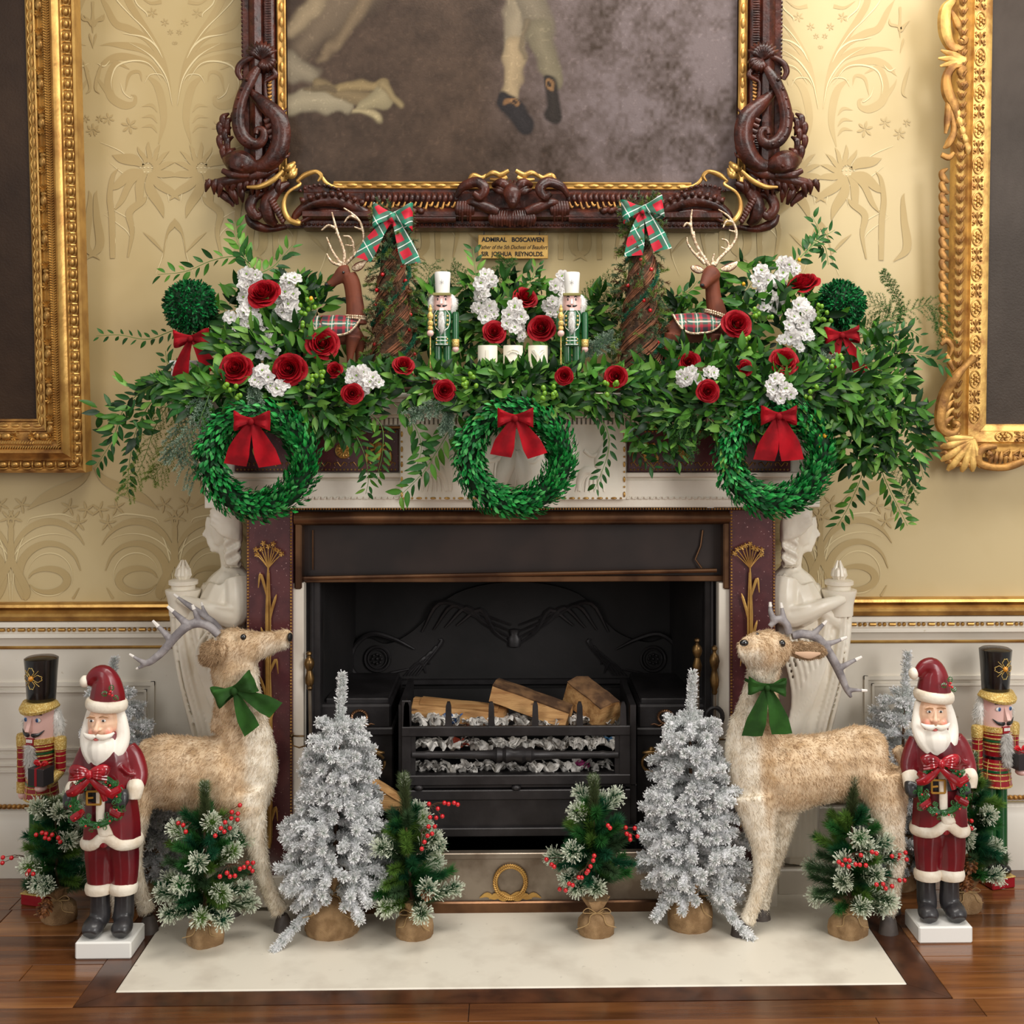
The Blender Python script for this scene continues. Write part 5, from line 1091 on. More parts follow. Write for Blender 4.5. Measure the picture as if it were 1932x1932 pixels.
M['nred'] = mat('satin_red_paint', srgb(150, 14, 30), .28, coat=.3)
M['ngreen'] = mat('satin_green_paint', srgb(24, 84, 44), .25, coat=.3)
M['nface'] = mat('pale_pink_paint', srgb(236, 192, 182), .35, c2=srgb(228, 160, 156), scale=14, mix=(.55, .75), coat=.2)
M['white'] = mat('white_gloss_paint', srgb(240, 238, 232), .3, coat=.2)
M['fluff'] = mat('white_fluff', srgb(240, 238, 234), .95, sheen=.4)
M['blue'] = mat('blue_paint', srgb(52, 110, 176), .3)
M['amber'] = mat('amber_gem', srgb(214, 140, 30), .1, coat=1)
class Loc:
    def __init__(s, cx, by, k, root): s.cx, s.by, s.k, s.r = cx, by, k, root
    def __call__(s, x, y, d=0): return Vector(((x - s.cx)*s.k, -d*s.k, (s.by - y)*s.k))
    def T(s, mb, pts, flat=1, n=12, sub=4):
        pts = spline([(p[0], p[1], p[2], p[3] if len(p) > 3 else 0) for p in pts], sub)
        mb.tube([s(p[0], p[1], p[3]) for p in pts], [max(p[2], .3)*s.k for p in pts], n, flat, (0, 1, 0)); return mb
    def lathe(s, prof, x, n=20, sx=1, sy=1, d=0): # prof: (r_px, y_px)
        mb = MB(); c = s(x, s.by, d); return mb.lathe([(r*s.k, (s.by-y)*s.k) for r, y in prof], (c.x, c.y, 0), n, sx, sy)
    def ball(s, mb, x, y, d, r, n=12, m=8, rot=None): r = r if hasattr(r, '__len__') else (r, r, r); return mb.ball(s(x, y, d), [q*s.k for q in r], n, m, rot)
    def melt(s, mb, name, m, vox, sm_=2, parent=None): return link(name, remesh(mb, name, M[m], vox, sm_), parent or s.r)
    def put(s, mb, name, m, parent=None, smooth=True): return mb.build(name, M[m], parent or s.r, smooth)
def holly_mesh(L, m):
    pts = []; n = 5
    for s_ in (1, -1):
        for i in range(n*2+1):
            t = i/(n*2); w_ = (.34*math.sin(PI*min(1, t*1.0)**.8) + .02)*(1.15 if i % 2 else .78); y = t if s_ > 0 else 1-t
            if s_ < 0: w_ = (.34*math.sin(PI*(1-t)**.8) + .02)*(1.15 if i % 2 else .78)
            pts.append((s_*w_*L, y*L, -.06*L*abs(w_)/.34))
    mb = MB(); c = [(0, y*L, .05*L) for y in (0, .25, .5, .75, 1)]
    k = len(pts); vs = pts + c; fs = []
    for i in range(k):
        j = (i+1) % k; yi = (pts[i][1]+pts[j][1])/2/L; ci = k + min(4, max(0, int(round(yi*4)))); fs.append((i, j, ci))
    mb.add(vs, fs); me = bpy.data.meshes.new('holly_leaf'); me.from_pydata(mb.v, [], mb.f); me.materials.append(M[m]); return me
HL = holly_mesh(.018, 'holly')
BM = MB().ball((0, 0, 0), .0048, 10, 7).mesh('berry', M['berry'])
def berry(parent, p, s=1, name='berry'): o = link(name, BM, parent, Matrix.Translation(Vector(p))); o.scale = (s, s, s); return o
def make_santa(label, loc):
    t = thing('santa_figure', label, 'santa figure', loc, 0, 'painted santa figures holding wreaths'); L = Loc(207, 1803, .00140, t)
    def blob(segs, name, m, vox=.0035, sm_=2, flat=.8, parent=None):
        mb = MB()
        for s_ in segs: L.T(mb, s_, flat)
        return L.melt(mb, name, m, vox, sm_, parent)
    mb = MB(); k = L.k; mb.bbox(-53*k, 53*k, -44*k, 44*k, 0, 33*k, .004); L.put(mb, 'base', 'white', smooth=False)
    for x, dx in ((186, -5), (231, 4)):
        mb = MB(); L.T(mb, [(x+dx*.3, 1690, 19, -6), (x+dx*.2, 1715, 19, -6), (x, 1738, 20, -4), (x, 1752, 18, 0)], .95); L.T(mb, [(x, 1748, 17, -8), (x+dx, 1750, 20, 10), (x+dx*1.2, 1754, 20, 26), (x+dx*1.3, 1760, 14, 36)], .8); L.T(mb, [(x, 1766, 16, -14), (x+dx, 1766, 19, 10), (x+dx*1.2, 1766, 18, 28)], .3)
        L.melt(mb, 'boot', 'boot', .0035, 2)
    blob([[(187, 1690, 22), (186, 1650, 26), (187, 1610, 30), (190, 1580, 30)], [(232, 1690, 23), (234, 1650, 27), (232, 1610, 30), (228, 1580, 30)], [(188, 1640, 20), (210, 1600, 26), (232, 1640, 20)]], 'trousers', 'coat')
    for x in (186, 232): L.put(L.lathe([(22, 1694), (26, 1692), (28, 1684), (27, 1676), (23, 1672), (18, 1672)], x, 16, 1, .9), 'trouser_cuff', 'cream')
    blob([[(210, 1588, 56), (210, 1550, 54), (208, 1500, 49), (206, 1460, 50), (202, 1425, 46), (199, 1398, 34), (198, 1380, 26)], [(165, 1412, 16), (158, 1436, 20), (148, 1465, 19, 6), (146, 1486, 14, 20)], [(238, 1412, 18), (250, 1432, 21), (261, 1462, 20, 4), (262, 1482, 17, 16)], [(235, 1440, 4, 30), (248, 1455, 4, 24), (258, 1458, 3, 20)], [(205, 1590, 8, 40), (208, 1560, 6, 44)]], 'coat', 'coat', flat=.78)
    mb = MB(); k = L.k       # fur hem that dips on each side and rises to the opening
    pts = []
    for i in range(41):
        a = 2*PI*i/40; fx = math.cos(a-PI/2); r_ = 53; dip = 1584 + 9*abs(math.sin(a))**.7 - (15*math.exp(-((a if a < PI else a-2*PI))**2*9))
        pts.append(L(210 + r_*math.sin(a), dip, r_*.80*math.cos(a)))
    mb.tube(pts, 7*k, 10, 1.55, (0, 0, 1)); L.melt(mb, 'coat_hem', 'cream', .003, 1)
    blob([[(211, 1566, 12, 44), (203, 1545, 9, 44), (202, 1500, 9, 42), (200, 1450, 8, 40)], [(216, 1568, 12, 44), (210, 1545, 8, 44)]], 'front_band', 'cream', .003, 1, .5)
    L.put(L.lathe([(47, 1508), (50.5, 1506), (50.5, 1487), (47, 1485)], 207, 28, 1, .80), 'belt', 'boot')
    mb = MB(); c = lambda x, y, d=47: L(x, y, d)
    for a, b in (((178, 1482), (204, 1482)), ((204, 1482), (204, 1507)), ((204, 1507), (178, 1507)), ((178, 1507), (178, 1482)), ((178, 1495), (190, 1494))): mb.tube([c(*a), c(*b)], 2.1*k, 6)
    L.put(mb, 'buckle', 'buckle')
    for (x, y, x2, y2, hx, hy, hd) in ((146, 1484, 144, 1502, 141, 1500, 34), (262, 1482, 262, 1502, 243, 1496, 42)):
        blob([[(x-2, y-8, 15, 14), (x-1, y+2, 17, 22), (x2-2, y2+2, 13, 28)]], 'sleeve_cuff', 'cream', .003, 1, .9)
        mb = MB(); L.T(mb, [(hx-1, hy-12, 9, hd-8), (hx, hy-3, 13, hd), (hx, hy+8, 12, hd+2), (hx+1, hy+16, 7, hd)], .8)
        sx = 1 if hx < 200 else -1; L.T(mb, [(hx+sx*4, hy-8, 5, hd+4), (hx+sx*10, hy-4, 4.5, hd+10), (hx+sx*11, hy+4, 3.5, hd+12)], .9, 8)
        for q in range(4): L.T(mb, [(hx-5+q*4, hy+2, 3.4, hd+9), (hx-5+q*4, hy+12, 3.4, hd+10), (hx-4+q*3, hy+18, 2.6, hd+4)], .9, 8)
        L.melt(mb, 'mitten', 'boot', .0025, 1)
    # head
    mb = MB(); L.ball(mb, 194, 1362, 4, (29, 26, 36)); L.ball(mb, 180, 1376, 21, (9, 7, 8)); L.ball(mb, 209, 1376, 21, (9, 7, 8)); L.T(mb, [(192, 1352, 3, 27), (191, 1362, 3.6, 31), (190, 1370, 5.4, 34), (190, 1373, 3, 30)], .9, 8)
    L.ball(mb, 184, 1370, 30, (3, 3, 2.6)); L.ball(mb, 197, 1370, 30, (3, 3, 2.6)); L.T(mb, [(172, 1348, 2, 24), (180, 1345, 2.6, 27), (188, 1348, 2, 27)], 1, 6); L.T(mb, [(195, 1348, 2, 27), (203, 1345, 2.6, 27), (212, 1348, 2, 23)], 1, 6)
    me = remesh(mb, 'face', M['skin'], .0022, 2); V = verts_np(me).astype(float); X = V[:, 0]/k + 207; Z = 1803 - V[:, 2]/k
    base = np.tile(lin([242, 200, 168]), (len(V), 1)); blush = np.exp(-((X-176)**2+(Z-1377)**2)/60) + np.exp(-((X-212)**2+(Z-1377)**2)/60) + .6*np.exp(-((X-190)**2+(Z-1373)**2)/20)
    sh = np.exp(-((X-180)**2/50+(Z-1353)**2/22)) + np.exp(-((X-203)**2/50+(Z-1353)**2/22)); b = np.clip(blush, 0, 1)[:, None]*.8; base = base*(1-b) + lin([232, 128, 112])*b; b = np.clip(sh, 0, 1)[:, None]*.35; base = base*(1-b) + lin([176, 110, 80])*b
    setcol(me, base); fc = link('face', me, t)
    for x in (180, 202.5):
        mb = MB(); L.ball(mb, x, 1353.5, 26.2, (4.8, 3, 2.8)); L.put(mb, 'eye_white', 'white', fc); mb = MB(); L.ball(mb, x, 1353.2, 28.6, (2.4, 1.4, 2.4)); L.put(mb, 'pupil', 'eye', fc)
    M.setdefault('brow', mat('painted_brow', srgb(168, 124, 84), .6)); M.setdefault('lip', mat('painted_lip', srgb(206, 104, 96), .4))
    for a, b_, c_ in (((171, 1348), (179, 1344.5), (187, 1347)), ((195, 1347), (203, 1344.5), (212, 1347))): mb = MB(); mb.tube([L(a[0], a[1], 27.5), L(b_[0], b_[1], 30), L(c_[0], c_[1], 28)], 1.2*k, 6); L.put(mb, 'eyebrow', 'brow', fc)
    segs = [[(170, 1340, 9, -2), (165, 1365, 10, 2), (163, 1390, 12, 8), (172, 1412, 15, 16), (184, 1430, 14, 22)], [(222, 1340, 10, -4), (229, 1365, 12, 0), (231, 1392, 15, 4), (224, 1415, 17, 14), (210, 1432, 15, 20)], [(196, 1392, 24, 12), (197, 1412, 28, 18), (195, 1430, 20, 24), (192, 1442, 7, 28)], [(198, 1340, 30, -16), (200, 1375, 32, -16), (200, 1400, 30, -8)]]
    for i in range(13):
        x = 164 + i*5; segs.append([(x, 1388 + 4*abs(i-6)*.2, 3, 26 - abs(i-6)*2.3), (x*.92+15.6, 1408, 3.4, 34 - abs(i-6)*2), (x*.7+58, 1428, 3, 36 - abs(i-6)*1.8), (x*.35+126, 1442, 1.6, 32)])
    hr = blob(segs, 'beard', 'beard', .0026, 1)
    blob([[(189, 1380, 4, 34), (180, 1383, 6, 33), (170, 1381, 4.5, 29), (164, 1377, 2, 25)], [(191, 1380, 4, 34), (202, 1384, 6, 33), (214, 1382, 4.5, 28), (222, 1377, 2, 23)]], 'moustache', 'beard', .002, 1, .8, hr)
    mb = MB(); L.ball(mb, 190, 1388, 32, (5, 3, 2.6)); L.put(mb, 'mouth', 'lip', fc)
    blob([[(200, 1334, 35, -4), (200, 1308, 33, -4), (199, 1286, 27, -2), (193, 1272, 21), (180, 1272, 16), (168, 1284, 12)], [(172, 1280, 12), (166, 1290, 9)]], 'hat', 'coat', .003, 3, .85)
    mb = MB(); mb.tube([L(199 + 33*math.sin(a), 1328 + 3*math.sin(a), 31*math.cos(a)-2) for a in np.linspace(0, 2*PI, 33)], 7*k, 10, 1.65, (0, 0, 1)); L.melt(mb, 'hat_trim', 'cream', .003, 1)
    mb = MB(); L.ball(mb, 158, 1284, 0, (10, 11, 12)); L.put(mb, 'pompom', 'cream')
    hh = None
    for (x, y, d, a, s_) in ((214, 1300, 34, PI*.5, 1.0), (218, 1296, 33, -.2, 1.0), (222, 1304, 31, -2.3, .95)):
        o = link('holly_leaf', HL, t, Matrix.Translation(L(x, y, d)) @ Matrix.Rotation(PI/2, 4, 'X') @ Matrix.Rotation(a, 4, 'Z') @ Matrix.Diagonal((1.2*s_, 1.2*s_, 1, 1)))
    for dx, dy in ((0, 0), (5, 3), (2, -5)): berry(t, L(217+dx, 1300+dy, 36), .75)
    # holly wreath in his hands
    wr = MB(); wr.tube([L(197 + 43*math.sin(a), 1499 - 46*math.cos(a), 49) for a in np.linspace(0, 2*PI, 33)], 6*k, 8); W_ = L.put(wr, 'wreath', 'holly')
    rr = random.Random(5)
    for i in range(96):
        a = rr.uniform(0, 2*PI); q = rr.uniform(-9, 9); p = L(197 + (43+q)*math.sin(a), 1499 - (46+q)*math.cos(a), 59 - abs(q)*.5 + rr.uniform(-1, 3))
        link('holly_leaf', HL, W_, Matrix.Translation(p) @ Matrix.Rotation(PI/2 + rr.uniform(-.5, .5), 4, 'X') @ Matrix.Rotation(rr.uniform(0, 2*PI), 4, 'Z') @ Matrix.Diagonal((.95, .95, .8, 1)))
    for i in range(13): a = i*.55 + .2; berry(W_, L(197 + 44*math.sin(a), 1499 - 46*math.cos(a), 64), .62)
    for a in (2.05, 4.1, 5.3, 1.1):
        mb = MB(); c_ = (197 + 43*math.sin(a), 1499 - 46*math.cos(a)); n_ = (math.sin(a), math.cos(a))
        mb.tube([L(c_[0]-n_[0]*13, c_[1]+n_[1]*13, 50), L(c_[0]-n_[0]*8, c_[1]+n_[1]*8, 60), L(c_[0]+n_[0]*8, c_[1]-n_[1]*8, 60), L(c_[0]+n_[0]*13, c_[1]-n_[1]*13, 50)], [5*k, 7*k, 7*k, 5*k], 8, .5, (0, 1, 0)); L.put(mb, 'ribbon_wrap', 'rgloss', W_)
    for s_ in (-1, 1):
        mb = MB(); L.T(mb, [(189, 1445, 5, 64), (189+s_*12, 1440, 11, 67), (189+s_*26, 1440, 15, 66), (189+s_*33, 1443, 12, 62)], .55); 
        for q in (-7, -2, 4, 9): L.T(mb, [(189+s_*4, 1443+q*.3, 2, 68), (189+s_*18, 1440+q, 3, 74), (189+s_*34, 1443+q*1.2, 2.4, 68)], .8, 6)
        L.put(mb, 'bow_loop', 'rgloss', W_)
        mb = MB(); L.T(mb, [(189, 1452, 5, 62), (189+s_*14, 1466, 7, 64), (189+s_*30, 1478, 9, 62), (189+s_*44, 1483 + (6 if s_ > 0 else 0), 6, 58)], .4); L.T(mb, [(189, 1452, 4, 62), (189+s_*20, 1474, 6, 62), (189+s_*28, 1496, 5, 60)], .4) if s_ > 0 else None; L.put(mb, 'bow_tail', 'rgloss', W_)
    mb = MB(); L.ball(mb, 189, 1444, 68, (8, 7, 9)); L.put(mb, 'bow_knot', 'rgloss', W_)
    return t
c = F(200, 1803); s1 = make_santa('painted wooden santa holding a holly wreath, on the left by the left deer', (P(207, 1803, -.514).x + .002, -.514, 0)); s1.scale = (.975, .975, .972)
c = copy_tree(s1); c['label'] = 'painted wooden santa holding a holly wreath, on the right by the right deer'; c.location = (P(1768, 1783, -.46).x, -.468, 0)

def fluffball(parent, mb, name, n, length, flow=(0, 0, -1), seed=1, w=.0008, vox=.003):
    me = remesh(mb, name, M['fluff'], vox, 2); o = link(name, me, parent)
    f = fur(me, lambda V: np.tile(lin([240, 238, 234]), (len(V), 1)), n, length, lambda p: np.tile(np.array(flow, float), (len(p), 1)), M['furhair'], width=w, seed=seed); g = link('fluff_hair', f, o); g['kind'] = 'stuff'; return o
def make_nutcracker(label, loc, rz):
    t = thing('nutcracker_figure', label, 'nutcracker', loc, rz, 'tall red nutcrackers by the dado'); L = Loc(82, 1700, .00153, t); k = L.k
    mb = MB(); mb.bbox(-26*k, 26*k, -26*k, 26*k, 0, 22*k, .003); L.put(mb, 'base', 'nred', smooth=False); mb = MB(); mb.bbox(-26.6*k, 26.6*k, -26.6*k, 26.6*k, 20*k, 22.5*k, .001); L.put(mb, 'base_line', 'glit', smooth=False)
    for x in (69, 95):
        L.put(L.lathe([(12, 1655), (12, 1590), (11.5, 1500)], x, 16), 'leg', 'ngreen'); mb = L.lathe([(13, 1678), (13, 1640), (12, 1636)], x, 16); L.ball(mb, x, 1668, 8, (12, 18, 10)); L.put(mb, 'boot', 'black')
    body = L.put(L.lathe([(27, 1507), (31, 1504), (27, 1465), (24, 1450), (24, 1445), (27, 1430), (31, 1400), (31, 1388), (20, 1384)], 82, 28), 'tunic', 'nred')
    def rad(y): ys = [1388, 1400, 1430, 1445, 1450, 1465, 1504]; rs = [31, 31, 27, 24, 24, 27, 31]; return float(np.interp(y, ys, rs))
    for y, h, m_ in ((1401, .8, 'glit'), (1409, .8, 'glit'), (1414, 2.2, 'ngreen'), (1419, .8, 'glit'), (1427, .8, 'glit'), (1434, .8, 'glit'), (1448, 2.6, 'black'), (1459, .8, 'glit'), (1466, .8, 'glit'), (1474, 2.2, 'ngreen'), (1480, .8, 'glit'), (1490, .8, 'glit'), (1503, 1.2, 'glit')):
        L.put(L.lathe([(rad(y)+.1, y+h+.5), (rad(y)+.7, y+h), (rad(y)+.7, y-h), (rad(y)+.1, y-h-.5)], 82, 28), 'tunic_stripe', m_, body)
    for a in (-1.2, -.35, .35, 1.2, 2.2, 3.14, 4.1):
        mb = MB(); mb.tube([L(82 + (rad(y)+.5)*math.sin(a), y, (rad(y)+.5)*math.cos(a)) for y in (1452, 1465, 1480, 1503)], .7*k, 5); L.put(mb, 'tunic_stripe', 'glit', body)
    L.put(L.lathe([(24, 1398), (32.5, 1397), (32.5, 1387), (24, 1385)], 82, 28), 'collar', 'glit')
    hd = L.put(L.lathe([(24, 1390), (29.5, 1388), (31, 1370), (30, 1345), (28, 1334), (20, 1330)], 82, 28), 'head', 'nface')
    for s_ in (-1, 1):
        mb = MB(); L.ball(mb, 82+s_*13, 1351, 26.5, (6.4, 2.5, 4.6)); L.put(mb, 'eye_white', 'white', hd); mb = MB(); L.ball(mb, 82+s_*12.5, 1351, 28.2, (3.6, 1.6, 3.8)); L.put(mb, 'iris', 'blue', hd); mb = MB(); L.ball(mb, 82+s_*12.5, 1351, 29.6, (1.6, .8, 1.8)); L.put(mb, 'pupil', 'eye', hd)
        mb = MB(); mb.tube([L(82+s_*6, 1341.5, 29.5), L(82+s_*13, 1339.5, 27.5), L(82+s_*20, 1341.5, 23.5)], [1.2*k, 2.1*k, .8*k], 6); L.put(mb, 'eyebrow', 'black', hd)
        mb = MB(); L.T(mb, [(82+s_*2, 1378, 2.6, 31), (82+s_*8, 1379, 4, 30.5), (82+s_*16, 1377, 2.6, 28), (82+s_*24, 1370, .6, 22)], .5, 8); L.put(mb, 'moustache', 'black', hd)
    mb = MB(); mb.loft([[L(78, 1346, 28), L(86, 1346, 28), L(85, 1346, 30), L(79, 1346, 30)], [L(77, 1370, 28), L(87, 1370, 28), L(86, 1370, 41), L(78, 1370, 41)], [L(78, 1374, 28), L(86, 1374, 28), L(85, 1373, 36), L(79, 1373, 36)]]); L.put(mb, 'nose', 'nface', hd)
    mb = MB(); mb.bbox(-8*k, 8*k, -34*k, -28*k, (1700-1397)*k, (1700-1384)*k, .0008); mo = L.put(mb, 'mouth', 'nred', hd, False)
    mb = MB(); 
    for i in range(4): a = L(75.5+i*3.5, 1386, 0); mb.bbox(a.x, a.x + 2.8*k, -34.8*k, -33*k, (1700-1392)*k, (1700-1386)*k, .0004)
    L.put(mb, 'teeth', 'white', hd, False)['kind'] = 'stuff'
    mb = MB(); L.T(mb, [(82, 1398, 7, 32), (83, 1420, 9, 33), (85, 1445, 8, 32), (86, 1460, 4, 31)], .4); fluffball(t, mb, 'beard', 2600, .016, (0, -.1, -1), 3)
    mb = MB()
    for s_ in (-1, 1): L.T(mb, [(82+s_*24, 1336, 7, -8), (82+s_*31, 1355, 8, -6), (82+s_*33, 1375, 8, -6), (82+s_*31, 1392, 5, -6)], 1.3)
    L.T(mb, [(70, 1345, 16, -20), (82, 1360, 22, -18), (94, 1345, 16, -20)], .6); fluffball(t, mb, 'hair', 4200, .014, (0, 0, -1), 5)
    # hat with golden visor
    hat = L.put(L.lathe([(22, 1330), (25.5, 1326), (27, 1300), (29, 1265), (31, 1243), (31, 1241), (26, 1238), (10, 1235.5), (.1, 1235)], 82, 32), 'top_hat', 'black')
    mb = MB(); r0, r1 = [], []
    pts = [(38*math.sin(a)*(1 if math.cos(a) > -.3 else .84), 42*math.cos(a) if math.cos(a) > 0 else 28*math.cos(a)) for a in np.linspace(0, 2*PI, 25)[:-1]]
    top = [L(82+x*.86, 1320 + max(0, y)*.0, y*.78) for x, y in pts]; mid = [L(82+x, 1328 + max(0, y)*.16, y) for x, y in pts]; bot = [L(82+x*.97, 1331 + max(0, y)*.22, y*.97) for x, y in pts]; inn = [L(82+x*.7, 1330, y*.6) for x, y in pts]
    mb.loft([top, mid, bot, inn]); L.put(mb, 'visor', 'glit', hat)
    def hp(x, y): a = x/29; return L(82 + 29.6*math.sin(a), y, 29.6*math.cos(a) - (y-1270)*.08)
    for q in range(4):
        a0 = q*PI/2; pts = [(a0-.42, 5), (a0-.5, 14), (a0-.28, 17), (a0-.14, 20.5), (a0, 19), (a0+.14, 20.5), (a0+.28, 17), (a0+.5, 14), (a0+.42, 5)]
        mb = MB(); pp = spline([(r_*math.sin(a), r_*math.cos(a)) for a, r_ in pts], 3); mb.tube([hp(p[0], 1274 - p[1]) for p in pp], .65*k, 5); mb.tube([hp(8*math.sin(a0+PI/4), 1274 - 8*math.cos(a0+PI/4)), hp(21*math.sin(a0+PI/4), 1274 - 21*math.cos(a0+PI/4))], .6*k, 5); L.put(mb, 'gilt_flower', 'glit', hat)
    mb = MB(); mb.ball(hp(0, 1274), 5.4*k, 12, 7); L.put(mb, 'gem', 'amber', hat)
    # arms
    for s_ in (-1, 1):
        x = 82 + s_*42; L.put(L.lathe([(8, 1410), (11, 1409), (11.5, 1392), (10, 1387), (6, 1385.5), (.1, 1385)], x, 18), 'epaulette', 'glit')
        if s_ < 0:
            ar = L.put(L.lathe([(9.5, 1476), (10, 1440), (10, 1408)], x, 18), 'arm', 'nred'); L.put(L.lathe([(9, 1498), (10.8, 1497), (10.8, 1477), (9, 1476)], x, 18), 'cuff', 'glit', ar); mb = MB(); L.ball(mb, x, 1503, 0, (8.5, 8, 8.5)); L.put(mb, 'hand', 'nface', ar); ys = (1412, 1420, 1433, 1447, 1460, 1468)
        else:
            ar = L.put(L.lathe([(9, 1452), (10, 1445), (10, 1408)], x, 18), 'arm', 'nred'); mb = MB(); L.T(mb, [(x, 1450, 9.5, 0), (x-4, 1460, 9.5, 14), (x-9, 1468, 9.5, 30)], 1); L.put(mb, 'forearm', 'glit', ar)
            mb = MB(); L.ball(mb, x-13, 1472, 38, (11, 12, 7)); L.put(mb, 'hand', 'nface', ar); ys = (1412, 1420, 1433, 1445)
        for y in ys: L.put(L.lathe([(10, y+.9), (10.6, y+.7), (10.6, y-.7), (10, y-.9)], x, 18), 'sleeve_stripe', 'glit', ar)
        mb = MB(); mb.tube([L(x - 4, 1410, 9.6), L(x - 4, ys[-1]+4, 9.6)], .6*k, 5); L.put(mb, 'sleeve_stripe', 'glit', ar)
    mb = MB(); c_ = L(111, 1448, 38); mb.bbox(c_.x-17*k, c_.x+17*k, c_.y-15*k, c_.y+15*k, c_.z-17*k, c_.z+15*k, .0012); M.setdefault('gift', mat('dark_gift_paper', srgb(44, 38, 40), .35, coat=.2)); g = L.put(mb, 'gift_box', 'gift', smooth=False)
    mb = MB(); mb.bbox(c_.x-2.6*k, c_.x+2.6*k, c_.y-15.6*k, c_.y+15.6*k, c_.z-17.2*k, c_.z+15.6*k, .0004); L.put(mb, 'gift_ribbon', 'nred', g, False)
    for s_ in (-1, 1): mb = MB(); L.T(mb, [(111, 1431, 1.5, 38), (111+s_*7, 1424, 3.4, 38), (111+s_*13, 1426, 3.4, 38), (111+s_*5, 1431, 1.5, 38)], .8, 8); L.put(mb, 'gift_bow', 'berry', g)
    return t
n1 = make_nutcracker('tall red tartan nutcracker in black top hat, standing at the far left', (F(82, 1696).x, -.20, 0), -.30)
c = copy_tree(n1); c['label'] = 'tall red tartan nutcracker in black top hat, standing at the far right'; c.location = (F(1878, 1668).x, -.135, 0); c.rotation_euler = (0, 0, .28); c.scale = (1, 1, 1)

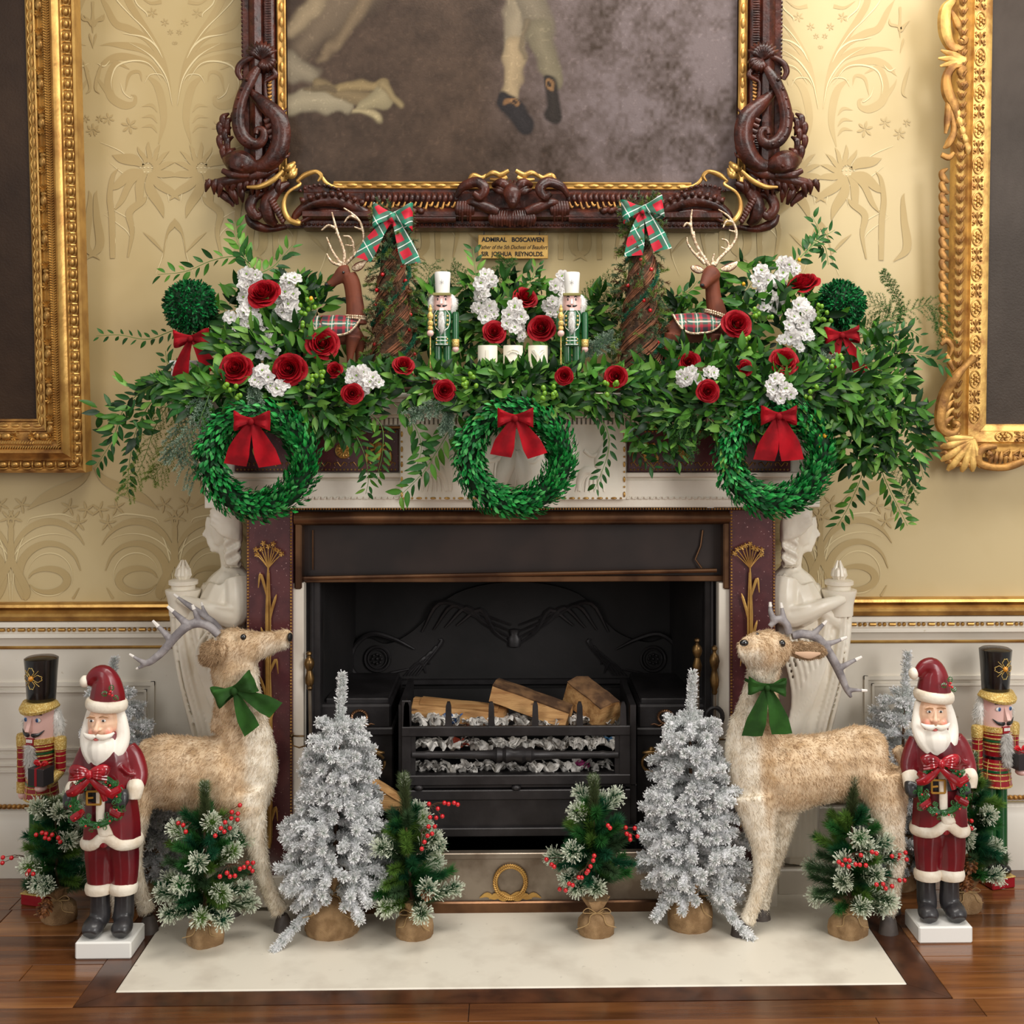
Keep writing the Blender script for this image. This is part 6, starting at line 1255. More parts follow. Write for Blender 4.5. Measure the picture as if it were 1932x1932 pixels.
# ---- shelf nutcrackers in green
SZ = SHELF_Z
def make_green(label, loc, rz):
    t = thing('nutcracker_figure', label, 'nutcracker', loc, rz, 'green nutcrackers on the mantel shelf'); L = Loc(1078, 712, .00153, t); k = L.k
    mb = MB(); mb.bbox(-19*k, 19*k, -15*k, 15*k, -22*k, 2*k, .002); L.put(mb, 'base', 'nred', smooth=False)
    for x in (1069, 1087): L.put(L.lathe([(7.5, 690), (7.5, 640)], x, 14), 'leg', 'ngreen'); b = L.put(L.lathe([(7.5, 712), (7.8, 690), (8.4, 688), (8.4, 685), (7, 684)], x, 14), 'boot', 'white'); L.put(L.lathe([(8, 689), (8.7, 688), (8.7, 685), (8, 684)], x, 14), 'boot_top', 'glit', b); mb = MB(); L.ball(mb, x, 702, 7.5, 1.2); L.put(mb, 'button', 'black', b)
    body = L.put(L.lathe([(15, 648), (16.5, 646), (14.5, 630), (14, 624), (16, 610), (17.5, 590), (16, 583), (10, 581)], 1078, 22), 'tunic', 'ngreen')
    for s_ in (-1, 1):
        mb = MB(); pp = [(1078+s_*9, 583), (1078+s_*14, 590), (1078+s_*14.5, 604), (1078+s_*11, 615), (1078+s_*5, 620)]; mb.tube([L(x, y, math.sqrt(max(1, 17.4**2-(x-1078)**2)) - (1.5 if y > 606 else -.2)) for x, y in pp], .75*k, 6); L.put(mb, 'frogging', 'white', body)
        for y in (593, 601, 609): mb = MB(); L.ball(mb, 1078+s_*10.5, y, 13.6, (2.2, 1.6, 2.2)); L.put(mb, 'button', 'glit', body)
    for y in (632, 638, 645): mb = MB(); mb.tube([L(1078 + (9 + (y-632)*.15)*q, y, 14.8 + (y-632)*.1 - abs(q)*3) for q in (-1, -.5, 0, .5, 1)], .9*k, 6); L.put(mb, 'braid', 'white', body)
    for s_ in (-1, 1):
        for y in (635, 642): mb = MB(); L.ball(mb, 1078+s_*10, y, 13, 1.6); L.put(mb, 'button', 'glit', body)
    hd = L.put(L.lathe([(12, 585), (15.5, 582), (16.5, 570), (16, 556), (10, 553)], 1078, 22), 'head', 'nface')
    for s_ in (-1, 1):
        mb = MB(); L.ball(mb, 1078+s_*7, 562.5, 14.4, (1.6, 1, 2.8)); L.put(mb, 'eye', 'eye', hd); mb = MB(); mb.tube([L(1078+s_*4, 558.5, 15.6), L(1078+s_*7, 557, 14.8), L(1078+s_*10, 558.5, 13.2)], [.8*k, 1.3*k, .6*k], 6); L.put(mb, 'eyebrow', 'black', hd)
        mb = MB(); L.T(mb, [(1078+s_*1.5, 575, 1.4, 16), (1078+s_*5, 574.5, 2.1, 15.6), (1078+s_*10, 573, .5, 13)], .5, 7); L.put(mb, 'moustache', 'black', hd)
    mb = MB(); mb.loft([[L(1076, 560, 15), L(1080, 560, 15), L(1080, 560, 16), L(1076, 560, 16)], [L(1075, 571, 15), L(1081, 571, 15), L(1080, 571, 21), L(1076, 571, 21)]]); L.put(mb, 'nose', 'nface', hd)
    mb = MB(); a = L(1078, 580, 16); mb.bbox(a.x-4*k, a.x+4*k, a.y-1.5*k, a.y+2*k, a.z-3.5*k, a.z+1*k, .0004); L.put(mb, 'mouth', 'white', hd, False)
    mb = MB(); L.T(mb, [(1078, 585, 4, 17), (1078, 600, 5.5, 18), (1079, 615, 4.5, 16.5), (1079, 623, 2, 15)], .4, 8); fluffball(t, mb, 'beard', 900, .009, (0, 0, -1), 6, .0006, .0016)
    mb = MB()
    for s_ in (-1, 1): L.T(mb, [(1078+s_*14, 554, 5, -3), (1078+s_*19, 564, 6.5, -3), (1078+s_*19, 576, 6.5, -3), (1078+s_*16, 588, 4, -3)], 1, 8)
    fluffball(t, mb, 'hair', 1800, .008, (0, 0, -1), 7, .0006, .002)
    h = L.put(L.lathe([(12, 556), (13, 552), (14, 530), (15, 514), (14, 511.5), (8, 511), (.1, 511)], 1078, 24), 'tall_hat', 'white')
    mb = MB(); mb.bbox(-16.5*k, 16.5*k, -20*k, 12*k, (712-556)*k, (712-551)*k, .0012); M.setdefault('sage', mat('sage_gold_paint', srgb(142, 134, 82), .4, .3)); L.put(mb, 'visor', 'sage', h, False)
    for q in range(3): a = q*PI/3 + PI/2; mb = MB(); mb.tube([L(1078+4.5*math.cos(a), 531+4.5*math.sin(a), 14.6), L(1078-4.5*math.cos(a), 531-4.5*math.sin(a), 14.6)], .3*k, 5); M.setdefault('grey', mat('grey_line', srgb(170, 168, 162), .5)); L.put(mb, 'snowflake', 'grey', h)
    ar = L.put(L.lathe([(6, 636), (6.3, 590), (5, 585), (.1, 584)], 1102, 14), 'arm', 'ngreen'); L.put(L.lathe([(6, 649), (6.8, 648), (6.8, 636), (6, 635)], 1102, 14), 'cuff', 'glit', ar); mb = MB(); L.ball(mb, 1102, 653, 0, 6.3); L.put(mb, 'hand', 'nface', ar)
    mb = MB(); L.T(mb, [(1057, 588, 5, 0), (1054, 605, 6, 3), (1055, 620, 5.5, 14)], 1, 10); ar = L.put(mb, 'arm', 'ngreen'); mb = MB(); L.ball(mb, 1058, 625, 22, 6.4); L.put(mb, 'hand', 'nface', ar)
    st = L.put(L.lathe([(1.2, 690), (1.2, 620), (5, 618), (5, 614), (3.5, 612), (5.4, 609), (5, 604), (3, 602), (3.4, 600), (5.6, 596), (5.4, 591), (3.4, 588), (2.6, 586), (4, 583), (3.6, 580), (2.2, 578), (2.6, 576), (.1, 572)], 1058, 12, d=22), 'staff', 'glit')
    return t
YN = -.31
g1 = make_green('green nutcracker in tall white hat, left of the three white candle jars', (P(835, 700, YN).x, YN, SZ + .0337), -.05)
c = copy_tree(g1); c['label'] = 'green nutcracker in tall white hat, right of the three white candle jars'; c.location = (P(1079, 700, YN).x, YN, SZ + .0337)
# ---- shelf deer with tartan capes
M['suede'] = mat('brown_velvet_hide', srgb(112, 52, 26), .7, c2=srgb(84, 36, 18), scale=14, sheen=.5)
M['champ'] = mat('champagne_glitter', srgb(222, 200, 172), .38, .65, c2=srgb(168, 138, 110), scale=160, mix=(.45, .6), bump=.5, bscale=260)
M['tartan'] = mat('woven_tartan', (.2, .2, .2, 1), .7, attr=True, sheen=.2)
def plaid_col(u, v):
    """u along, v across (in units of one repeat)"""
    g = lin([30, 104, 84]); r = lin([176, 26, 48]); d = lin([46, 44, 50]); w_ = lin([232, 224, 210]); fu, fv = u % 1, v % 1
    A = np.where((fu < .34)[:, None], g, np.where((fu < .5)[:, None], r, np.where((fu < .84)[:, None], d, r))); B = np.where((fv < .4)[:, None], g, np.where((fv < .55)[:, None], r, np.where((fv < .9)[:, None], d, r)))
    c = .5*A + .5*B; c = np.where(((abs(fu-.17) < .035) | (abs(fv-.2) < .03))[:, None], w_*.8, c); return c
def shelf_deer(right):
    Y = -.235; ox = 0 if right else -682; dy = 0 if right else 4; X = lambda x: x + ox
    lab = 'brown velvet deer in tartan cape, ' + ('facing the room, right of the right twig cone' if right else 'head in left profile beside the left twig cone')
    t = thing('deer_ornament', lab, 'deer ornament', (P(X(1310), 700, Y).x, Y, SZ), 0); og = Vector(t.location)
    S_ = lambda pts: [(X(p[0]), p[1] + dy) + tuple(p[2:]) for p in pts]
    mb = MB(); TB(mb, S_([(1266, 634, 20), (1285, 622, 26), (1315, 620, 27), (1345, 618, 27), (1358, 612, 20)]), Y, .8)
    if right:
        TB(mb, S_([(1352, 615, 22), (1352, 590, 19), (1346, 560, 15), (1344, 535, 14), (1343, 522, 14)]), Y, .85)
        TB(mb, [(1348, 512, 15), (1342, 518, 17, -.008), (1334, 528, 12.5, -.024), (1328, 538, 8.5, -.038), (1326, 542, 6.5, -.042)], Y, .9)
    else:
        TB(mb, [(671, 612, 22), (671, 590, 18), (668, 560, 16), (664, 535, 16), (657, 518, 15)], Y, .85); TB(mb, [(660, 512, 12), (650, 515, 16), (638, 525, 12), (628, 533, 8.5), (619, 538, 7)], Y, .7)
    for (x, d, a) in ((1262, -.018, 0), (1272, .02, 4), (1342, -.02, 2), (1356, .02, 4)): TB(mb, S_([(x+6, 630, 15, d), (x+a, 655, 9, d), (x+a-2, 680, 5.5, d), (x+a, 705, 4.5, d), (x+a, 742, 5, d)]), Y, .9)
    me = remesh(mb, 'body', M['suede'], .0026, 2); b = link('body', off_me(me, og), t)
    if right: eyes = [(1348, 517, -.026), (1327, 518, -.015)]; nose = (1325, 538, -.051); ears = [[(1328, 512, 3), (1318, 509, 8), (1308, 505, 6), (1306, 501, 2)], [(1360, 508, 3), (1372, 506, 8), (1384, 500, 7), (1391, 494, 2)]]
    else: eyes = [(648, 514, -.022)]; nose = (616, 537, -.006); ears = [[(664, 506, 3, -.012), (672, 505, 8, -.016), (682, 499, 7, -.018), (690, 492, 2, -.02)]]
    for e in eyes: mb = MB(); mb.ball(P(e[0], e[1], Y+e[2]), .0042, 10, 7); pt(mb, 'eye', 'eye', t)
    mb = MB(); mb.ball(P(nose[0], nose[1], Y+nose[2]), (.006, .005, .005), 8, 6); pt(mb, 'nose', 'blackm', t)
    for e in ears: mb = MB(); TB(mb, e, Y, .3, 10); ee = pt(mb, 'ear', 'suede', t); mb = MB(); TB(mb, [(p[0]+.5, p[1], p[2]*.72, (p[3] if len(p) > 3 else 0) - .0025) for p in e], Y, .3, 10); pt(mb, 'inner_ear', 'champ', t)
    if right:
        A = [[(1338, 503, 4.4), (1330, 488, 4), (1318, 470, 3.4), (1308, 447, 3), (1304, 427, 2.8), (1304, 408, 2.2), (1306, 395, 1)], [(1305, 427, 2.6), (1296, 421, 2.8), (1289, 428, 1.6)], [(1330, 498, 3.6), (1313, 481, 3), (1302, 467, 2.6), (1297, 457, 2), (1296, 447, 1)], [(1325, 482, 2.4), (1318, 478, 2.6), (1312, 484, 2)], [(1312, 458, 2), (1309, 436, 2)],
             [(1348, 502, 4.4), (1355, 490, 4), (1365, 480, 3.6), (1379, 466, 3.2), (1388, 450, 3), (1389, 435, 2.8), (1382, 418, 2.6), (1372, 406, 2.2), (1355, 395, 1)], [(1380, 418, 2.4), (1370, 418, 2.6), (1364, 430, 1.4)], [(1388, 438, 2), (1375, 434, 1.4)], [(1368, 478, 2.6), (1374, 464, 2.4), (1371, 454, 2.2), (1361, 451, 1.2)], [(1371, 471, 2), (1360, 466, 1.2)], [(1343, 500, 3), (1345, 488, 2.4), (1348, 478, 1)]]
    else:
        A = [[(648, 502, 4), (650, 480, 3.6), (645, 461, 3), (638, 443, 2.8), (632, 422, 2.4), (626, 400, 1)], [(635, 432, 2.6), (620, 425, 2.6), (606, 435, 1.3)], [(644, 498, 3.4), (629, 477, 2.8), (622, 462, 2.2), (616, 447, 1)], [(645, 502, 3.4), (626, 494, 3), (616, 478, 1.2)], [(650, 500, 4), (664, 486, 3.6), (673, 478, 3.2), (684, 460, 3), (686, 442, 2.8), (680, 420, 2.6), (667, 405, 2.2), (648, 392, 1)], [(676, 414, 2.4), (660, 408, 2.4), (649, 420, 1.2)], [(684, 434, 2), (668, 428, 1.2)], [(668, 482, 2.4), (667, 461, 2.4), (660, 447, 2.2), (647, 445, 1.2)], [(666, 464, 2), (651, 462, 1.2)], [(640, 440, 1.6), (632, 440, 1)]]
    h = len(A)//2 + (0 if not right else 0)
    for grp in ((A[:5], A[5:]) if right else (A[:4] + A[9:], A[4:9])):
        mb = MB()
        for i, a in enumerate(grp): TB(mb, [(p[0], p[1], max(p[2], 1.5), (p[3] if len(p) > 3 else 0)) for p in a], Y, 1, 8)
        me = remesh(mb, 'antler', M['champ'], .0016, 1); link('antler', off_me(me, og), t)
    # cape
    nu, nv = 72, 46; V = []; UV = []; cx = X(1316); kk = K(Y); C0 = P(cx, 620 + dy, Y)
    for i in range(nu+1):
        u = i/nu*2 - 1; x = u*48*kk
        for j in range(nv+1):
            a = (j/nv - .5)*2; lim = 1.9*math.sqrt(max(.02, 1 - abs(u)**3.2)); th = a*lim
            ry = 28*kk*(.8 + .12*math.cos(u*1.2)); rz = 30.5*kk - (u+.2)**2*5*kk; V.append((C0.x + x, C0.y - (ry*1.08)*math.sin(th), C0.z + rz*math.cos(th) - (.5*kk*2 if u < 0 else 0))); UV.append((u*48/26, th*28/26))
    idx = np.arange((nu+1)*(nv+1)).reshape(nu+1, nv+1); Fc = np.stack([idx[:-1, :-1], idx[1:, :-1], idx[1:, 1:], idx[:-1, 1:]], -1).reshape(-1, 4); UV = np.array(UV)
    me = fast_mesh('cape', np.array(V) - np.array(og), Fc, M['tartan'], plaid_col(UV[:, 0]*.9+.3, UV[:, 1]*.9+.1), True); cp_ = link('cape', me, t)
    def rope(pts, r): # beaded cord
        mb = MB()
        for i in range(len(pts)-1):
            a, b_ = Vector(pts[i]), Vector(pts[i+1]); n_ = max(1, int((b_-a).length/.0036))
            for q in range(n_): mb.ball(a.lerp(b_, q/n_) + Vector((0, -.0015 if q % 2 else 0, .001*(q % 3))), r, 6, 4)
        return mb
    Va = np.array(V).reshape(nu+1, nv+1, 3); e1 = [Va[i, nv] for i in range(nu+1)]; o = pt(rope(e1, .0038), 'gold_cord', 'champ', t); o['kind'] = 'stuff'; 
    e0 = [Va[0, j] for j in range(nv+1)]; o = pt(rope(e0[nv//2:], .0036), 'gold_cord', 'champ', t); o['kind'] = 'stuff'; o = pt(rope([Va[nu, j] for j in range(nv//2, nv+1)], .0036), 'gold_cord', 'champ', t); o['kind'] = 'stuff'
    nx, ny, nr = (X(1350), 590 + dy, 20*kk) if right else (671, 596, 19*kk); c_ = P(nx, ny, Y)
    mb = rope([c_ + Vector((nr*math.cos(a), nr*.95*math.sin(a), -.010*math.cos(a)*(1 if right else .2) - .002)) for a in np.linspace(0, 2*PI, 30)], .0042); o = pt(mb, 'collar', 'champ', t); o['kind'] = 'stuff'
    mb = rope([c_ + Vector((nr*math.cos(a), nr*.95*math.sin(a) - .001, -.010*math.cos(a)*(1 if right else .2) - .008)) for a in np.linspace(0, 2*PI, 30)], .0040); o = pt(mb, 'collar', 'champ', t); o['kind'] = 'stuff'
shelf_deer(False); shelf_deer(True)
# ---- three candle jars spelling JOY
M['jar'] = mat('ivory_ceramic', srgb(238, 230, 212), .45, bump=.05)
for x, ch_, w_ in ((920, 'J', 'left'), (968, 'O', 'middle'), (1015, 'Y', 'right')):
    Yj = -.325; kk = K(Yj); t = thing('candle_jar', {'left': 'ivory ceramic candle jar embossed with the letter J', 'middle': 'ivory ceramic candle jar embossed with the letter O', 'right': 'ivory ceramic candle jar embossed with the letter Y'}[w_], 'candle', (P(x, 700, Yj).x, Yj, SZ), 0, 'ivory letter candle jars on the shelf')
    zt = CAMH + (PPY - 652)*kk - SZ; r = 18.5*kk; mb = MB(); mb.lathe([(r*.9, 0), (r*.97, .004), (r, .02), (r, zt-.003), (r*.98, zt), (r*.9, zt), (r*.88, zt-.006), (.001, zt-.008)], (0, 0, 0), 32); o = mb.build('jar', M['jar'], t)
    mb = MB(); mb.lathe([(.0015, zt-.01), (.0012, zt-.001), (.0001, zt)], (0, 0, 0), 6); mb.build('wick', M['blackm'], t)
    q = text(ch_, .054, M['jar'], t, (0, -r, zt*.6), 'embossed_letter', extrude=.003, bold=.001)
    me = q.data
    for v in me.vertices: pass
    V = verts_np(me); q.location = (0, 0, zt*.74); V2 = V.copy(); V2[:, 2] = V[:, 2]; ang = V[:, 0]/r; rad_ = r + .0008 + V[:, 2]*.8
    V2[:, 0] = rad_*np.sin(ang); V2[:, 2] = rad_*np.cos(ang); me.vertices.foreach_set('co', V2.astype(np.float32).ravel()); me.update()

# ================================================================ little trees on the hearth
M['needle'] = mat('fir_needles', (.1, .3, .1, 1), .6, attr=True, spec=.25)
M['flock'] = mat('snow_flock_needles', (.9, .9, .9, 1), .85, attr=True, spec=.1)
translucent(M['flock'], .12); translucent(M['needle'], .3)
M['bark'] = mat('brown_twig', srgb(98, 68, 44), .8, c2=srgb(66, 44, 28), scale=30)
M['burlap'] = mat('burlap_sacking', srgb(176, 142, 102), .9, c2=srgb(142, 110, 74), scale=30, bump=.8, bscale=420, stretch=(1, 1, 1))
M['twine'] = mat('jute_twine', srgb(178, 146, 100), .9)
M['cone'] = mat('pine_cone_scale', srgb(146, 92, 48), .6, c2=srgb(92, 54, 28), scale=50)
def brush(pts, n, length, ang, w, cb, ct, rng, tipwide=0.0, tippow=1.0, r0=.0, lo=0.0, jit=.25):
    """needles around a twig. pts: Nx3 polyline. returns V(3n,3), C(3n,3)"""
    p = np.array([list(q) for q in pts], float); seg = np.diff(p, axis=0); L = np.linalg.norm(seg, axis=1); cum = np.concatenate([[0], np.cumsum(L)]); tot = cum[-1]
    s = (lo + (1-lo)*rng.rand(n)**.9)*tot; i = np.clip(np.searchsorted(cum, s) - 1, 0, len(seg)-1); f = (s - cum[i])/(L[i]+1e-9); B = p[i] + seg[i]*f[:, None]; D = seg[i]/(L[i][:, None]+1e-9)
    rnd = rng.normal(0, 1, (n, 3)); U = rnd - D*(rnd*D).sum(1)[:, None]; U /= np.linalg.norm(U, axis=1)[:, None]
    a = np.radians(ang)*(1 + jit*rng.normal(0, 1, n)); dr = D*np.cos(a)[:, None] + U*np.sin(a)[:, None]; tl = s/tot; ln = length*(.65 + .5*rng.rand(n))*np.where(tl > .93, .85, 1)
    T = B + U*r0 + dr*ln[:, None]; S_ = np.cross(dr, rng.normal(0, 1, (n, 3))); S_ /= np.linalg.norm(S_, axis=1)[:, None]+1e-9; ww = (w*(.7+.6*rng.rand(n)))[:, None]
    wide = rng.rand(n) < tipwide
    V = np.empty((n, 3, 3)); Cc = np.empty((n, 3, 3)); cb = np.asarray(cb); ct = np.asarray(ct); v_ = (.7 + .6*rng.rand(n))[:, None]
    cbn = cb[None]*v_ if cb.ndim == 1 else cb*v_; ctn = (ct[None] if ct.ndim == 1 else ct)*(.85 + .3*rng.rand(n))[:, None]
    fr_ = (tl**tippow)[:, None]; mixed = cbn*(1-fr_) + ctn*fr_
    V[:, 0] = np.where(wide[:, None], B, B - S_*ww); V[:, 1] = np.where(wide[:, None], T - S_*ww, B + S_*ww); V[:, 2] = np.where(wide[:, None], T + S_*ww, T)
    Cc[:, 0] = cbn; Cc[:, 1] = np.where(wide[:, None], mixed, cbn); Cc[:, 2] = mixed
    return V.reshape(-1, 3), np.clip(Cc.reshape(-1, 3), 0, 1)
def needle_obj(name, VC, parent, m='needle'):
    V = np.concatenate([a for a, b in VC]); C_ = np.concatenate([b for a, b in VC]); return link(name, fast_mesh(name, V, np.arange(len(V)).reshape(-1, 3), M[m], C_), parent)
def core(pts, r, c, rng):
    """thick snowy sleeve around a twig, as loose triangles"""
    p = [Vector(q) for q in pts]; rings = []
    for i, q in enumerate(p):
        d = (p[min(i+1, len(p)-1)] - p[max(i-1, 0)]).normalized(); u = d.orthogonal().normalized(); w_ = d.cross(u); rr = r*(.35 if i in (0, len(p)-1) else 1)
        rings.append([np.array(q + (u*math.cos(a) + w_*math.sin(a))*rr*(.7 + .6*rng.rand())) for a in np.linspace(0, 2*PI, 8)[:-1]])
    T = []
    for A, B in zip(rings[:-1], rings[1:]):
        for j in range(7): k = (j+1) % 7; T += [A[j], A[k], B[k], A[j], B[k], B[j]]
    T = np.array(T); return T, np.clip(np.tile(c, (len(T), 1))*(.82 + .25*rng.rand(len(T), 1)), 0, 1)
def sack(root, x0, k, r, h, square=False, ruffle=True, seed=1):
    rr = random.Random(seed); p1, p2 = rr.uniform(0, 6), rr.uniform(0, 6)
    rid = (lambda a, z: (.07*math.cos(4*a + .4) if square else 0) + .035*math.sin(7*a+p1)*min(1, z/h*2) + .02*math.sin(13*a+p2))
    mb = MB(); mb.lathe([(r*.3, .002), (r*.9, 0), (r*1.0, h*.1), (r*1.02, h*.4), (r*.96, h*.68), (r*.75, h*.88), (r*.36, h*1.0), (r*.30, h*1.04)], (0, 0, 0), 36, 1, .9, ridge=rid); o = mb.build('burlap_sack', M['burlap'], root)
    if ruffle:
        mb = MB(); mb.lathe([(r*.30, h*1.02), (r*.34, h*1.08), (r*.62, h*1.45), (r*.74, h*1.62)], (0, 0, 0), 36, 1, .9, ridge=lambda a, z: .14*math.sin(5*a+p1) + .07*math.sin(11*a+p2)); mb.build('sack_ruffle', M['burlap'], root)
    mb = MB(); mb.tube([(r*.37*math.cos(a), r*.34*math.sin(a), h*1.03) for a in np.linspace(0, 2*PI, 19)], .0016, 5)
    for s_ in (-1, 1): mb.tube([tuple(q) for q in spline([(0, -r*.36, h*1.03), (s_*r*.35, -r*.55, h*.98), (s_*r*.5, -r*.8, h*.7), (s_*r*(.8+rr.random()*.4), -r*.9, h*(.5+.2*rr.random()))], 4)], .0012, 5); mb.tube([tuple(q) for q in spline([(0, -r*.37, h*1.03), (s_*r*.5, -r*.5, h*1.3), (s_*r*.75, -r*.5, h*1.1), (0, -r*.37, h*1.03)], 4)], .0012, 5)
    mb.build('twine_tie', M['twine'], root)
def flocked_tree(label, bx, by, top, prof, seed, lows=(), scale_needle=1.0, dens=1.0, snow=1.0, sackr=50, Yc=None):
    """prof: [(py, halfwidth px)] measured silhouette"""
    rng = np.random.RandomState(seed); rr = random.Random(seed); base = F(bx, by); Y = Yc if Yc is not None else base.y + .06; base = Vector((P(bx, by, Y).x, Y, 0)); k = K(Y)
    t = thing('flocked_tree', label, 'christmas tree', base, 0, 'snow-flocked artificial trees'); z = lambda py: CAMH + (PPY - py)*k; x = lambda px: P(px, 753, Y).x - base.x
    sack(t, 0, k, sackr*k, sackr*1.5*k, seed=seed)
    tx, ty = top; trunk = [(x(bx), 0, .05), (x(bx*.6+tx*.4), 0, z(prof[len(prof)//2][0])), (x(tx-6), 0, z(prof[0][0])), (x(tx), 0, z(ty))]
    tp = [Vector(p) for p in spline(trunk, 6)]; mb = MB(); mb.tube(tp, [max(.0025, .009*(1-i/len(tp))) for i in range(len(tp))], 7); mb.build('trunk', M['bark'], t)
    G = lin([176, 188, 176]); W_ = lin([252, 251, 254])
    def at(zz):
        for a, b in zip(tp[:-1], tp[1:]):
            if a.z <= zz <= b.z: return a.lerp(b, (zz-a.z)/(b.z-a.z+1e-9))
        return tp[-1].copy()
    lead = [at(z(prof[0][0]) - .01), at(z((prof[0][0]+ty)/2)), tp[-1]]
    needle_obj('branch', [core(lead, .007, W_*snow*.95, rng), brush(lead, int(1500*dens), .0185*scale_needle, 52, .0015, G, W_*snow, rng, .65, .3)], t, 'flock')
    pys = [p[0] for p in prof]; hw = [p[1] for p in prof]; nlev = len(prof)*2 - 1; bi = 0
    for lv in range(nlev):
        py = pys[0] + (pys[-1]-pys[0])*lv/(nlev-1); h = float(np.interp(py, pys, hw)); nb = 4 if lv < 3 else (5 if lv < 5 else 7)
        for b in range(nb):
            a = 2*PI*b/nb + lv*.9 + rr.uniform(-.25, .25); r_ = h*k*rr.uniform(.74, 1.12); c, s_ = math.cos(a), math.sin(a)
            o = at(z(py) + .02); droop = rr.uniform(-.012, .03) + (-.02 if lv > nlev-4 else 0)
            pts = [o, o + Vector((c*r_*.35, s_*r_*.33, .012)), o + Vector((c*r_*.72, s_*r_*.66, .006 + droop*.3)), o + Vector((c*r_, s_*r_*.92, -.012 + droop))]
            pts = [Vector(q) for q in spline([tuple(p) for p in pts], 3)]
            vc = [core(pts, .0085, W_*snow*.95, rng), brush(pts, int((340 + 3800*r_)*dens), .0185*scale_needle, 55, .0016, G*.8, W_*snow, rng, .7, .3, lo=.12)]
            if r_ > .055:
                for sd in (-1, 1):
                    q = pts[len(pts)//2]; e = q + Vector((c*r_*.36 - sd*s_*r_*.34, s_*r_*.34 + sd*c*r_*.34, rr.uniform(-.01, .012))); vc.append(core([q, (q+e)/2 + Vector((0, 0, .004)), e], .0075, W_*snow*.95, rng)); vc.append(brush([q, (q+e)/2 + Vector((0, 0, .004)), e], int((150+1600*r_)*dens), .0175*scale_needle, 55, .0016, G*.8, W_*snow, rng, .7, .3, lo=.05))
            needle_obj('branch', vc, t, 'flock')
    for low in lows:
        pts = [Vector((x(p[0]), -(p[2] if len(p) > 2 else 0), z(p[1]))) for p in low]; pts = [Vector(q) for q in spline([tuple(p) for p in pts], 4)]
        needle_obj('branch', [core(pts, .008, W_*snow*.95, rng), brush(pts, int(1900*dens), .018*scale_needle, 56, .0013, G*.9, W_*snow, rng, .6, .28)], t, 'flock')
    return t
fA = flocked_tree('large snow-flocked tree in a burlap sack, left of the fire grate', 627, 1778, (646, 1272), [(1388, 46), (1440, 66), (1500, 74), (1555, 88), (1610, 104), (1665, 104), (1690, 92)], 3, lows=(((600, 1690), (575, 1715, .06), (548, 1738, .10), (530, 1758, .12)), ((640, 1660), (668, 1670, .08), (690, 1700, .12))), sackr=51)
fB = flocked_tree('large snow-flocked tree in a burlap sack, right of the fire grate', 1302, 1768, (1308, 1270), [(1385, 48), (1440, 66), (1500, 82), (1560, 92), (1615, 98), (1665, 96), (1690, 90)], 8, lows=(((1330, 1680), (1362, 1705, .05), (1392, 1735, .08), (1408, 1748, .09)), ((1280, 1680), (1250, 1690, .06), (1228, 1708, .09))), sackr=42)
fC = flocked_tree('snow-flocked tree standing behind the left fluffy deer', 285, 1662, (216, 1240), [(1320, 40), (1400, 66), (1470, 84), (1540, 88), (1610, 84), (1650, 66)], 12, dens=.8, snow=.82, sackr=42, Yc=-.14)
fD = flocked_tree('snow-flocked tree standing behind the right fluffy deer', 1690, 1668, (1712, 1235), [(1345, 50), (1400, 76), (1470, 88), (1540, 90), (1610, 84), (1650, 66)], 15, dens=.8, snow=.9, sackr=42, Yc=-.14)

def cone_obj(parent, p, r, seed=1, name='pine_cone', direction=(0, -.8, -.5)):
    """cone of woody scales"""
    mb = MB(); rr = random.Random(seed); Z = Vector(direction).normalized(); X = Z.orthogonal().normalized(); Y_ = Z.cross(X); p = Vector(p)
    mb.tube([p - Z*r*.9, p - Z*r*.4, p + Z*r*.5, p + Z*r*.9], [r*.3, r*.55, r*.4, r*.1], 8)
    for i in range(44):
        t = i/43; a = i*2.4; h = -.85 + 1.7*t; rad = r*(.30 + .52*math.sin(PI*(.12+.8*t))); o = p + Z*h*r + (X*math.cos(a) + Y_*math.sin(a))*rad*.6; e = p + Z*(h+.24)*r + (X*math.cos(a) + Y_*math.sin(a))*rad*1.12
        tn = (-X*math.sin(a) + Y_*math.cos(a)); w_ = r*.2; mb.loft([[o - tn*w_*.4, o + tn*w_*.4, o + Z*r*.04], [(o+e)/2 - tn*w_, (o+e)/2 + tn*w_, (o+e)/2 + Z*r*.12], [e - tn*w_*.7, e + tn*w_*.7, e + Z*r*.10]])
    return mb.build(name, M['cone'], parent)
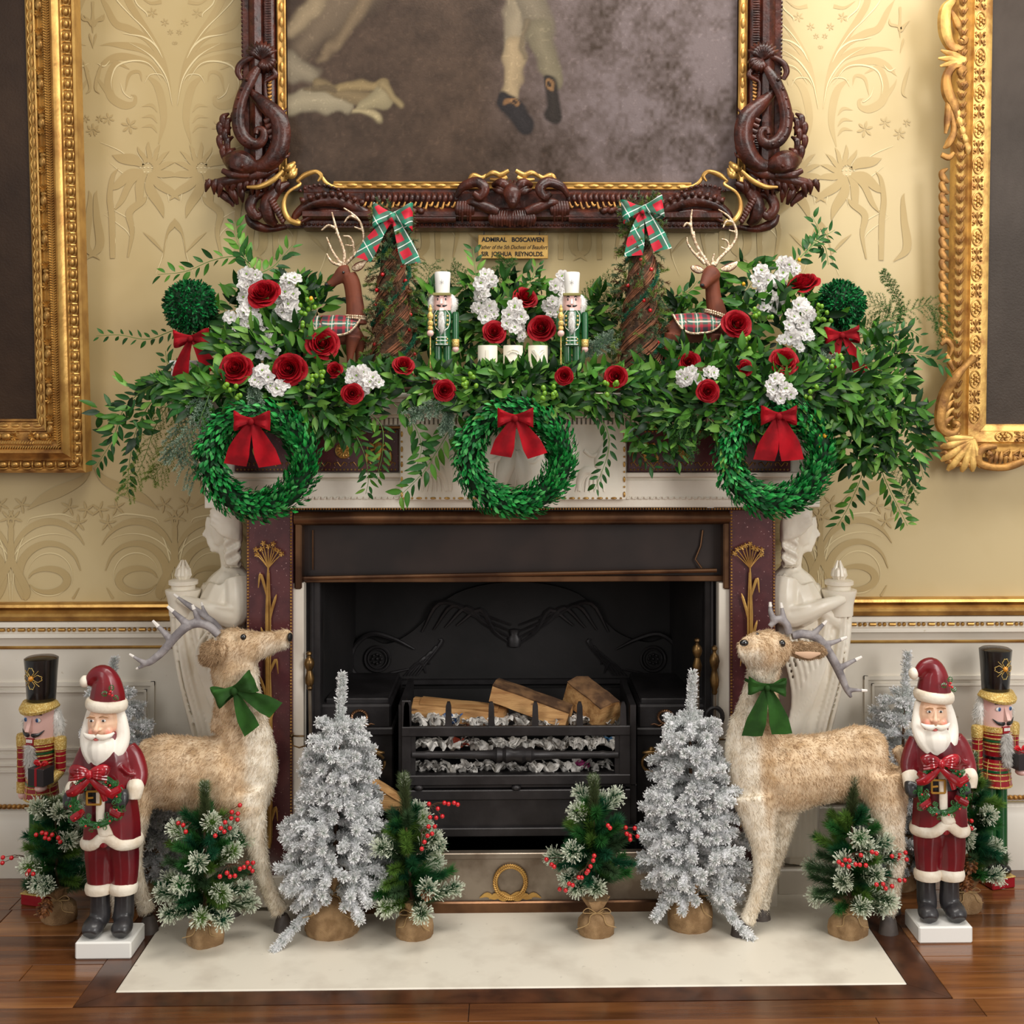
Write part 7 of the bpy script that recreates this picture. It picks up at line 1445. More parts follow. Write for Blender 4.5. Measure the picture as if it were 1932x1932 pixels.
def pine_tree(label, bx, by, top, prof, seed, zf, berries, cones=(), sackr=34, square=False, Yb=None, leadh=1.0, nb_=7):
    rng = np.random.RandomState(seed); rr = random.Random(seed); base = F(bx, by); Y = base.y + sackr*.9*K(base.y) if Yb is None else Yb; base = Vector((P(bx, by, Y).x, Y, 0)); k = K(Y)
    t = thing('small_pine_tree', label, 'christmas tree', base, 0, 'small frosted pine trees with red berries'); z = lambda py: CAMH + (PPY - py)*k; x = lambda px: P(px, 753, Y).x - base.x
    sack(t, 0, k, sackr*k, sackr*1.25*k, square, seed=seed)
    tx, ty = top; tp = [Vector(q) for q in spline([(0, 0, sackr*k), (x(bx*.4+tx*.6), 0, z((by+ty)/2)), (x(tx), 0, z(ty+8))], 8)]
    mb = MB(); mb.tube(tp, [.0055*(1-i/len(tp)) + .0015 for i in range(len(tp))], 6); mb.build('trunk', M['bark'], t)
    def at(zz):
        for a, b in zip(tp[:-1], tp[1:]):
            if a.z <= zz <= b.z: return a.lerp(b, (zz-a.z)/(b.z-a.z+1e-9))
        return tp[-1].copy() if zz > tp[-1].z else tp[0].copy()
    GR = [lin([30, 82, 46]), lin([52, 112, 52]), lin([34, 92, 62]), lin([96, 132, 54]), lin([68, 96, 62])]; FW = lin([226, 232, 212])
    l0 = at(z(prof[0][0]-4)); lead = [l0, (l0+tp[-1])/2, tp[-1]]
    needle_obj('branch', [brush(lead, 2200, .030, 38, .0008, lin([78, 86, 52]), lin([120, 142, 96]), rng, 0, 1.0), brush([lead[1], lead[2]], 160, .02, 35, .0012, lin([120, 140, 100]), FW, rng, .7, .3, lo=.5)], t)
    pys = [p[0] for p in prof]; hw = [p[1] for p in prof]; nlev = 7
    for lv in range(nlev):
        py = pys[0] + (pys[-1]-pys[0])*lv/(nlev-1); h = float(np.interp(py, pys, hw)); nb = nb_ if lv > 1 else 5
        for b in range(nb + 3):
            a = 2*PI*b/nb + lv*1.1 + rr.uniform(-.3, .3); r_ = h*k*(rr.uniform(.62, .9) if b < nb else rr.uniform(.25, .45)); c, s_ = math.cos(a), math.sin(a); o = at(z(py)); up = rr.uniform(-.01, .03) + (.025 if lv < 4 else .004)
            pts = [Vector(q) for q in spline([tuple(o), tuple(o + Vector((c*r_*.5, s_*r_*.5, up*.4))), tuple(o + Vector((c*r_, s_*r_, up)))], 4)]; g = rr.choice(GR); frost = rr.random() < .34 and b < nb
            vc = [brush(pts, int(300+2400*r_), .030, 40, .0009, g*.8, g*1.35, rng, 0, 1, lo=.1)]
            if frost:
                e = pts[-1]; d = (pts[-1]-pts[-3]).normalized(); vc.append(brush([e - d*.006, e + d*.002, e + d*.008], 85, .030, 62, .0009, g*1.2, g*1.2, rng, 0, 1, jit=.5)); vb = brush([e - d*.006, e + d*.008], 120, .031, 60, .0021, lin([190, 204, 170]), FW, rng, 1, .1, jit=.5)
                Vv, Cc = vb; Vv = Vv.reshape(-1, 3, 3); st = Vv[:, 0] + (Vv[:, 1:].mean(1) - Vv[:, 0])*.62; Vv[:, 0] = st; Cc = np.tile(FW, (len(Cc), 1))*(.85+.2*rng.rand(len(Cc), 1)); vc.append((Vv.reshape(-1, 3), np.clip(Cc, 0, 1)))
                vc.append(brush(pts, 120, .031, 42, .0016, lin([150, 176, 130]), FW, rng, 1, .15, lo=.45))
            needle_obj('branch', vc, t)
    off = Vector((base.x, Y, 0))
    for grp in berries:
        pts = []
        for (bx_, by_) in grp:
            X_, Y_ = zf(bx_, by_); hwp = float(np.interp(Y_, pys, hw)); dx = (X_ - (bx+tx)/2)/max(hwp, 1); d = .028 + hwp*k*.80*math.sqrt(max(0, 1 - min(1, dx*dx))); pts.append(P(X_, Y_, Y - d) - off)
        mb = MB(); c0 = at(sum(p.z for p in pts)/len(pts)); o = c0*.35 + (sum(pts, Vector())/len(pts))*.65 + Vector((0, .012, 0)); q = sorted(pts, key=lambda p: p.x)
        for p in pts: mb.tube([o, (o+p)/2 + Vector((0, .004, .004)), p], .0009, 5)
        sp = mb.build('berry_sprig', M['bark'], t)
        for p in pts: berry(sp, p, 1.28)
    for i, (cx, cy, r) in enumerate(cones):
        X_, Y_ = zf(cx, cy); cone_obj(t, P(X_, Y_, Y - .075 - .01*i) - off, r*k, seed+i)
    return t
Z1 = lambda x, y: (x/2.64, 1200 + y/2.64); Z2 = lambda x, y: (460 + x/2.576, 1150 + y/2.576); Z3 = lambda x, y: (960 + x/2.576, 1150 + y/2.576); Z4 = lambda x, y: (1432 + x/2.47, 1150 + y/2.47)
pine_tree('small frosted pine with red berries in a square burlap base, before the left deer', 387, 1794, (386, 1470), [(1560, 44), (1600, 76), (1650, 92), (1685, 100), (1705, 92)], 21, Z1,
    [[(1195, 843), (1155, 877), (1185, 885), (1183, 915), (1152, 908), (1121, 928), (1145, 957), (1100, 958), (1117, 975), (1072, 995)], [(1233, 1130), (1260, 1130), (1195, 1160), (1215, 1152), (1243, 1155), (1257, 1170), (1130, 1180), (1145, 1198), (1170, 1195), (1095, 1198)], [(888, 932), (912, 942), (925, 975)]], sackr=33, square=True)
pine_tree('small frosted pine with a pine cone and berries, right of the left flocked tree', 782, 1780, (762, 1458), [(1560, 44), (1600, 72), (1650, 92), (1675, 96), (1695, 88)], 22, Z2,
    [[(900, 945), (943, 968), (905, 1010), (935, 1012), (965, 1005), (975, 940), (995, 945), (1022, 940), (1040, 948)], [(898, 1055), (928, 1055), (915, 1090), (893, 1100), (878, 1130), (865, 1163)]], [(893, 1368, 15)], sackr=35)
pine_tree('small frosted pine with red berries, left of the right flocked tree', 1125, 1775, (1120, 1464), [(1545, 46), (1590, 72), (1625, 88), (1648, 86), (1665, 72)], 23, Z3,
    [[(415, 1197), (410, 1220), (397, 1248), (385, 1270), (378, 1280), (340, 1303), (355, 1303), (293, 1333), (310, 1340), (247, 1360), (276, 1365)], [(183, 1215), (208, 1240), (220, 1250)], [(568, 1060), (612, 1063), (588, 1100), (590, 1118), (625, 1103), (573, 1090)], [(482, 1050), (492, 1062)]], sackr=34)
pine_tree('small frosted pine with red berries, in front of the right deer', 1600, 1778, (1610, 1466), [(1560, 50), (1600, 78), (1650, 94), (1685, 98), (1705, 90)], 24, Z4,
    [[(372, 1177), (402, 1167), (388, 1190), (422, 1170), (418, 1198), (450, 1188), (475, 1145), (470, 1190), (498, 1192), (527, 1130), (547, 1137)], [(655, 1145), (683, 1133), (688, 1165), (650, 1165), (620, 1150)], [(548, 1282), (578, 1280), (590, 1300), (620, 1290), (655, 1262), (678, 1262)]], sackr=35, square=True)
pine_tree('small frosted pine with berries and a low pine cone, behind the left santa', 112, 1748, (104, 1500), [(1540, 44), (1580, 60), (1620, 68), (1650, 74), (1668, 62)], 25, Z1,
    [[(180, 990), (210, 980), (230, 985), (260, 990), (290, 1005), (245, 1010), (225, 1005), (300, 1025)], [(14, 1103), (57, 1105), (12, 1130)], [(145, 1170), (165, 1185), (135, 1185)]], [(225, 1350, 17)], sackr=32)
pine_tree('small frosted pine with three pine cones and berries, behind the right santa', 1822, 1727, (1836, 1425), [(1500, 44), (1550, 62), (1600, 70), (1630, 76), (1650, 62)], 26, Z4,
    [[(940, 965), (965, 980), (990, 985), (945, 1000), (975, 1015), (990, 1020), (950, 1050), (940, 985), (965, 1000)]], [(975, 1180, 18), (960, 1265, 17), (912, 1132, 15)], sackr=29)

# ================================================================ firewood, paper and fire irons
M['logw'] = mat('split_log_wood', srgb(206, 160, 104), .7, c2=srgb(160, 112, 64), scale=6, detail=8, stretch=(1, 9, 9), bump=.5, bscale=24, mix=(.38, .66), c3=srgb(92, 62, 40), s3=9, m3=(.66, .74))
M['logbark'] = mat('log_bark', srgb(136, 100, 66), .9, c2=srgb(84, 58, 38), scale=22, detail=8, bump=.8, bscale=40)
def log(label, ends, w, h, seed, bark=False):
    """split log between two world points"""
    a, b = ends; d = b - a; L = d.length; rr = random.Random(seed); t = thing('firewood_log', label, 'log', (a+b)/2, 0, 'split logs in the fireplace')
    q = d.to_track_quat('X', 'Z').to_matrix().to_4x4(); sec = [(-.5, -.42), (-.1, -.5), (.42, -.46), (.5, .05), (.28, .46), (-.1, .5), (-.44, .34)]
    rings = []; n = 12
    for i in range(n+1):
        s_ = i/n; rings.append([Vector(((s_-.5)*L + (rr.uniform(-.006, .006) if i in (0, n) else 0), y*w*(1 + .06*noise.noise((s_*3, y*3, seed))), z*h*(1 + .08*noise.noise((s_*4, z*3, seed+5))) + .01*math.sin(s_*2.6+seed)*h)) for y, z in sec])
    mb = MB(); mb.M = q; mb.loft(rings); mb.build('split_wood', M['logw'], t, True)
    mb = MB(); mb.M = q
    rb = [[r[i] + Vector((0, (.003 if r[i].y > 0 else -.003), .0025)) for i in (3, 4, 5, 6)] + [r[i] - Vector((0, 0, .003)) for i in (6, 5, 4, 3)] for r in rings]; mb.loft(rb[1:-1] if not bark else rb); mb.build('bark', M['logbark' if bark else 'logw'], t)
    return t
YL = -.12
log('long split log lying at the left of the fire basket', (P(780, 1335, YL), P(955, 1352, YL-.03)), .075, .058, 1)
log('barky split log lying across the middle of the fire basket', (P(930, 1300, YL-.01), P(1075, 1352, YL-.06)), .085, .062, 2, True)
log('short thick split log at the right of the fire basket', (P(1090, 1300, YL+.04), P(1150, 1348, YL-.07)), .095, .08, 3, True)
log('split log leaning behind the small pine left of the grate', (P(690, 1480, -.20), P(768, 1530, -.22)), .05, .055, 4)
M['news'] = mat('crumpled_newsprint', (.8, .8, .8, 1), .85, attr=True)
def paper(label, c, r, seed, tint=None):
    rng = np.random.RandomState(seed); n = 22; g = np.linspace(-1, 1, n); U, W_ = np.meshgrid(g, g); V = np.stack([U*r*1.15, W_*r*.7, np.zeros_like(U)], -1).reshape(-1, 3)
    for o in range(3):
        f = (2.2, 4.5, 9)[o]; a = (.7, .34, .12)[o]*r; ph = rng.rand(3)*9
        V += a*np.stack([np.abs(np.sin(V[:, 1]/r*f + ph[0] + V[:, 0]/r*f*.6))-.5, np.abs(np.sin(V[:, 0]/r*f + ph[1]))-.5, np.abs(np.cos(V[:, 0]/r*f*1.1 + ph[2] + V[:, 1]/r*f))-.5], 1)
    u = (U.ravel()+1)/2; v = (W_.ravel()+1)/2; txt = (np.sin(v*60) > .1) & (rng.rand(len(u)) < .6) & (((u*3) % 1) > .12); col = np.tile(lin([232, 227, 220]), (len(u), 1)); col[txt] = lin([168, 164, 160])
    if tint is not None: m_ = (u > .45) & (v > .3) & (v < .8); col[m_] = lin(tint)*(.8 + .4*rng.rand(m_.sum(), 1))
    idx = np.arange(n*n).reshape(n, n); Fc = np.stack([idx[:-1, :-1], idx[1:, :-1], idx[1:, 1:], idx[:-1, 1:]], -1).reshape(-1, 4)
    o = link('crumpled_newspaper', fast_mesh('crumpled_newspaper', V, Fc, M['news'], col)); o.location = c; tag(o, label, 'newspaper', 'crumpled newspaper balls in the fire basket'); return o
pp = [(800, 1362, None), (838, 1358, [60, 96, 150]), (870, 1364, [190, 70, 60]), (915, 1366, None), (960, 1362, None), (1000, 1366, None), (1045, 1364, None), (1095, 1362, None), (1135, 1364, None), (800, 1408, None), (850, 1405, [196, 84, 60]), (905, 1408, None), (960, 1405, None), (1010, 1408, None), (1060, 1405, None), (1105, 1406, None), (1145, 1402, [70, 130, 180]), (805, 1450, None), (860, 1452, None), (915, 1450, None), (970, 1452, None), (1025, 1450, None), (1075, 1448, [170, 60, 120]), (1125, 1450, None)]
for i, (x, y, tn) in enumerate(pp):
    row_ = ('top row above the front bar', 'middle row between the bars', 'bottom row under the turned bar')[0 if i < 9 else (1 if i < 17 else 2)]; col_ = i if i < 9 else (i - 9 if i < 17 else i - 17)
    ordn = ('first', 'second', 'third', 'fourth', 'fifth', 'sixth', 'seventh', 'eighth', 'ninth')[col_]
    lab = 'crumpled newsprint ball, ' + ordn + ' from left in the ' + row_ if tn is None else {(838, 1358): 'crumpled newspaper with a blue print under the left log', (870, 1364): 'crumpled newspaper with a red print under the left log', (850, 1405): 'crumpled newspaper with orange print behind the left of the upper rail', (1145, 1402): 'crumpled newspaper with bright blue print at the right of the basket', (1075, 1448): 'crumpled newspaper with pink print low in the basket'}[(x, y)]
    paper(lab, P(x, y, -.195 + .02*(i % 3)), .036, 40+i, tn)
def fire_iron(label, hx, hy0, hy1, bx, by, Yt, kind):
    t = thing('fire_iron', label, 'fire iron', P(bx, by, Yt), 0, 'brass handled fire irons'); og = Vector(t.location); k = K(Yt)
    def cen(y): s_ = (y-hy0)/(by-hy0); return P(hx + (bx-hx)*s_, y, Yt) - og
    h = hy1-hy0; pr = [(0, 1), (.03, 5), (.08, 6), (.12, 3.4), (.16, 3.6), (.22, 8), (.32, 10), (.42, 8), (.50, 5), (.58, 6.5), (.70, 9), (.82, 8), (.90, 5), (.95, 6), (1, 4)]
    mb = MB(); mb.tube([cen(hy0 + h*a) for a, r in pr], [r*k for a, r in pr], 12); mb.build('brass_handle', M['brass'], t)
    mb = MB(); mb.tube([cen(hy1-2), cen((hy1+by)/2), cen(by)], 3.4*k, 8); mb.build('shaft', M['steel'], t)
    if kind == 'tongs':
        mb = MB(); mb.tube([cen(hy1+42) + Vector((15*k*math.cos(a), 0, 17*k*math.sin(a))) for a in np.linspace(0, 2*PI, 20)], 4.5*k, 8); mb.build('hinge_ring', M['iron'], t)
    if kind == 'shovel': mb = MB(); c = cen(by); mb.bbox(c.x-.03, c.x+.03, c.y-.004, c.y+.006, c.z, c.z+.09, .003); mb.build('blade', M['steel'], t)
fire_iron('brass-handled poker standing at the left of the fireplace', 583, 1228, 1302, 592, 1700, -.275, 'poker')
fire_iron('brass-handled shovel standing at the right, the taller of two', 1315, 1203, 1278, 1322, 1700, -.265, 'shovel')
fire_iron('brass-handled tongs with an iron ring, at the far right of the opening', 1348, 1217, 1310, 1349, 1700, -.285, 'tongs')
for (x, y, s_, nm) in ((552, 1386, 1, 'left'), (1379, 1392, -1, 'right')):
    Yh = -.292; t = thing('tool_hook', 'small brass hook on the ' + nm + ' side of the fireplace opening', 'hook', P(x, y, Yh), 0); k = K(Yh)
    mb = MB(); mb.tube([(0, .012, 0), (0, -.01, 0), (s_*10*k, -.016, 0), (s_*24*k, -.016, 0)], .0028, 7); mb.tube([(0, -.008, 0), (s_*2*k, -.012, -18*k), (s_*14*k, -.014, -22*k), (s_*26*k, -.016, -18*k)], .0022, 7); mb.ball((0, -.012, 0), .006, 10, 7); mb.build('hook_arm', M['brass'], t)

# ================================================================ greenery and flowers on the mantel shelf
M['leaf'] = mat('glossy_leaf', (.1, .3, .1, 1), .42, attr=True, spec=.28)
M['box'] = mat('preserved_boxwood', (.05, .3, .1, 1), .45, attr=True, spec=.22)
M['stem'] = mat('green_stem', srgb(88, 128, 54), .6)
M['rose'] = mat('red_rose_petal', srgb(172, 6, 26), .6, c2=srgb(130, 3, 16), scale=18, spec=.25)
M['floret'] = mat('white_floret', srgb(248, 245, 242), .6, c2=srgb(232, 228, 226), scale=60, sub=.08)
translucent(M['floret'], .35); translucent(M['rose'], .15); translucent(M['leaf'], .18)
M['gberry'] = mat('green_hypericum', srgb(132, 172, 44), .25, c2=srgb(96, 142, 34), scale=60)
M['yberry'] = mat('yellow_hypericum', srgb(226, 168, 34), .3)
def leaf_tmpl(L, W, bend=.15, fold=.25, n=5, wide=.42):
    """leaf along +Y facing +Z"""
    V = []; Fc = []
    for i in range(n+1):
        t = i/n; w_ = W*(math.sin(PI*t**(.8 if wide > .4 else 1.1))**.85 if 0 < t < 1 else 0.02); z = -bend*L*(t-.3)**2*1.6; V += [(-w_/2, t*L, z + fold*w_/2), (0, t*L, z), (w_/2, t*L, z + fold*w_/2)]
    for i in range(n):
        a = i*3; Fc += [(a, a+1, a+4), (a, a+4, a+3), (a+1, a+2, a+5), (a+1, a+5, a+4)]
    return np.array(V), np.array(Fc)
LT = [leaf_tmpl(1, .34), leaf_tmpl(1, .40, .3), leaf_tmpl(1, .28, .1), leaf_tmpl(1, .36, -.15, .35)]
TINT = [[36, 82, 26], [56, 106, 32], [26, 66, 24], [78, 126, 42], [104, 146, 60], [40, 88, 38], [64, 114, 36]]
LM = []
for (v, f) in LT:
    for tnt in TINT:
        c = lin(tnt)[None]*np.where(np.abs(v[:, :1]) < 1e-6, 1.35, 1.0)*(.9+.2*v[:, 1:2]); LM.append(fast_mesh('leaf', v, f, M['leaf'], np.clip(c, 0, 1), True))
def put_leaf(parent, m_, dark=False): return link('leaf', R.choice(LM if not dark else [LM[i] for i in range(len(LM)) if i % 7 in (0, 2, 5)]), parent, m_)
def leaf_stuff(name, mats, parent, tints=TINT, mm='leaf', tm=LT, var=.25):
    Vs, Cs, Fs = [], [], []; n = 0
    for k, (v, f) in enumerate(tm):
        ms = mats[k::len(tm)]
        if not ms: continue
        V, Fc = stamp(v, f, ms); tc = lin(np.array(tints))[NR.randint(0, len(tints), len(ms))]*(1-var+2*var*NR.rand(len(ms)))[:, None]; C_ = np.repeat(tc, len(v), 0)*np.tile(np.where(np.abs(v[:, 0]) < 1e-6, 1.3, 1.0), len(ms))[:, None]
        Vs.append(V); Cs.append(C_); Fs.append(Fc + n); n += len(V)
    o = link(name, fast_mesh(name, np.concatenate(Vs), np.concatenate(Fs), M[mm], np.clip(np.concatenate(Cs), 0, 1), True), parent); o['kind'] = 'stuff'; return o
def jit(v, a, rng=R): return Vector(v) + Vector((rng.uniform(-a, a), rng.uniform(-a, a), rng.uniform(-a, a)))
# ---- long sprays
def spray(label, path, size, n, grp='ruscus sprays trailing from the mantel garland', tip=True, dark=False, wob=1.0, name='ruscus_spray'):
    """path: (px, py, depth y) ; size: leaf length px"""
    base = P(*path[0]); t = thing(name, label, 'foliage', base, 0, grp); pts = [Vector(q) - base for q in spline([tuple(P(*p)) for p in path], 6)]
    mb = MB(); mb.tube(pts, [.0017 - .0011*i/len(pts) for i in range(len(pts))], 5); mb.build('stem', M['stem'], t)
    cum = [0]
    for a, b in zip(pts[:-1], pts[1:]): cum.append(cum[-1] + (b-a).length)
    for i in range(n):
        s = (.05 + .95*(i+.5)/n)*cum[-1]; j = max(1, next(q for q in range(len(cum)) if cum[q] >= s - 1e-9)); f = (s-cum[j-1])/(cum[j]-cum[j-1]+1e-9); p = pts[j-1].lerp(pts[j], f); d = (pts[j]-pts[j-1]).normalized()
        side = d.cross(Vector((0, -1, 0))).normalized()*(1 if i % 2 else -1); dr = (d*.75 + side*R.uniform(.45, .95) + Vector((0, R.uniform(-.5, .3), R.uniform(-.15, .25)))*wob).normalized()
        L = size*K(path[0][2])*R.uniform(.75, 1.15)*(1 - .25*(s/cum[-1])); up = Vector((R.uniform(-.6, .6), -1, R.uniform(-.1, .8)))
        pk = p + side*.004; put_leaf(t, fr(pk, dr, up, L), dark)
    return t
SPR = [('thin spray of narrow leaves reaching left past the left topiary', [(430, 655, -.30), (345, 622, -.26), (280, 640, -.2), (225, 632, -.16), (182, 634, -.14)], 23, 24, 1),
 ('spray arching left above the left topiary', [(500, 530, -.2), (456, 487, -.16), (405, 490, -.14), (350, 512, -.12), (298, 518, -.1)], 30, 20, 0),
 ('upright leafy tip at the left, highest of the left greenery', [(478, 520, -.2), (458, 478, -.16), (446, 448, -.14), (443, 418, -.12)], 34, 15, 0),
 ('spray pointing up right beside the left white flowers', [(480, 520, -.2), (512, 505, -.16), (530, 488, -.15), (552, 462, -.14)], 32, 11, 0),
 ('drooping spray at the far left end of the shelf', [(350, 715, -.42), (285, 728, -.4), (235, 770, -.36), (212, 830, -.32), (180, 882, -.3)], 33, 34, 1),
 ('drooping spray at the left end of the shelf, nearer the wreath', [(370, 725, -.42), (300, 745, -.4), (262, 800, -.36), (246, 860, -.33), (240, 925, -.3)], 28, 36, 1),
 ('short leafy spray just left of the topiary pot', [(345, 710, -.3), (318, 690, -.26), (312, 662, -.22)], 26, 9, 1),
 ('spray hanging over the left half of the purple frieze panel', [(600, 752, -.45), (650, 790, -.45), (685, 850, -.44), (695, 900, -.42), (690, 932, -.4)], 30, 26, 0),
 ('spray hanging beside the gilt ox skull on the left', [(650, 760, -.45), (715, 795, -.45), (722, 850, -.44), (710, 905, -.42)], 30, 22, 0),
 ('large-leaved spray hanging left of the central wreath', [(868, 770, -.45), (852, 805, -.45), (825, 850, -.44), (795, 895, -.43), (752, 938, -.42)], 42, 20, 0),
 ('spray hanging over the left end of the marble tablet', [(740, 760, -.45), (778, 795, -.45), (795, 845, -.44), (782, 890, -.43)], 36, 16, 0),
 ('spray hanging down below the left rose cluster', [(560, 750, -.45), (600, 790, -.45), (640, 815, -.44), (668, 845, -.43)], 32, 20, 0),
 ('thin spray hanging right of the central wreath', [(1098, 770, -.45), (1140, 800, -.44), (1148, 850, -.43), (1122, 925, -.42)], 26, 20, 1),
 ('spray hanging over the right end of the marble tablet', [(1150, 765, -.45), (1195, 800, -.44), (1200, 845, -.43), (1235, 885, -.42)], 28, 20, 1),
 ('spray hanging over the right purple frieze panel', [(1225, 760, -.45), (1262, 800, -.45), (1285, 850, -.44), (1270, 880, -.43)], 30, 20, 0),
 ('spray crossing the left side of the right wreath', [(1330, 780, -.48), (1360, 820, -.49), (1378, 870, -.5), (1385, 915, -.5)], 32, 22, 0),
 ('spray hanging between the right wreath and the wall', [(1560, 760, -.46), (1612, 800, -.44), (1632, 870, -.4), (1606, 945, -.36), (1580, 992, -.33)], 32, 32, 0),
 ('long spray hanging at the right, lowest tip of the right greenery', [(1590, 770, -.44), (1645, 840, -.4), (1672, 910, -.36), (1712, 992, -.32)], 32, 36, 0),
 ('spray hanging at the right, second from the outer edge', [(1600, 750, -.42), (1665, 800, -.38), (1700, 860, -.34), (1728, 930, -.3)], 30, 32, 0),
 ('outermost hanging spray at the right', [(1620, 730, -.4), (1690, 770, -.36), (1725, 830, -.3), (1742, 900, -.26)], 28, 28, 1),
 ('spray reaching right toward the gilt picture frame', [(1610, 700, -.38), (1680, 672, -.3), (1735, 668, -.24), (1785, 690, -.2)], 32, 28, 1),
 ('spray reaching right above the frame-ward spray', [(1610, 680, -.34), (1668, 640, -.26), (1712, 622, -.2), (1738, 636, -.17)], 30, 20, 1),
 ('upright leafy tip at the upper right, beside the plain wall', [(1495, 500, -.2), (1528, 466, -.16), (1546, 440, -.14), (1532, 408, -.12)], 28, 14, 1),
 ('side shoot of the upper right greenery pointing right', [(1520, 478, -.18), (1545, 452, -.15), (1575, 434, -.13)], 26, 9, 1),
 ('side shoot of the upper right greenery hanging down', [(1535, 452, -.15), (1556, 466, -.13), (1563, 500, -.12)], 26, 8, 1),
 ('upright spray behind the left end of the candle jars', [(905, 580, -.16), (898, 520, -.13), (892, 465, -.1)], 28, 12, 0),
 ('upright spray below the gilt name plaque', [(985, 560, -.14), (1006, 520, -.12), (1016, 496, -.1)], 22, 9, 0),
 ('spray behind the left velvet deer', [(560, 560, -.15), (590, 545, -.14), (612, 530, -.13)], 32, 9, 1),
 ('spray rising behind the tartan cape of the right deer', [(1255, 610, -.13), (1265, 570, -.12), (1300, 548, -.11), (1316, 530, -.1)], 34, 14, 0),
 ('spray behind the neck of the right velvet deer', [(1370, 610, -.14), (1395, 570, -.13), (1420, 530, -.12), (1430, 510, -.12)], 30, 14, 1),
 ('spray standing behind the right side of the left twig cone', [(778, 620, -.14), (800, 570, -.12), (818, 540, -.11)], 28, 12, 1)]
for lab, path, size, n, dk in SPR: spray(lab, path, size, int(n*1.15), dark=bool(dk))
# ---- the dense garland
ga = thing('mantel_garland', 'dense leafy green garland lying along the whole mantel shelf', 'garland', (0, -.34, SZ)); gO = Vector((0, -.34, SZ))
REG = [ # cx, cy, rx, ry, depth0, depth1, count, leaf px
 (960, 728, 640, 34, -.47, -.30, 1500, 30), (540, 690, 170, 80, -.44, -.18, 700, 32), (560, 600, 120, 75, -.24, -.1, 420, 30), (450, 600, 60, 60, -.26, -.14, 160, 30), (335, 728, 60, 22, -.44, -.2, 120, 30), (420, 745, 90, 40, -.48, -.36, 260, 32), (600, 762, 110, 36, -.48, -.36, 260, 32),
 (960, 620, 180, 60, -.16, -.07, 520, 30), (960, 560, 90, 50, -.13, -.07, 160, 28), (820, 600, 50, 60, -.14, -.07, 120, 28), (960, 724, 110, 24, -.48, -.40, 320, 32), (965, 768, 120, 22, -.49, -.44, 150, 30), (1150, 600, 60, 60, -.14, -.07, 160, 28), (1150, 745, 100, 30, -.46, -.36, 200, 30),
 (1300, 620, 110, 50, -.16, -.08, 300, 32), (1330, 700, 130, 50, -.44, -.28, 420, 32), (1360, 775, 130, 45, -.50, -.38, 420, 30), (1480, 640, 130, 90, -.34, -.12, 640, 32), (1480, 740, 140, 50, -.50, -.36, 480, 32), (1420, 540, 60, 50, -.18, -.1, 130, 30), (1600, 730, 80, 70, -.44, -.2, 460, 32), (1650, 700, 70, 80, -.34, -.14, 300, 30), (1600, 820, 55, 60, -.44, -.3, 230, 30), (1660, 800, 50, 80, -.36, -.2, 200, 28), (700, 700, 60, 30, -.44, -.34, 120, 30), (262, 775, 45, 50, -.40, -.28, 55, 28), (1250, 815, 60, 40, -.48, -.42, 120, 28), (620, 800, 60, 30, -.47, -.43, 60, 28)]
parts_m, mass = [], []
for (cx, cy, rx, ry, d0, d1, cnt, sz) in REG:
    for i in range(int(cnt*.80)):
        a = R.uniform(0, 2*PI); q = math.sqrt(R.random()); px, py = cx + rx*q*math.cos(a), cy + ry*q*math.sin(a)
        yy = R.uniform(d0, d1) if R.random() < .6 else d0 + (d1-d0)*.15*R.random()
        if 800 < px < 1120 and py < 696 and yy < -.2: continue
        if (615 < px < 800 or 1150 < px < 1262) and py < 690 and yy < -.16: continue
        if 1250 < px < 1385 and py < 655 and yy < -.16: continue
        if ((318 < px < 400 and 606 < py < 722) or (1548 < px < 1642 and 600 < py < 716)) and yy < -.2 and R.random() < .88: continue
        p = P(px, py, yy)
        if p.z < SZ + .012 and yy > -.43: 
            if p.z > SZ - .03: p.z = SZ + R.uniform(.008, .03)
            else: p.y = R.uniform(-.49, -.43)
        dr = Vector((math.cos(a)*.8 + R.uniform(-.8, .8), R.uniform(-.7, .2), math.sin(-a)*.5 + R.uniform(-.7, .6))).normalized(); L = sz*K(yy)*R.uniform(.75, 1.4); up = Vector((R.uniform(-.8, .8), -1, R.uniform(-.3, 1)))
        m_ = fr(p - gO, dr, up, L); front = yy < d0 + .02 and yy < -.36
        (parts_m if (front and len(parts_m) < 296 and R.random() < .35) else mass).append(m_)
for m_ in parts_m: put_leaf(ga, m_)
leaf_stuff('leaves', mass, ga, tints=[[22, 54, 16], [40, 86, 24], [14, 40, 14], [70, 120, 38], [30, 68, 22], [54, 98, 28], [100, 142, 60]])
mb = MB(); mb.tube([P(x, 738 + 4*math.sin(x*.03), -.40) - gO for x in range(340, 1610, 30)], .007, 6); mb.build('garland_core', M['bark'], ga)
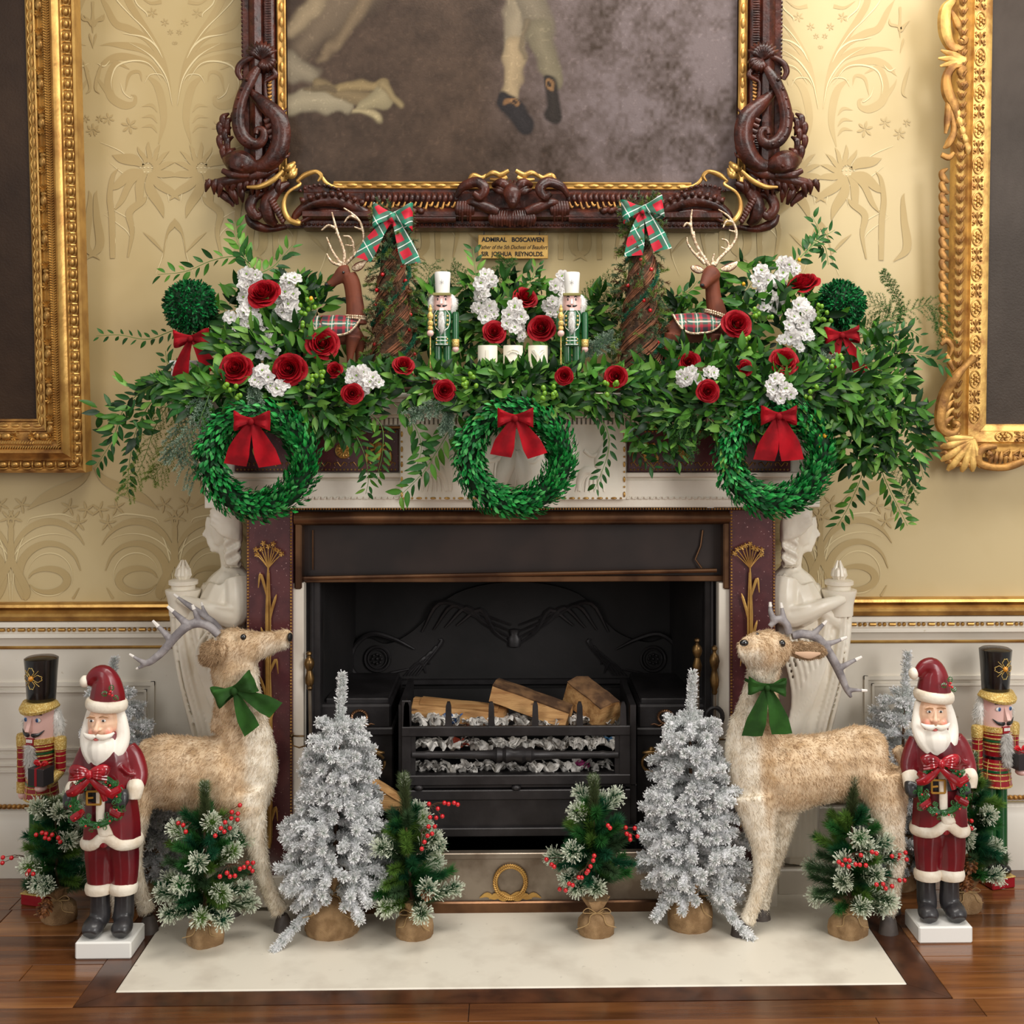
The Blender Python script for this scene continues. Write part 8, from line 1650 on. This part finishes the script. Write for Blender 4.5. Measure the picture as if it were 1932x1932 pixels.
# ---- fern, cedar and fir fronds
def frond(label, path, width, cb, ct, nl, seed, name='fern_frond', nlen=.007, w_=.0006, grp=None, ang=50, side_ang=48, per=60, cat='foliage'):
    rng = np.random.RandomState(seed); rr = random.Random(seed); base = P(*path[0]); t = thing(name, label, cat, base, 0, grp); pts = [Vector(q) - base for q in spline([tuple(P(*p)) for p in path], 6)]
    mb = MB(); mb.tube(pts, [.0013 - .0009*i/len(pts) for i in range(len(pts))], 5); mb.build('stem', M['stem'], t); vc = [brush(pts, per*2, nlen, ang, w_, cb, ct, rng, .2)]
    for i in range(nl):
        f = .12 + .88*i/nl; j = min(len(pts)-2, int(f*(len(pts)-1))); p = pts[j].lerp(pts[j+1], f*(len(pts)-1)-j); d = (pts[j+1]-pts[j]).normalized(); sd = d.cross(Vector((0, -1, 0))).normalized()*(1 if i % 2 else -1)
        L = width*K(path[0][2])*math.sin(PI*min(1, .2+.8*(1-f)))**.6*rr.uniform(.6, 1.1); dr = (d*math.cos(math.radians(side_ang)) + sd*math.sin(math.radians(side_ang)) + Vector((0, rr.uniform(-.4, .2), rr.uniform(-.3, .1)))).normalized()
        q = p + dr*L; vc.append(brush([p, p.lerp(q, .5) + Vector((0, 0, .002)), q + Vector((0, 0, -.15*L))], per, nlen, ang, w_, cb, ct, rng, .2))
    needle_obj('fronds', vc, t, 'needle')['kind'] = 'stuff'; return t
YG0, YG1 = lin([96, 124, 44]), lin([142, 164, 70]); CG0, CG1 = lin([98, 126, 104]), lin([186, 204, 182]); DG0, DG1 = lin([44, 92, 40]), lin([88, 134, 62])
fg = 'airy fern fronds in the garland'; cg = 'grey-green cedar sprigs in the garland'
for i, (lab, path, wd, kind) in enumerate([
 ('yellow-green fern drooping at the far left of the shelf', [(330, 745, -.42), (295, 800, -.4), (270, 870, -.36), (235, 935, -.33)], 34, 'y'),
 ('yellow-green fern drooping left of the left wreath', [(350, 760, -.43), (330, 820, -.4), (310, 870, -.38), (285, 905, -.36)], 36, 'y'),
 ('pale cedar sprig hanging over the left edge of the left wreath', [(400, 730, -.48), (378, 790, -.49), (352, 850, -.48), (372, 905, -.47)], 46, 'c'),
 ('pale cedar sprig left of the cedar on the left wreath', [(385, 730, -.48), (360, 780, -.47), (338, 830, -.46), (330, 862, -.45)], 40, 'c'),
 ('small cedar tip above the left red wreath bow', [(468, 725, -.49), (480, 745, -.5), (484, 782, -.5)], 24, 'c'),
 ('pale cedar tip below the rose at the left of centre', [(880, 745, -.47), (830, 765, -.48), (775, 782, -.48)], 24, 'c'),
 ('pale cedar tip hanging just left of the central wreath', [(850, 760, -.47), (845, 790, -.48), (842, 812, -.48)], 20, 'c'),
 ('cedar sprig right of the right green nutcracker', [(1100, 680, -.25), (1125, 655, -.24), (1155, 640, -.23)], 30, 'c'),
 ('cedar sprig among the roses beside the right topiary pot', [(1480, 720, -.36), (1520, 680, -.34), (1545, 650, -.32)], 44, 'c'),
 ('cedar sprig under the white flowers on the right', [(1500, 740, -.38), (1530, 700, -.37), (1560, 690, -.36)], 40, 'c'),
 ('fern arching right toward the gilt frame', [(1620, 640, -.24), (1690, 598, -.2), (1745, 576, -.17), (1768, 590, -.16), (1782, 640, -.15)], 36, 'd'),
 ('thin fern tip rising at the upper right', [(1690, 630, -.18), (1700, 585, -.16), (1685, 545, -.15), (1664, 512, -.14)], 16, 'd'),
 ('fern curling beside the right topiary ball', [(1600, 650, -.2), (1650, 610, -.18), (1680, 590, -.17), (1640, 568, -.16)], 40, 'd'),
 ('fern hanging between the small right sprays', [(1640, 760, -.4), (1690, 850, -.36), (1720, 950, -.32)], 30, 'd'),
 ('fern frond behind the left green nutcracker', [(830, 640, -.12), (805, 570, -.1), (812, 500, -.08)], 40, 'd'),
 ('fern frond left of the central roses', [(900, 600, -.12), (875, 545, -.1), (850, 510, -.08)], 38, 'd'),
 ('fern frond behind the right green nutcracker', [(1080, 600, -.12), (1120, 555, -.1), (1165, 530, -.08)], 44, 'd'),
 ('fern frond left of the right twig cone', [(1110, 650, -.14), (1135, 600, -.12), (1150, 555, -.1)], 44, 'd'),
 ('soft fern hanging left of the right wreath', [(1300, 760, -.48), (1300, 800, -.49), (1285, 850, -.48)], 44, 'd'),
 ('fern at the upper middle under the name plaque', [(960, 560, -.1), (950, 520, -.09), (955, 490, -.08)], 30, 'd')]):
    cb, ct = {'y': (YG0, YG1), 'c': (CG0, CG1), 'd': (DG0, DG1)}[kind]
    frond(lab, path, wd, cb, ct, 34 if kind != 'c' else 26, 100+i, 'cedar_sprig' if kind == 'c' else 'fern_frond', .009 if kind == 'c' else .008, .0010 if kind == 'c' else .0006, cg if kind == 'c' else fg, 58, 46, 90 if kind != 'c' else 110)
# ---- roses
def petal_sheet(Rb, Rt, H, span, curl, nu=9, nv=6, ruff=.055):
    def f(u, v):
        th = (u-.5)*span; e = 1 - .22*abs(2*u-1)**2.5; t = v*e; r_ = Rb + (Rt-Rb)*math.sin(t*PI/2)**.8 + curl*max(0, t-.72)**1.3*2.2; z = H*t - curl*max(0, t-.74)**1.5*2.6 + ruff*math.sin(u*11)*v**3
        return (r_*math.cos(th), r_*math.sin(th), z)
    mb = MB(); mb.sheet(f, nu, nv); me = bpy.data.meshes.new('petal'); me.from_pydata(mb.v, [], mb.f); me.materials.append(M['rose']); me.polygons.foreach_set('use_smooth', np.ones(len(me.polygons), dtype=bool)); return me
RP_ = [(petal_sheet(.10, .20, .60, 2.9, .03), 3, 0, .0), (petal_sheet(.15, .30, .60, 2.5, .06), 4, .4, .0), (petal_sheet(.18, .42, .58, 2.3, .11), 4, 1.1, -.01), (petal_sheet(.22, .54, .54, 2.1, .18), 5, .9, -.03), (petal_sheet(.24, .68, .47, 1.9, .28), 5, .2, -.06), (petal_sheet(.26, .85, .36, 1.8, .36), 6, .7, -.12)]
mb = MB(); mb.sheet(lambda u, v: ((.01+.15*u)*math.cos(u*19), (.01+.15*u)*math.sin(u*19), (.60-.04*u)*v + .02), 60, 2); mb.ball((0, 0, .36), (.12, .12, .22), 8, 6); mb.ball((.03, .02, .5), (.05, .04, .1), 6, 5); heart = mb.mesh('petal_heart', M['rose'])
sepal = MB()
for k in range(5): a = k*2*PI/5; sepal.tube([(0, 0, -.12), (.3*math.cos(a), .3*math.sin(a), -.08), (.62*math.cos(a), .62*math.sin(a), -.2)], [.12, .1, .02], 5, .5, (0, 0, 1))
sepal.tube([(0, 0, -.1), (0, 0, -.9)], .06, 5); sepm = sepal.mesh('sepals', M['stem'])
def rose(label, px, py, r, Y, ax=(0, -1, .15)):
    Y -= .018; k = r*K(Y)*1.02; t = thing('rose', label, 'rose', P(px, py, Y), 0, 'red roses in the mantel garland'); z = (Vector(ax) + Vector((R.uniform(-.22, .22), 0, R.uniform(-.15, .2)))).normalized(); q = z.to_track_quat('Z', 'Y').to_matrix().to_4x4() @ Matrix.Rotation(R.uniform(0, 6), 4, 'Z'); S3 = Matrix.Scale(k, 4)
    link('petal_heart', heart, t, q @ S3); link('sepals', sepm, t, q @ S3)
    for me, n, off, dz in RP_:
        for i in range(n):
            if r < 18 and me is RP_[5][0] and i % 2: continue
            link('petal', me, t, q @ Matrix.Translation((R.uniform(-.03, .03)*k, R.uniform(-.03, .03)*k, dz*k)) @ Matrix.Rotation(R.uniform(-.12, .12), 4, 'X') @ Matrix.Rotation(off + i*2*PI/n + R.uniform(-.12, .12), 4, 'Z') @ Matrix.Scale(k*R.uniform(.94, 1.06), 4))
for a in [('red rose at the top left, between two white flower spikes', 499, 557, 33, -.34, (.05, -.8, .6)), ('large red rose left of the left velvet deer', 609, 650, 31, -.40), ('large open red rose at the left, above the left wreath bow', 547, 697, 33, -.46),
 ('red rose just above the left wreath, leftmost rose', 446, 697, 31, -.46, (.1, -1, .3)), ('small red rosebud right of the large open left rose', 632, 699, 17, -.46), ('red rose under the white flowers, below the left twig cone', 664, 743, 21, -.50),
 ('red rose at the foot of the left twig cone', 761, 691, 22, -.46, (0, -.7, .6)), ('deep red rose hanging below the left green nutcracker', 838, 737, 22, -.50), ('dull red rose at the top middle behind the white flowers', 990, 563, 25, -.14, (.2, -.9, .4)),
 ('bright red rose above the right candle jar', 1022, 620, 28, -.24), ('red rose half hidden by leaves above the left candle jar', 932, 628, 23, -.20), ('small red rose at the feet of the right green nutcracker', 1065, 709, 18, -.49),
 ('red rose at the foot of the right twig cone', 1163, 711, 23, -.48), ('red rose above the white flowers under the right velvet deer', 1299, 683, 22, -.42), ('large red rose at the chest of the right velvet deer', 1390, 613, 29, -.36, (-.1, -.9, .3)),
 ('tight red rose right of and below the small white flowers', 1335, 739, 22, -.52), ('small red rosebud between two big right roses', 1404, 696, 17, -.47), ('large red rose above the right wreath bow', 1478, 684, 29, -.46, (0, -1, .4)), ('red rose seen from the side at the top right', 1516, 540, 34, -.30, (-.2, -.45, .9))]: rose(*a)
# ---- white flower spikes
def floret_mesh(seed):
    rr = random.Random(seed); mb = MB()
    for ring_, n, L, tilt in ((0, 6, 1.0, .25), (1, 5, .72, .62), (2, 3, .4, 1.0)):
        for i in range(n):
            a = i*2*PI/n + ring_*.5 + rr.uniform(-.15, .15); c, s_ = math.cos(a), math.sin(a); ct, st = math.cos(tilt), math.sin(tilt); w_ = .46*L
            def f(u, v):
                x = L*v; y = (u-.5)*2*w_*math.sin(PI*(.12 + .78*v))**.8; z = .12*math.sin(u*9+ring_+i)*v**2 - .22*v*v + .35*abs(u-.5)*v
                X = x*ct - z*st; Z = x*st + z*ct; return (X*c - y*s_, X*s_ + y*c, Z)
            mb.sheet(f, 4, 3)
    me = bpy.data.meshes.new('floret'); me.from_pydata(mb.v, [], mb.f); me.materials.append(M['floret']); me.polygons.foreach_set('use_smooth', np.ones(len(me.polygons), dtype=bool)); return me
FLM = [floret_mesh(i) for i in range(4)]
cen = MB().ball((0, 0, .22), (.14, .14, .12), 6, 5).mesh('floret_centre', M['gberry'])
def spike(label, pts, Y, fr_=17):
    t = thing('white_flower_spike', label, 'flower', P(pts[0][0], pts[0][1], Y), 0, 'white flower spikes in the garland'); o = Vector(t.location); path = [P(p[0], p[1], Y) - o for p in pts]
    if len(path) > 1: mb = MB(); mb.tube([p + Vector((0, .012, 0)) for p in path], .0022, 5); mb.build('stem', M['stem'], t)
    for i, p in enumerate(pts):
        r = p[2] if len(p) > 2 else fr_
        for q in range(3 if r > 15 else 2):
            off = Vector((R.uniform(-.65, .65)*r*K(Y), -.006 + R.uniform(-.008, .006), R.uniform(-.55, .55)*r*K(Y))) if q else Vector((0, -.012, 0)); z = (Vector((off.x*40, -1, off.z*40 + .15)) + Vector((R.uniform(-.3, .3), 0, R.uniform(-.3, .3)))).normalized()
            m_ = Matrix.Translation(path[i] + off) @ z.to_track_quat('Z', 'Y').to_matrix().to_4x4() @ Matrix.Rotation(R.uniform(0, 6), 4, 'Z') @ Matrix.Scale(r*K(Y)*R.uniform(.85, 1.05), 4)
            f = link('floret', R.choice(FLM), t, m_); link('floret_centre', cen, f)
for lab, pts, Y in [('white flower spike at the far left, rising above the red rose', [(468, 518, 15), (462, 538, 16), (482, 545, 14), (462, 562, 14), (484, 520, 13)], -.28), ('tall white flower spike right of the top left rose', [(548, 535, 16), (540, 552, 17), (556, 556, 15), (546, 575, 17), (548, 598, 17), (534, 590, 13), (544, 616, 12), (528, 608, 10)], -.30),
 ('white blossoms at the left, under the top left rose', [(462, 590, 18), (438, 600, 13), (484, 602, 13), (470, 612, 13), (448, 618, 10)], -.36), ('white flower spike leaning down toward the large open rose', [(496, 628, 16), (512, 640, 13), (500, 650, 12), (508, 664, 16), (494, 668, 12)], -.40),
 ('white blossoms just left of the large open rose', [(497, 700, 15), (490, 722, 13), (508, 712, 13), (526, 735, 17), (512, 728, 12)], -.49), ('white blossoms under the left twig cone', [(675, 708, 16), (705, 712, 15), (690, 726, 17), (716, 722, 11), (662, 716, 11)], -.49),
 ('white flower spike left of the middle, above the left candle jar', [(915, 518, 13), (908, 535, 16), (928, 528, 13), (914, 556, 15), (924, 578, 15), (904, 582, 12), (916, 598, 15), (932, 594, 11)], -.18), ('white flower spike in the middle above the candle jars', [(972, 578, 17), (960, 594, 15), (984, 598, 14), (972, 618, 14), (955, 610, 12), (985, 634, 10)], -.21),
 ('white flower spike curving behind the right green nutcracker', [(1060, 522, 14), (1048, 540, 15), (1062, 555, 12), (1042, 570, 15), (1052, 590, 14), (1038, 590, 11)], -.20), ('white flower spike right of the right velvet deer, nearest the deer', [(1436, 512, 15), (1430, 532, 16), (1448, 530, 14), (1436, 556, 16), (1452, 560, 14), (1440, 582, 14), (1462, 584, 12)], -.28),
 ('white flower spike left of the top right rose', [(1486, 500, 16), (1476, 516, 15), (1496, 512, 13), (1472, 536, 13), (1480, 556, 12), (1470, 574, 14)], -.26), ('large white flower spike below the top right rose', [(1504, 576, 15), (1520, 588, 14), (1496, 598, 15), (1512, 610, 16), (1486, 614, 13), (1500, 634, 16), (1520, 632, 14), (1478, 640, 11), (1502, 652, 10)], -.38),
 ('small white blossoms under the right velvet deer', [(1295, 712, 16), (1315, 718, 15), (1336, 702, 13), (1304, 700, 12), (1282, 706, 11)], -.49), ('white blossoms just above the right wreath bow', [(1466, 716, 14), (1478, 734, 15), (1456, 736, 15), (1490, 744, 12), (1470, 752, 13), (1450, 726, 10)], -.52)]: spike(lab, pts, Y)
# ---- hypericum berries
GB = MB().ball((0, 0, 0), (.0062, .0062, .0074), 9, 7).mesh('green_berry', M['gberry']); YBm = MB().ball((0, 0, 0), (.0055, .0055, .0065), 9, 7).mesh('yellow_berry', M['yberry'])
for lab, cx, cy, Y, n in [('green berries right of the tall left white spike', 585, 578, -.32, 12), ('green berries above the large rose by the left deer', 560, 622, -.36, 8), ('green berries right of the left topiary bow', 428, 655, -.36, 9), ('green berries under the small left rosebud', 594, 716, -.50, 9), ('green berries just above the left edge of the left wreath', 438, 738, -.52, 8),
 ('green berries right of the rose hanging left of centre', 882, 720, -.52, 9), ('green berries above the right side of the central wreath', 1042, 740, -.52, 10), ('green berries below the rose at the right cone foot', 1152, 732, -.51, 6), ('green berries beside the right topiary ball', 1550, 590, -.34, 10), ('green berries at the foot of the right topiary bow', 1572, 686, -.42, 9),
 ('green berries between the right deer rose and the white spikes', 1410, 650, -.40, 8), ('green berries at the lower right near the shelf end', 1610, 738, -.46, 7), ('green berries between the right rose and the wreath', 1530, 742, -.50, 5), ('green berries left of the top right white spikes', 1440, 598, -.36, 7)]:
    t = thing('berry_cluster', lab, 'berries', P(cx, cy, Y), 0, 'green hypericum berry clusters'); mb = MB(); ps = []
    for i in range(n): p = Vector((R.uniform(-19, 19)*K(Y), R.uniform(-.012, .004), R.uniform(-15, 15)*K(Y))); ps.append(p); mb.tube([(0, .02, -.02), tuple(p*.6 + Vector((0, .008, -.006))), tuple(p)], .0009, 4)
    mb.build('berry_stems', M['stem'], t)
    for p in ps: link('berry', GB, t, Matrix.Translation(p) @ Matrix.Rotation(R.uniform(-.6, .6), 4, 'Y'))
for i, (x, y, Y) in enumerate([(587, 563, -.34), (1350, 672, -.44), (1542, 705, -.44), (1547, 824, -.50), (1556, 822, -.5), (1543, 843, -.5), (1638, 852, -.42), (1425, 776, -.5), (1403, 536, -.2), (1508, 490, -.2), (1382, 855, -.5), (1702, 663, -.26), (1210, 828, -.44)]):
    o = link('yellow_berry', YBm, ga, Matrix.Translation(P(x, y, Y) - gO))
# ---- boxwood wreaths, topiaries, bows
BT = [leaf_tmpl(1, .46, .2, .3, 3, .3), leaf_tmpl(1, .40, .35, .2, 3, .3)]; BTI = [[12, 92, 38], [22, 118, 48], [8, 66, 28], [40, 138, 60], [16, 104, 44], [70, 150, 78]]
BLM = [fast_mesh('boxwood_leaf', v, f, M['box'], np.tile(lin(c), (len(v), 1)), True) for (v, f) in BT for c in BTI]
def wreath(label, cx, cy, ro, ri, Y, bowc):
    t = thing('boxwood_wreath', label, 'wreath', P(cx, cy, Y), 0, 'boxwood wreaths hung on the mantel'); k = K(Y); o = Vector((0, 0, 0)); rm = (ro+ri)/2*k; rt = (ro-ri)/2*k*.84
    mb = MB(); mb.tube([(rm*math.sin(a), 0, rm*math.cos(a)) for a in np.linspace(0, 2*PI, 41)], rt*.72, 10); M.setdefault('boxcore', mat('gap_shade_core', srgb(10, 44, 18), .9)); mb.build('wreath_ring', M['boxcore'], t)  # core coloured very dark to paint in the shade between leaves
    ms = []; fronts = []
    for i in range(2900):
        a = R.uniform(0, 2*PI); b = R.uniform(0, 2*PI); er = Vector((math.sin(a), 0, math.cos(a))); et = Vector((math.cos(a), 0, -math.sin(a))); n_ = er*math.cos(b) + Vector((0, -1, 0))*math.sin(b)
        if math.sin(b) < -.35: continue
        p = er*rm + n_*rt*R.uniform(.62, .98); dr = (et*-.75 + n_*R.uniform(.5, .95) + jit((0, 0, 0), .4)).normalized(); m_ = fr(p, dr, n_ + jit((0, 0, 0), .3), .0215*R.uniform(.75, 1.2)); (fronts if math.sin(b) > .2 and len(fronts) < 298 and (i % 3 == 0) else ms).append(m_)
    for m_ in fronts: link('leaf', R.choice(BLM), t, m_)
    leaf_stuff('boxwood_leaves', ms, t, BTI, 'box', BT, .35)
    return t
for nm, cx, cy, pos in (('left', 487, 866, 'left'), ('central', 972, 862, 'central'), ('right', 1461, 859, 'right')):
    wreath({'left': 'dark green boxwood wreath hanging at the left end of the mantel', 'central': 'dark green boxwood wreath hanging over the marble tablet', 'right': 'dark green boxwood wreath hanging at the right end of the mantel'}[nm], cx, cy, 121, 54, -.475, None)
for lab, c, tl in (('red velvet bow on the left boxwood wreath', (476, 796), [(-30, 76, 42), (32, 78, 42)]), ('red velvet bow on the central boxwood wreath', (972, 790), [(-26, 66, 40), (40, 66, 38)]), ('red velvet bow on the right boxwood wreath', (1468, 786), [(-26, 78, 40), (26, 78, 42)])):
    bow('ribbon_bow', lab, 'bow', c, -.555, 34, 19, tl, M['rvelvet'], 0, 'red velvet bows')
def topiary(label, cx, cy, r, side):
    Y = -.25; k = K(Y); t = thing('topiary_ball', label, 'topiary', (P(cx, 700, Y).x, Y, SZ), 0, 'round boxwood topiaries on the shelf'); x0 = P(cx, 753, Y).x; c = Vector((0, 0, CAMH + (PPY-cy)*k - SZ)); R_ = r*k
    px0 = P(cx + (-7 if side == 'l' else 8), 700, Y).x - t.location.x; ph = .088
    mb = MB(); mb.bbox(px0-.036, px0+.036, -.036, .036, 0, ph, .002); M.setdefault('lat', mat('white_lattice_metal', srgb(236, 228, 214), .5, c2=srgb(120, 116, 96), scale=95, mix=(.54, .58), kind='noise')); pot = mb.build('lattice_pot', M['lat'], t, False)
    mb = MB(); mb.bbox(px0-.040, px0+.040, -.040, .040, ph-.008, ph+.004, .002); mb.build('pot_rim', M['white'], pot, False)
    mb = MB(); 
    for q in range(6): a = q*1.05; mb.tube([(px0+.006*math.cos(a), .006*math.sin(a), ph-.01), (px0*.5+.004*math.cos(a+1), .004*math.sin(a+1), (ph+c.z)/2), (.005*math.cos(a+2), .005*math.sin(a+2), c.z - R_*.6)], .0028, 5)
    mb.build('trunk', M['bark'], t)
    mb = MB(); mb.ball(c, R_*.84, 16, 12); mb.build('ball_core', M['boxcore'], t); ms = []
    for i in range(2300): n_ = sph(); p = c + n_*R_*R.uniform(.74, .9); dr = (n_ + jit((0, 0, 0), .75)).normalized(); ms.append(fr(p, dr, n_ + jit((0, 0, 0), .8), .0148*R.uniform(.7, 1.15)))
    leaf_stuff('boxwood_leaves', ms, t, [[10, 74, 34], [14, 96, 44], [6, 50, 24], [20, 112, 54]], 'box', BT, .4)
topiary('round boxwood topiary in a white pot at the left end of the shelf', 360, 579, 52, 'l'); topiary('round boxwood topiary in a white pot at the right end of the shelf', 1585, 575, 49, 'r')
bow('ribbon_bow', 'red velvet bow under the left topiary ball', 'bow', (362, 640), -.325, 33, 17, [(-27, 80, 30), (34, 58, 28)], M['rvelvet'], .05, 'red velvet bows'); bow('ribbon_bow', 'red velvet bow under the right topiary ball', 'bow', (1587, 634), -.325, 33, 17, [(-30, 72, 28), (36, 76, 28)], M['rvelvet'], .05, 'red velvet bows')
# ---- twig cones with plaid bows
n = NT('plaid_ribbon'); M['plaid'] = n.m; n.b.inputs['Roughness'].default_value = .6; tc = n.n('ShaderNodeTexCoord'); sp = n.n('ShaderNodeSeparateXYZ'); mp = n.n('ShaderNodeMapping'); mp.inputs['Rotation'].default_value = (0, .5, 0); n.l(tc.outputs['Object'], mp.inputs[0]); n.l(mp.outputs[0], sp.inputs[0])
def mth(op, a, b=None):
    q = n.n('ShaderNodeMath', operation=op)
    for i, v in enumerate((a, b)):
        if v is None: continue
        if isinstance(v, (int, float)): q.inputs[i].default_value = v
        else: n.l(v, q.inputs[i])
    return q.outputs[0]
fx = mth('FRACT', mth('ADD', mth('MULTIPLY', sp.outputs[0], 17), 50)); fz = mth('FRACT', mth('ADD', mth('MULTIPLY', sp.outputs[2], 21), 50)); a_ = mth('GREATER_THAN', fx, .5); b_ = mth('GREATER_THAN', fz, .5); av = mth('MULTIPLY', mth('ADD', a_, b_), .5)
rp = n.n('ShaderNodeValToRGB'); rp.color_ramp.interpolation = 'CONSTANT'; e = rp.color_ramp.elements; e[0].color = srgb(28, 128, 98); e[1].position = .4; e[1].color = srgb(62, 104, 84); e2 = e.new(.8); e2.color = srgb(196, 18, 46); n.l(av, rp.inputs[0])
wl_ = mth('MAXIMUM', mth('LESS_THAN', mth('ABSOLUTE', mth('SUBTRACT', fx, .24)), .022), mth('LESS_THAN', mth('ABSOLUTE', mth('SUBTRACT', fz, .24)), .026)); mx = n.n('ShaderNodeMix', data_type='RGBA'); n.l(wl_, mx.inputs[0]); n.l(rp.outputs[0], mx.inputs[6]); mx.inputs[7].default_value = srgb(226, 226, 220); n.l(mx.outputs[2], n.b.inputs['Base Color'])
M['vine'] = mat('brown_vine', srgb(142, 88, 58), .7, c2=srgb(92, 54, 34), scale=40); M['cocore'] = mat('dark_twig_core', srgb(92, 64, 44), .95, c2=srgb(52, 36, 24), scale=60, bump=.8, bscale=90)
def twig_cone(label, cx, top, seed, lean):
    Y = -.215; k = K(Y); rr = random.Random(seed); rng = np.random.RandomState(seed); t = thing('twig_cone_tree', label, 'christmas tree', (P(cx, 700, Y).x, Y, SZ), 0, 'tall vine and fir cone trees on the shelf'); x0 = t.location.x; H = CAMH + (PPY-top)*k - SZ; R0, R1 = 46*k, 15*k
    rad = lambda z: R0 + (R1-R0)*max(0, z/H)**.9; cxx = lambda z: lean*k*(z/H)
    mb = MB(); mb.loft([[(cxx(z) + rad(z)*.95*math.cos(a), rad(z)*.95*math.sin(a), z) for a in np.linspace(0, 2*PI, 19)[:-1]] for z in np.linspace(0, H, 12)]); mb.build('cone_core', M['cocore'], t)
    def hel(z0, z1, a0, turns, off, n_=26): return [Vector((cxx(z) + (rad(z)+off)*math.cos(a), (rad(z)+off)*math.sin(a), z)) for z, a in ((z0+(z1-z0)*i/n_, a0 + turns*2*PI*i/n_) for i in range(n_+1))]
    for g in range(7):
        z0 = -.1 + g*.066
        for q in range(7):
            h_ = [p for p in hel(z0 + q*.0045, z0 + .15 + q*.0052, -PI*.98 + rr.uniform(-.06, .06), .52, rr.uniform(-.002, .006)) if 0 < p.z < H*.97]
            if len(h_) > 3: mb = MB(); mb.tube(h_, rr.uniform(.0014, .0026), 5); mb.build('vine', M['vine'], t)
    vc = []
    for i in range(330):      # fir sprigs
        z = rr.uniform(.0, H*.99); a = rr.uniform(-PI, PI); p = Vector((cxx(z) + (rad(z)+.004)*math.cos(a), (rad(z)+.004)*math.sin(a), z)); nn = Vector((math.cos(a), math.sin(a), 0)); d = (nn*.5 + Vector((rr.uniform(-.7, .7), rr.uniform(-.3, .3), rr.uniform(-.9, .6)))).normalized(); kind = rr.random()
        cb, ct = (lin([70, 96, 62]), lin([132, 152, 116])) if kind < .5 else ((lin([96, 120, 50]), lin([150, 168, 84])) if kind < .75 else (lin([92, 66, 46]), lin([134, 104, 76])))
        vc.append(brush([p, p + d*.022, p + d*.04], 60, .014, 48, .0010, cb, ct, rng, 0))
    needle_obj('fir_sprigs', vc, t)['kind'] = 'stuff'
    vc = [brush([p for p in hel(.01 + g, .01 + g + H*.36, -PI*.9, .55, .010) if p.z < H*.99], 900, .009, 60, .0013, lin([30, 96, 70]), lin([62, 140, 108]), rng, .3) for g in (0.0, H*.34, H*.66)]; needle_obj('green_garland', vc, t)
    for i in range(15): z = H*(.05 + .9*((i*.618) % 1)); a = -PI*.5 + rr.uniform(-1.45, 1.45); berry(t, (cxx(z) + (rad(z)+.005)*math.cos(a), (rad(z)+.005)*math.sin(a), z), 1.25)
    for i in range(4): z = H*(.15 + .2*i); a = -PI*.5 + rr.choice((-1.2, 1.2)) + rr.uniform(-.4, .4); cone_obj(t, (cxx(z) + (rad(z)+.006)*math.cos(a), (rad(z)+.006)*math.sin(a), z), .012, i+seed, direction=(math.cos(a), math.sin(a), -.3))
twig_cone('vine and fir twig cone with plaid bow, left of the left green nutcracker', 741, 395, 61, -1); twig_cone('vine and fir twig cone with plaid bow, left of the right velvet deer', 1207, 378, 62, 3)
bow('ribbon_bow', 'plaid ribbon bow on top of the left twig cone', 'bow', (741, 412), -.262, 38, 26, [(-52, 74, 32), (36, 80, 34)], M['plaid'], -.02, 'plaid ribbon bows'); bow('ribbon_bow', 'plaid ribbon bow on top of the right twig cone', 'bow', (1212, 398), -.262, 40, 22, [(-26, 78, 34), (28, 74, 34)], M['plaid'], .12, 'plaid ribbon bows')
